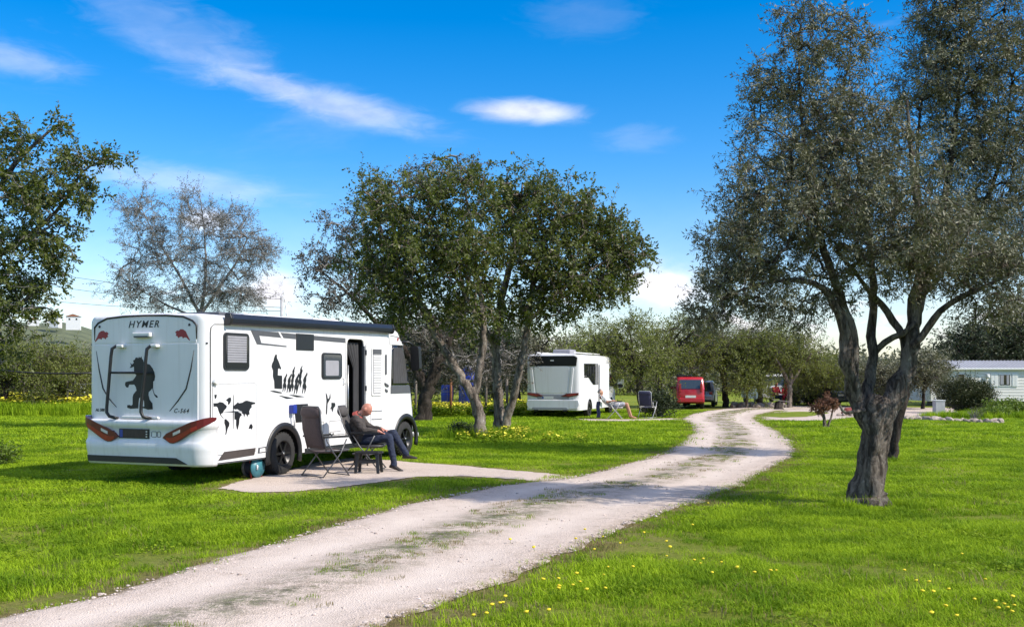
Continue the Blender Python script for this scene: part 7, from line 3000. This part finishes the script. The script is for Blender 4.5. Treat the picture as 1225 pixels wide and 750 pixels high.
# tent and things at the end of the road
p = P3(971, 484, 64)
te = thing('tent', 'dark blue canvas shelter beyond the grass island at the road end', 'tent', (p.x, 64, 0))
t = MB()
t.prism([(-.95, 0), (-.85, .95), (-.35, 1.35), (.35, 1.3), (.9, .9), (1.0, 0)], lambda a, b, t_: (a, t_, b), 0, 1.8)
t.build('canvas', M['tent'], te, bevel=.08)
t = MB()
t.prism([(-.80, 0), (-.76, .8), (-.5, .95), (-.45, 0)], lambda a, b, t_: (a, t_, b), -.02, .01)
t.build('door_flap', M['blind'], te)
p = P3(955, 484, 62)
tb = thing('picnic_table', 'low grey picnic table right of the people in red', 'table', (p.x + .25, 62, 0))
t = MB()
t.box((0, 0, .72), (1.1, .7, .05))
t.build('table_top', M['woodgrey'], tb, bevel=.01)
for sx in (-1, 1):
    for sy in (-1, 1):
        t = MB()
        t.tube([(sx * .45, sy * .28, .70), (sx * .5, sy * .32, 0)], .03, 6)
        t.build('leg', M['woodgrey'], tb)


# ------------------------------------------------------------------ people
def skinned(joints, edges, rad, root_i=0, sub=2, name='figure'):
    """closed tapered limbs along the edges; a (wide, deep) radius is wide across the body and shallow front to back.
    They are fused into one continuous surface by remesh()."""
    b = MB()

    def wd(r_):
        return r_ if isinstance(r_, tuple) else (r_, r_)
    for i0, i1 in edges:
        A, B = Vector(joints[i0]), Vector(joints[i1])
        (a0, c0), (a1, c1) = wd(rad[i0]), wd(rad[i1])
        if a0 > 2.2 * a1 and isinstance(rad[i0], tuple):       # a limb leaving the trunk starts at limb thickness
            a0, c0 = a1 * 1.1, c1 * 1.1
        ax = B - A
        L_ = max(ax.length, 1e-6)
        ax = ax / L_
        s = Vector((0, 1, 0)) - ax * ax.y
        s = s.normalized() if s.length > .3 else ax.orthogonal().normalized()
        w = ax.cross(s)
        st = [(-.97, 0), (-.8, 0), (-.5, 0), (0, 0)] + [(0, 1)] + [(.5, 1), (.8, 1), (.97, 1)]
        n = 16
        vs, fs = [], []
        for q, e in st:
            ra, rc = (a0, c0) if e == 0 else (a1, c1)
            k_ = math.sqrt(1 - q * q)
            c_ = (A if e == 0 else B) + ax * q * min(ra, rc)
            for k in range(n):
                t_ = 2 * math.pi * k / n
                vs.append(c_ + (s * math.cos(t_) * ra + w * math.sin(t_) * rc) * k_)
        m_ = len(st)
        for i in range(m_ - 1):
            for k in range(n):
                p_, q_ = i * n + k, i * n + (k + 1) % n
                fs.append((p_, q_, q_ + n, p_ + n))
        fs += [tuple(range(n - 1, -1, -1)), tuple((m_ - 1) * n + k for k in range(n))]
        b.add(vs, fs)
    return b.mesh(name, [])


def head_mesh(size=.115):
    """front is +x; a skull with brow, nose, mouth, chin and ears"""
    bm = bmesh.new()
    bmesh.ops.create_uvsphere(bm, u_segments=28, v_segments=22, radius=1)
    for v in bm.verts:
        x, y, z = v.co
        sx, sy, sz = .098, .076, .118
        if z < -.1:
            f = (-z - .1) / .9
            sy *= 1 - .34 * f
            if x < 0:
                sx *= 1 - .45 * f
        v.co = Vector((x * sx + (.008 if z < -.2 and x > 0 else 0), y * sy, z * sz))
    def bump(c_, r_, amt):
        for v in bm.verts:
            d_ = (v.co - Vector(c_)).length
            if d_ < r_:
                v.co += Vector(amt) * (.5 + .5 * math.cos(math.pi * d_ / r_))
    bump((.095, 0, .028), .05, (.008, 0, 0))
    bump((.092, .030, .008), .022, (-.010, 0, 0))
    bump((.092, -.030, .008), .022, (-.010, 0, 0))
    bump((.098, 0, -.022), .028, (.026, 0, -.004))
    bump((.085, 0, -.058), .022, (.008, 0, 0))
    bump((.085, 0, -.066), .012, (-.006, 0, 0))
    bump((.07, 0, -.098), .035, (.012, 0, -.004))
    for s in (-1, 1):
        e = bmesh.ops.create_uvsphere(bm, u_segments=10, v_segments=8, radius=1)
        for v in e['verts']:
            v.co = Vector((v.co.x * .022 - .008, v.co.y * .017 + s * .080, v.co.z * .038 - .004))
    return bm


def hand_chain(wrist, palm_dir, side, curl_dir, L_=.18):
    """palm and five separate bent fingers as chains: returns joints, edges, radii"""
    J, E, Rd = [], [], []
    pd = palm_dir.normalized()
    up = curl_dir.normalized()
    ac = pd.cross(up).normalized()
    J.append(wrist)
    Rd.append(.026)
    J.append(wrist + pd * .045)
    Rd.append((.034, .022))
    E.append((0, 1))
    for k, (off, ln) in enumerate(((-.030, .072), (-.010, .082), (.011, .076), (.030, .060))):
        b0 = wrist + pd * .088 + ac * off
        i0 = len(J)
        J += [b0, b0 + pd * ln * .42 + up * -.006, b0 + pd * ln * .75 + up * .016, b0 + pd * ln * .92 + up * .036]
        Rd += [.0115, .0095, .0085, .0070]
        E += [(1, i0), (i0, i0 + 1), (i0 + 1, i0 + 2), (i0 + 2, i0 + 3)]
    t0 = wrist + pd * .035 + ac * side * .034
    i0 = len(J)
    J += [t0, t0 + pd * .030 + ac * side * .022 + up * .008, t0 + pd * .058 + ac * side * .022 + up * .020]
    Rd += [.0125, .0105, .0085]
    E += [(0, i0), (i0, i0 + 1), (i0 + 1, i0 + 2)]
    return J, E, Rd


def remesh(meshes, vox, name, iters=3):
    bm = bmesh.new()
    for m_ in meshes:
        bm.from_mesh(m_)
    me = bpy.data.meshes.new(name)
    bm.to_mesh(me)
    bm.free()
    o = link(name, me)
    rm = o.modifiers.new('remesh', 'REMESH')
    rm.mode = 'VOXEL'
    rm.voxel_size = vox
    rm.use_smooth_shade = True
    sm_ = o.modifiers.new('smooth', 'SMOOTH')
    sm_.iterations = iters
    sm_.factor = .5
    out = evaluated(o)
    bpy.data.objects.remove(o)
    for p_ in out.polygons:
        p_.use_smooth = True
    return out


def folds(me, amp, sc):
    """creases in cloth"""
    from mathutils import noise as mn
    co = [v.co.copy() for v in me.vertices]
    nm = [v.normal.copy() for v in me.vertices]
    for i, v in enumerate(me.vertices):
        c_ = co[i]
        f = mn.turbulence(Vector((c_.x * sc, c_.y * sc * 1.2, c_.z * sc * 2.2)), 3, True)
        v.co = c_ + nm[i] * (f - .75) * amp
    me.update()
    return me


def shoe(ankle, toe, parent, m):
    """low shoe from heel to toe"""
    d_ = (toe - ankle)
    f = Vector((d_.x, d_.y, d_.z))
    f.normalize()
    up = Vector((0, 0, 1))
    s = f.cross(up).normalized()
    up = s.cross(f).normalized()
    b = MB()
    b.smooth = True
    vs, fs = [], []
    prof = [(-.075, .034, .055), (-.06, .040, .085), (-.01, .042, .095), (.05, .044, .072), (.11, .050, .050), (.16, .046, .040), (.19, .028, .028)]
    base = ankle - up * .075
    for x, w, h in prof:
        for k in range(10):
            a = 2 * math.pi * k / 10
            vs.append(base + f * x + s * (w * math.cos(a)) + up * max(0.0, h * .5 + h * .5 * math.sin(a)))
    for i in range(len(prof) - 1):
        for k in range(10):
            p_, q_ = i * 10 + k, i * 10 + (k + 1) % 10
            fs.append((p_, q_, q_ + 10, p_ + 10))
    fs += [tuple(range(9, -1, -1)), tuple(60 + k for k in range(10))]
    b.add(vs, fs)
    return b.build('shoe', m, parent)


def person(label, loc, rz, J, skin_m, top_m, leg_m, shoe_m, head_tilt=0.0, head_turn=0.0, short_legs=False, collar=None, short_sleeve=False, beard=False, group=None, vox=.009, hair=None):
    """J: joints by name in metres, x forward, y left. The body is one continuous mesh; clothes are its children."""
    root = thing('person', label, 'person', loc, rz, group)
    V_ = {k: Vector(v) for k, v in J.items()}
    names = ['hip', 'belly', 'chest', 'neck', 'headbase']
    j = [V_[n_] for n_ in names]
    r_ = [(.15, .12), (.15, .12), (.165, .11), (.062, .06), .056]
    e = [(0, 1), (1, 2), (2, 3), (3, 4)]
    idx = {n_: i for i, n_ in enumerate(names)}
    for s in ('L', 'R'):
        for a, b, ra in (('chest', 'sh' + s, .062), ('sh' + s, 'el' + s, .045), ('el' + s, 'wr' + s, .030), ('hip', 'th' + s, .095), ('th' + s, 'kn' + s, .060), ('kn' + s, 'cf' + s, .056), ('cf' + s, 'an' + s, .038)) + ((('an' + s, 'to' + s, .032),) if not shoe_m else ()):
            if b == 'cf' + s and b not in V_:
                V_[b] = V_['kn' + s].lerp(V_['an' + s], .32)
            idx[b] = len(j)
            j.append(V_[b])
            r_.append(ra)
            e.append((idx[a], idx[b]))
    parts = [skinned(j, e, r_)]
    for s, sd in (('L', -1), ('R', 1)):
        pdn = V_['hd' + s] - V_['wr' + s]
        hj, he, hr = hand_chain(V_['wr' + s], pdn, sd * (1 if s == 'R' else 1), Vector((0, 0, -1)))
        parts.append(skinned(hj, he, hr, 0, 1))
    hb = head_mesh()
    M_ = Matrix.Translation(V_['head']) @ Euler((0, head_tilt, head_turn), 'XYZ').to_matrix().to_4x4()
    hb.transform(M_)
    hm = bpy.data.meshes.new('head')
    hb.to_mesh(hm)
    hb.free()
    parts.append(hm)
    bme_ = remesh(parts, vox, 'body')
    bme_.materials.clear()
    bme_.materials.append(skin_m)
    body_ = link('body', bme_, root)
    for s in (-1, 1):
        b = MB()
        b.lathe([(.003, -.011), (.009, -.007), (.011, 0), (.009, .007), (.003, .011)], n=10)
        q = b.build('eye', M['eye'], root)
        q.location = M_ @ Vector((.082, s * .030, .008))
    # upper clothing
    jj = [V_['hip'] + (V_['belly'] - V_['hip']) * .25, V_['belly'], V_['chest'], V_['neck'] * .72 + V_['chest'] * .28]
    rr_ = [(.185, .150), (.185, .150), (.195, .138), (.10, .085)]
    ee = [(0, 1), (1, 2), (2, 3)]
    for s in ('L', 'R'):
        k = len(jj)
        el, wr = V_['el' + s], V_['wr' + s]
        if short_sleeve:
            jj += [V_['sh' + s], V_['sh' + s].lerp(el, .7)]
            rr_ += [.082, .072]
            ee += [(2, k), (k, k + 1)]
        else:
            jj += [V_['sh' + s], el, el.lerp(wr, .86)]
            rr_ += [.082, .068, .050]
            ee += [(2, k), (k, k + 1), (k + 1, k + 2)]
    tm = remesh([skinned(jj, ee, rr_, 1)], .012, 'jacket', 6)
    tm.materials.clear()
    folds(tm, .022, 5.0)
    tm.materials.append(top_m)
    link('jacket' if not short_sleeve else 'shirt', tm, root)
    if collar:
        b = MB()
        ax_ = (V_['headbase'] - V_['neck']).normalized()
        b.smooth = True
        q = []
        base = V_['neck'] + ax_ * -.02
        u = ax_.orthogonal().normalized()
        w = ax_.cross(u)
        vs, fs = [], []
        for i, (rad_, h_) in enumerate(((.112, -.06), (.100, -.02), (.082, .025), (.072, .022), (.08, -.03))):
            for k in range(16):
                a = 2 * math.pi * k / 16
                vs.append(base + (u * math.cos(a) + w * math.sin(a)) * rad_ + ax_ * (h_ + .012 * math.sin(a * 2 + 1)))
        for i in range(4):
            for k in range(16):
                p_, q_ = i * 16 + k, i * 16 + (k + 1) % 16
                fs.append((p_, q_, q_ + 16, p_ + 16))
        b.add(vs, fs)
        b.build('collar', collar, root)
    # trousers or shorts
    jj = [V_['hip'] + (V_['belly'] - V_['hip']) * .35, V_['hip']]
    rr_ = [(.160, .130), (.170, .140)]
    ee = [(0, 1)]
    for s in ('L', 'R'):
        k = len(jj)
        if short_legs:
            jj += [V_['th' + s], V_['th' + s].lerp(V_['kn' + s], .72)]
            rr_ += [.115, .092]
            ee += [(1, k), (k, k + 1)]
        else:
            jj += [V_['th' + s], V_['kn' + s], V_['cf' + s], V_['kn' + s].lerp(V_['an' + s], 1.0)]
            rr_ += [.112, .082, .074, .060]
            ee += [(1, k), (k, k + 1), (k + 1, k + 2), (k + 2, k + 3)]
    tm = remesh([skinned(jj, ee, rr_, 1)], .012, 'trousers', 6)
    tm.materials.clear()
    folds(tm, .018, 6.0)
    tm.materials.append(leg_m)
    link('trousers' if not short_legs else 'shorts', tm, root)
    if shoe_m:
        for s in ('L', 'R'):
            shoe(V_['an' + s], V_['to' + s], root, shoe_m)
    if hair:
        b = MB()
        b.smooth = True
        vs, fs = [], []
        for i in range(7):
            ph = R(90 - i * 14)
            for k in range(20):
                th = 2 * math.pi * k / 20
                lim_ = 0 if math.cos(th) < .3 else .012 * i
                vs.append(M_ @ Vector((.104 * math.cos(ph) * math.cos(th) * (1 if math.cos(th) < .4 else .96) - .006, .084 * math.cos(ph) * math.sin(th), .126 * math.sin(ph) + .003 + lim_)))
        for i in range(6):
            for k in range(20):
                p_, q_ = i * 20 + k, i * 20 + (k + 1) % 20
                fs.append((p_, q_, q_ + 20, p_ + 20))
        fs.append(tuple(range(20)))
        b.add(vs, fs)
        b.build('hair', hair, root)
    return root


# the man dozing by the motorhome: leaning back, head bowed, hands on his thighs, one leg stretched over
man = dict(hip=(-.08, 0, .535), belly=(-.17, 0, .67), chest=(-.22, 0, .85), neck=(-.165, 0, .985), headbase=(-.12, 0, 1.02), head=(-.04, 0, 1.08),
           shR=(-.20, -.18, .92), elR=(-.03, -.25, .73), wrR=(.22, -.17, .70), hdR=(.31, -.13, .655),
           shL=(-.20, .18, .92), elL=(-.05, .25, .74), wrL=(.21, .14, .72), hdL=(.30, .09, .70),
           thR=(-.02, -.10, .54), knR=(.40, -.13, .59), anR=(.50, -.14, .10), toR=(.66, -.16, .05),
           thL=(-.02, .10, .54), knL=(.43, .10, .65), anL=(.68, .06, .27), toL=(.85, .06, .27))
person('bald man in brown grey jacket and jeans dozing in a camping chair by the motorhome', (-2.58, 18.82, .012), R(-6), man, M['skin'], M['jacket'], M['jeans'], M['shoe'], .55, -.05, collar=M['redcloth'], beard=False)
# the sunbather
sun_p = dict(hip=(-.08, 0, .53), belly=(-.24, 0, .62), chest=(-.42, 0, .76), neck=(-.55, 0, .88), headbase=(-.58, 0, .93), head=(-.585, 0, 1.02),
             shR=(-.47, -.18, .83), elR=(-.30, -.27, .66), wrR=(-.08, -.24, .70), hdR=(.0, -.18, .69),
             shL=(-.47, .18, .83), elL=(-.30, .27, .66), wrL=(-.08, .22, .70), hdL=(.0, .16, .69),
             thR=(.0, -.10, .53), knR=(.44, -.12, .58), anR=(.62, -.13, .09), toR=(.78, -.14, .05),
             thL=(.0, .10, .53), knL=(.42, .12, .57), anL=(.54, .13, .09), toL=(.70, .14, .05))
person('reclining sunbather in white shirt and pale shorts beside the second motorhome', (lch.x - .02, lch.y, .01), R(-8), sun_p, M['skintan'], M['shirt'], M['shorts'], None, -.35, 0, True, short_sleeve=True, collar=M['redcloth'], vox=.012, hair=M['stubble'])
# two people in red at the end of the road, sitting
sit = dict(hip=(-.05, 0, .50), belly=(-.08, 0, .66), chest=(-.09, 0, .88), neck=(-.06, 0, 1.05), headbase=(-.04, 0, 1.10), head=(-.02, 0, 1.20),
           shR=(-.08, -.18, .97), elR=(.03, -.23, .74), wrR=(.24, -.15, .66), hdR=(.33, -.11, .64),
           shL=(-.08, .18, .97), elL=(.03, .23, .74), wrL=(.24, .15, .66), hdL=(.33, .11, .64),
           thR=(.02, -.10, .50), knR=(.42, -.12, .52), anR=(.45, -.12, .09), toR=(.61, -.13, .05),
           thL=(.02, .10, .50), knL=(.42, .12, .52), anL=(.45, .12, .09), toL=(.61, .13, .05))
for px, rz, lab, gl in ((941, 250, 'person in red jacket sitting nearest the dark tent at the road end', 'a'), (929, 300, 'person in red jacket sitting left of the other by the white van', 'b')):
    p = G(px, 485)
    person(lab, (p.x, p.y, 0), R(rz), sit, M['skin'], M['redjacket'], M['jeans'] if gl == 'b' else M['redjacket'], M['shoe'], .1, 0, vox=.016, hair=M['eye'])
    camp_chair('dark folding chair under the person in red ' + ('nearest the tent' if gl == 'a' else 'by the white van'), Vector((p.x, p.y, 0)), R(rz), M['fabricgrey'], M['chairmetal'], 'reclining camping chairs', .12, .9, headrest=False)
camp_chair('empty pale framed chair left of the people in red', Vector((P3(915, 484, 60).x, 60, 0)), R(200), M['fabricgrey'], M['chairpale'], 'reclining camping chairs', .14, .95, headrest=False)
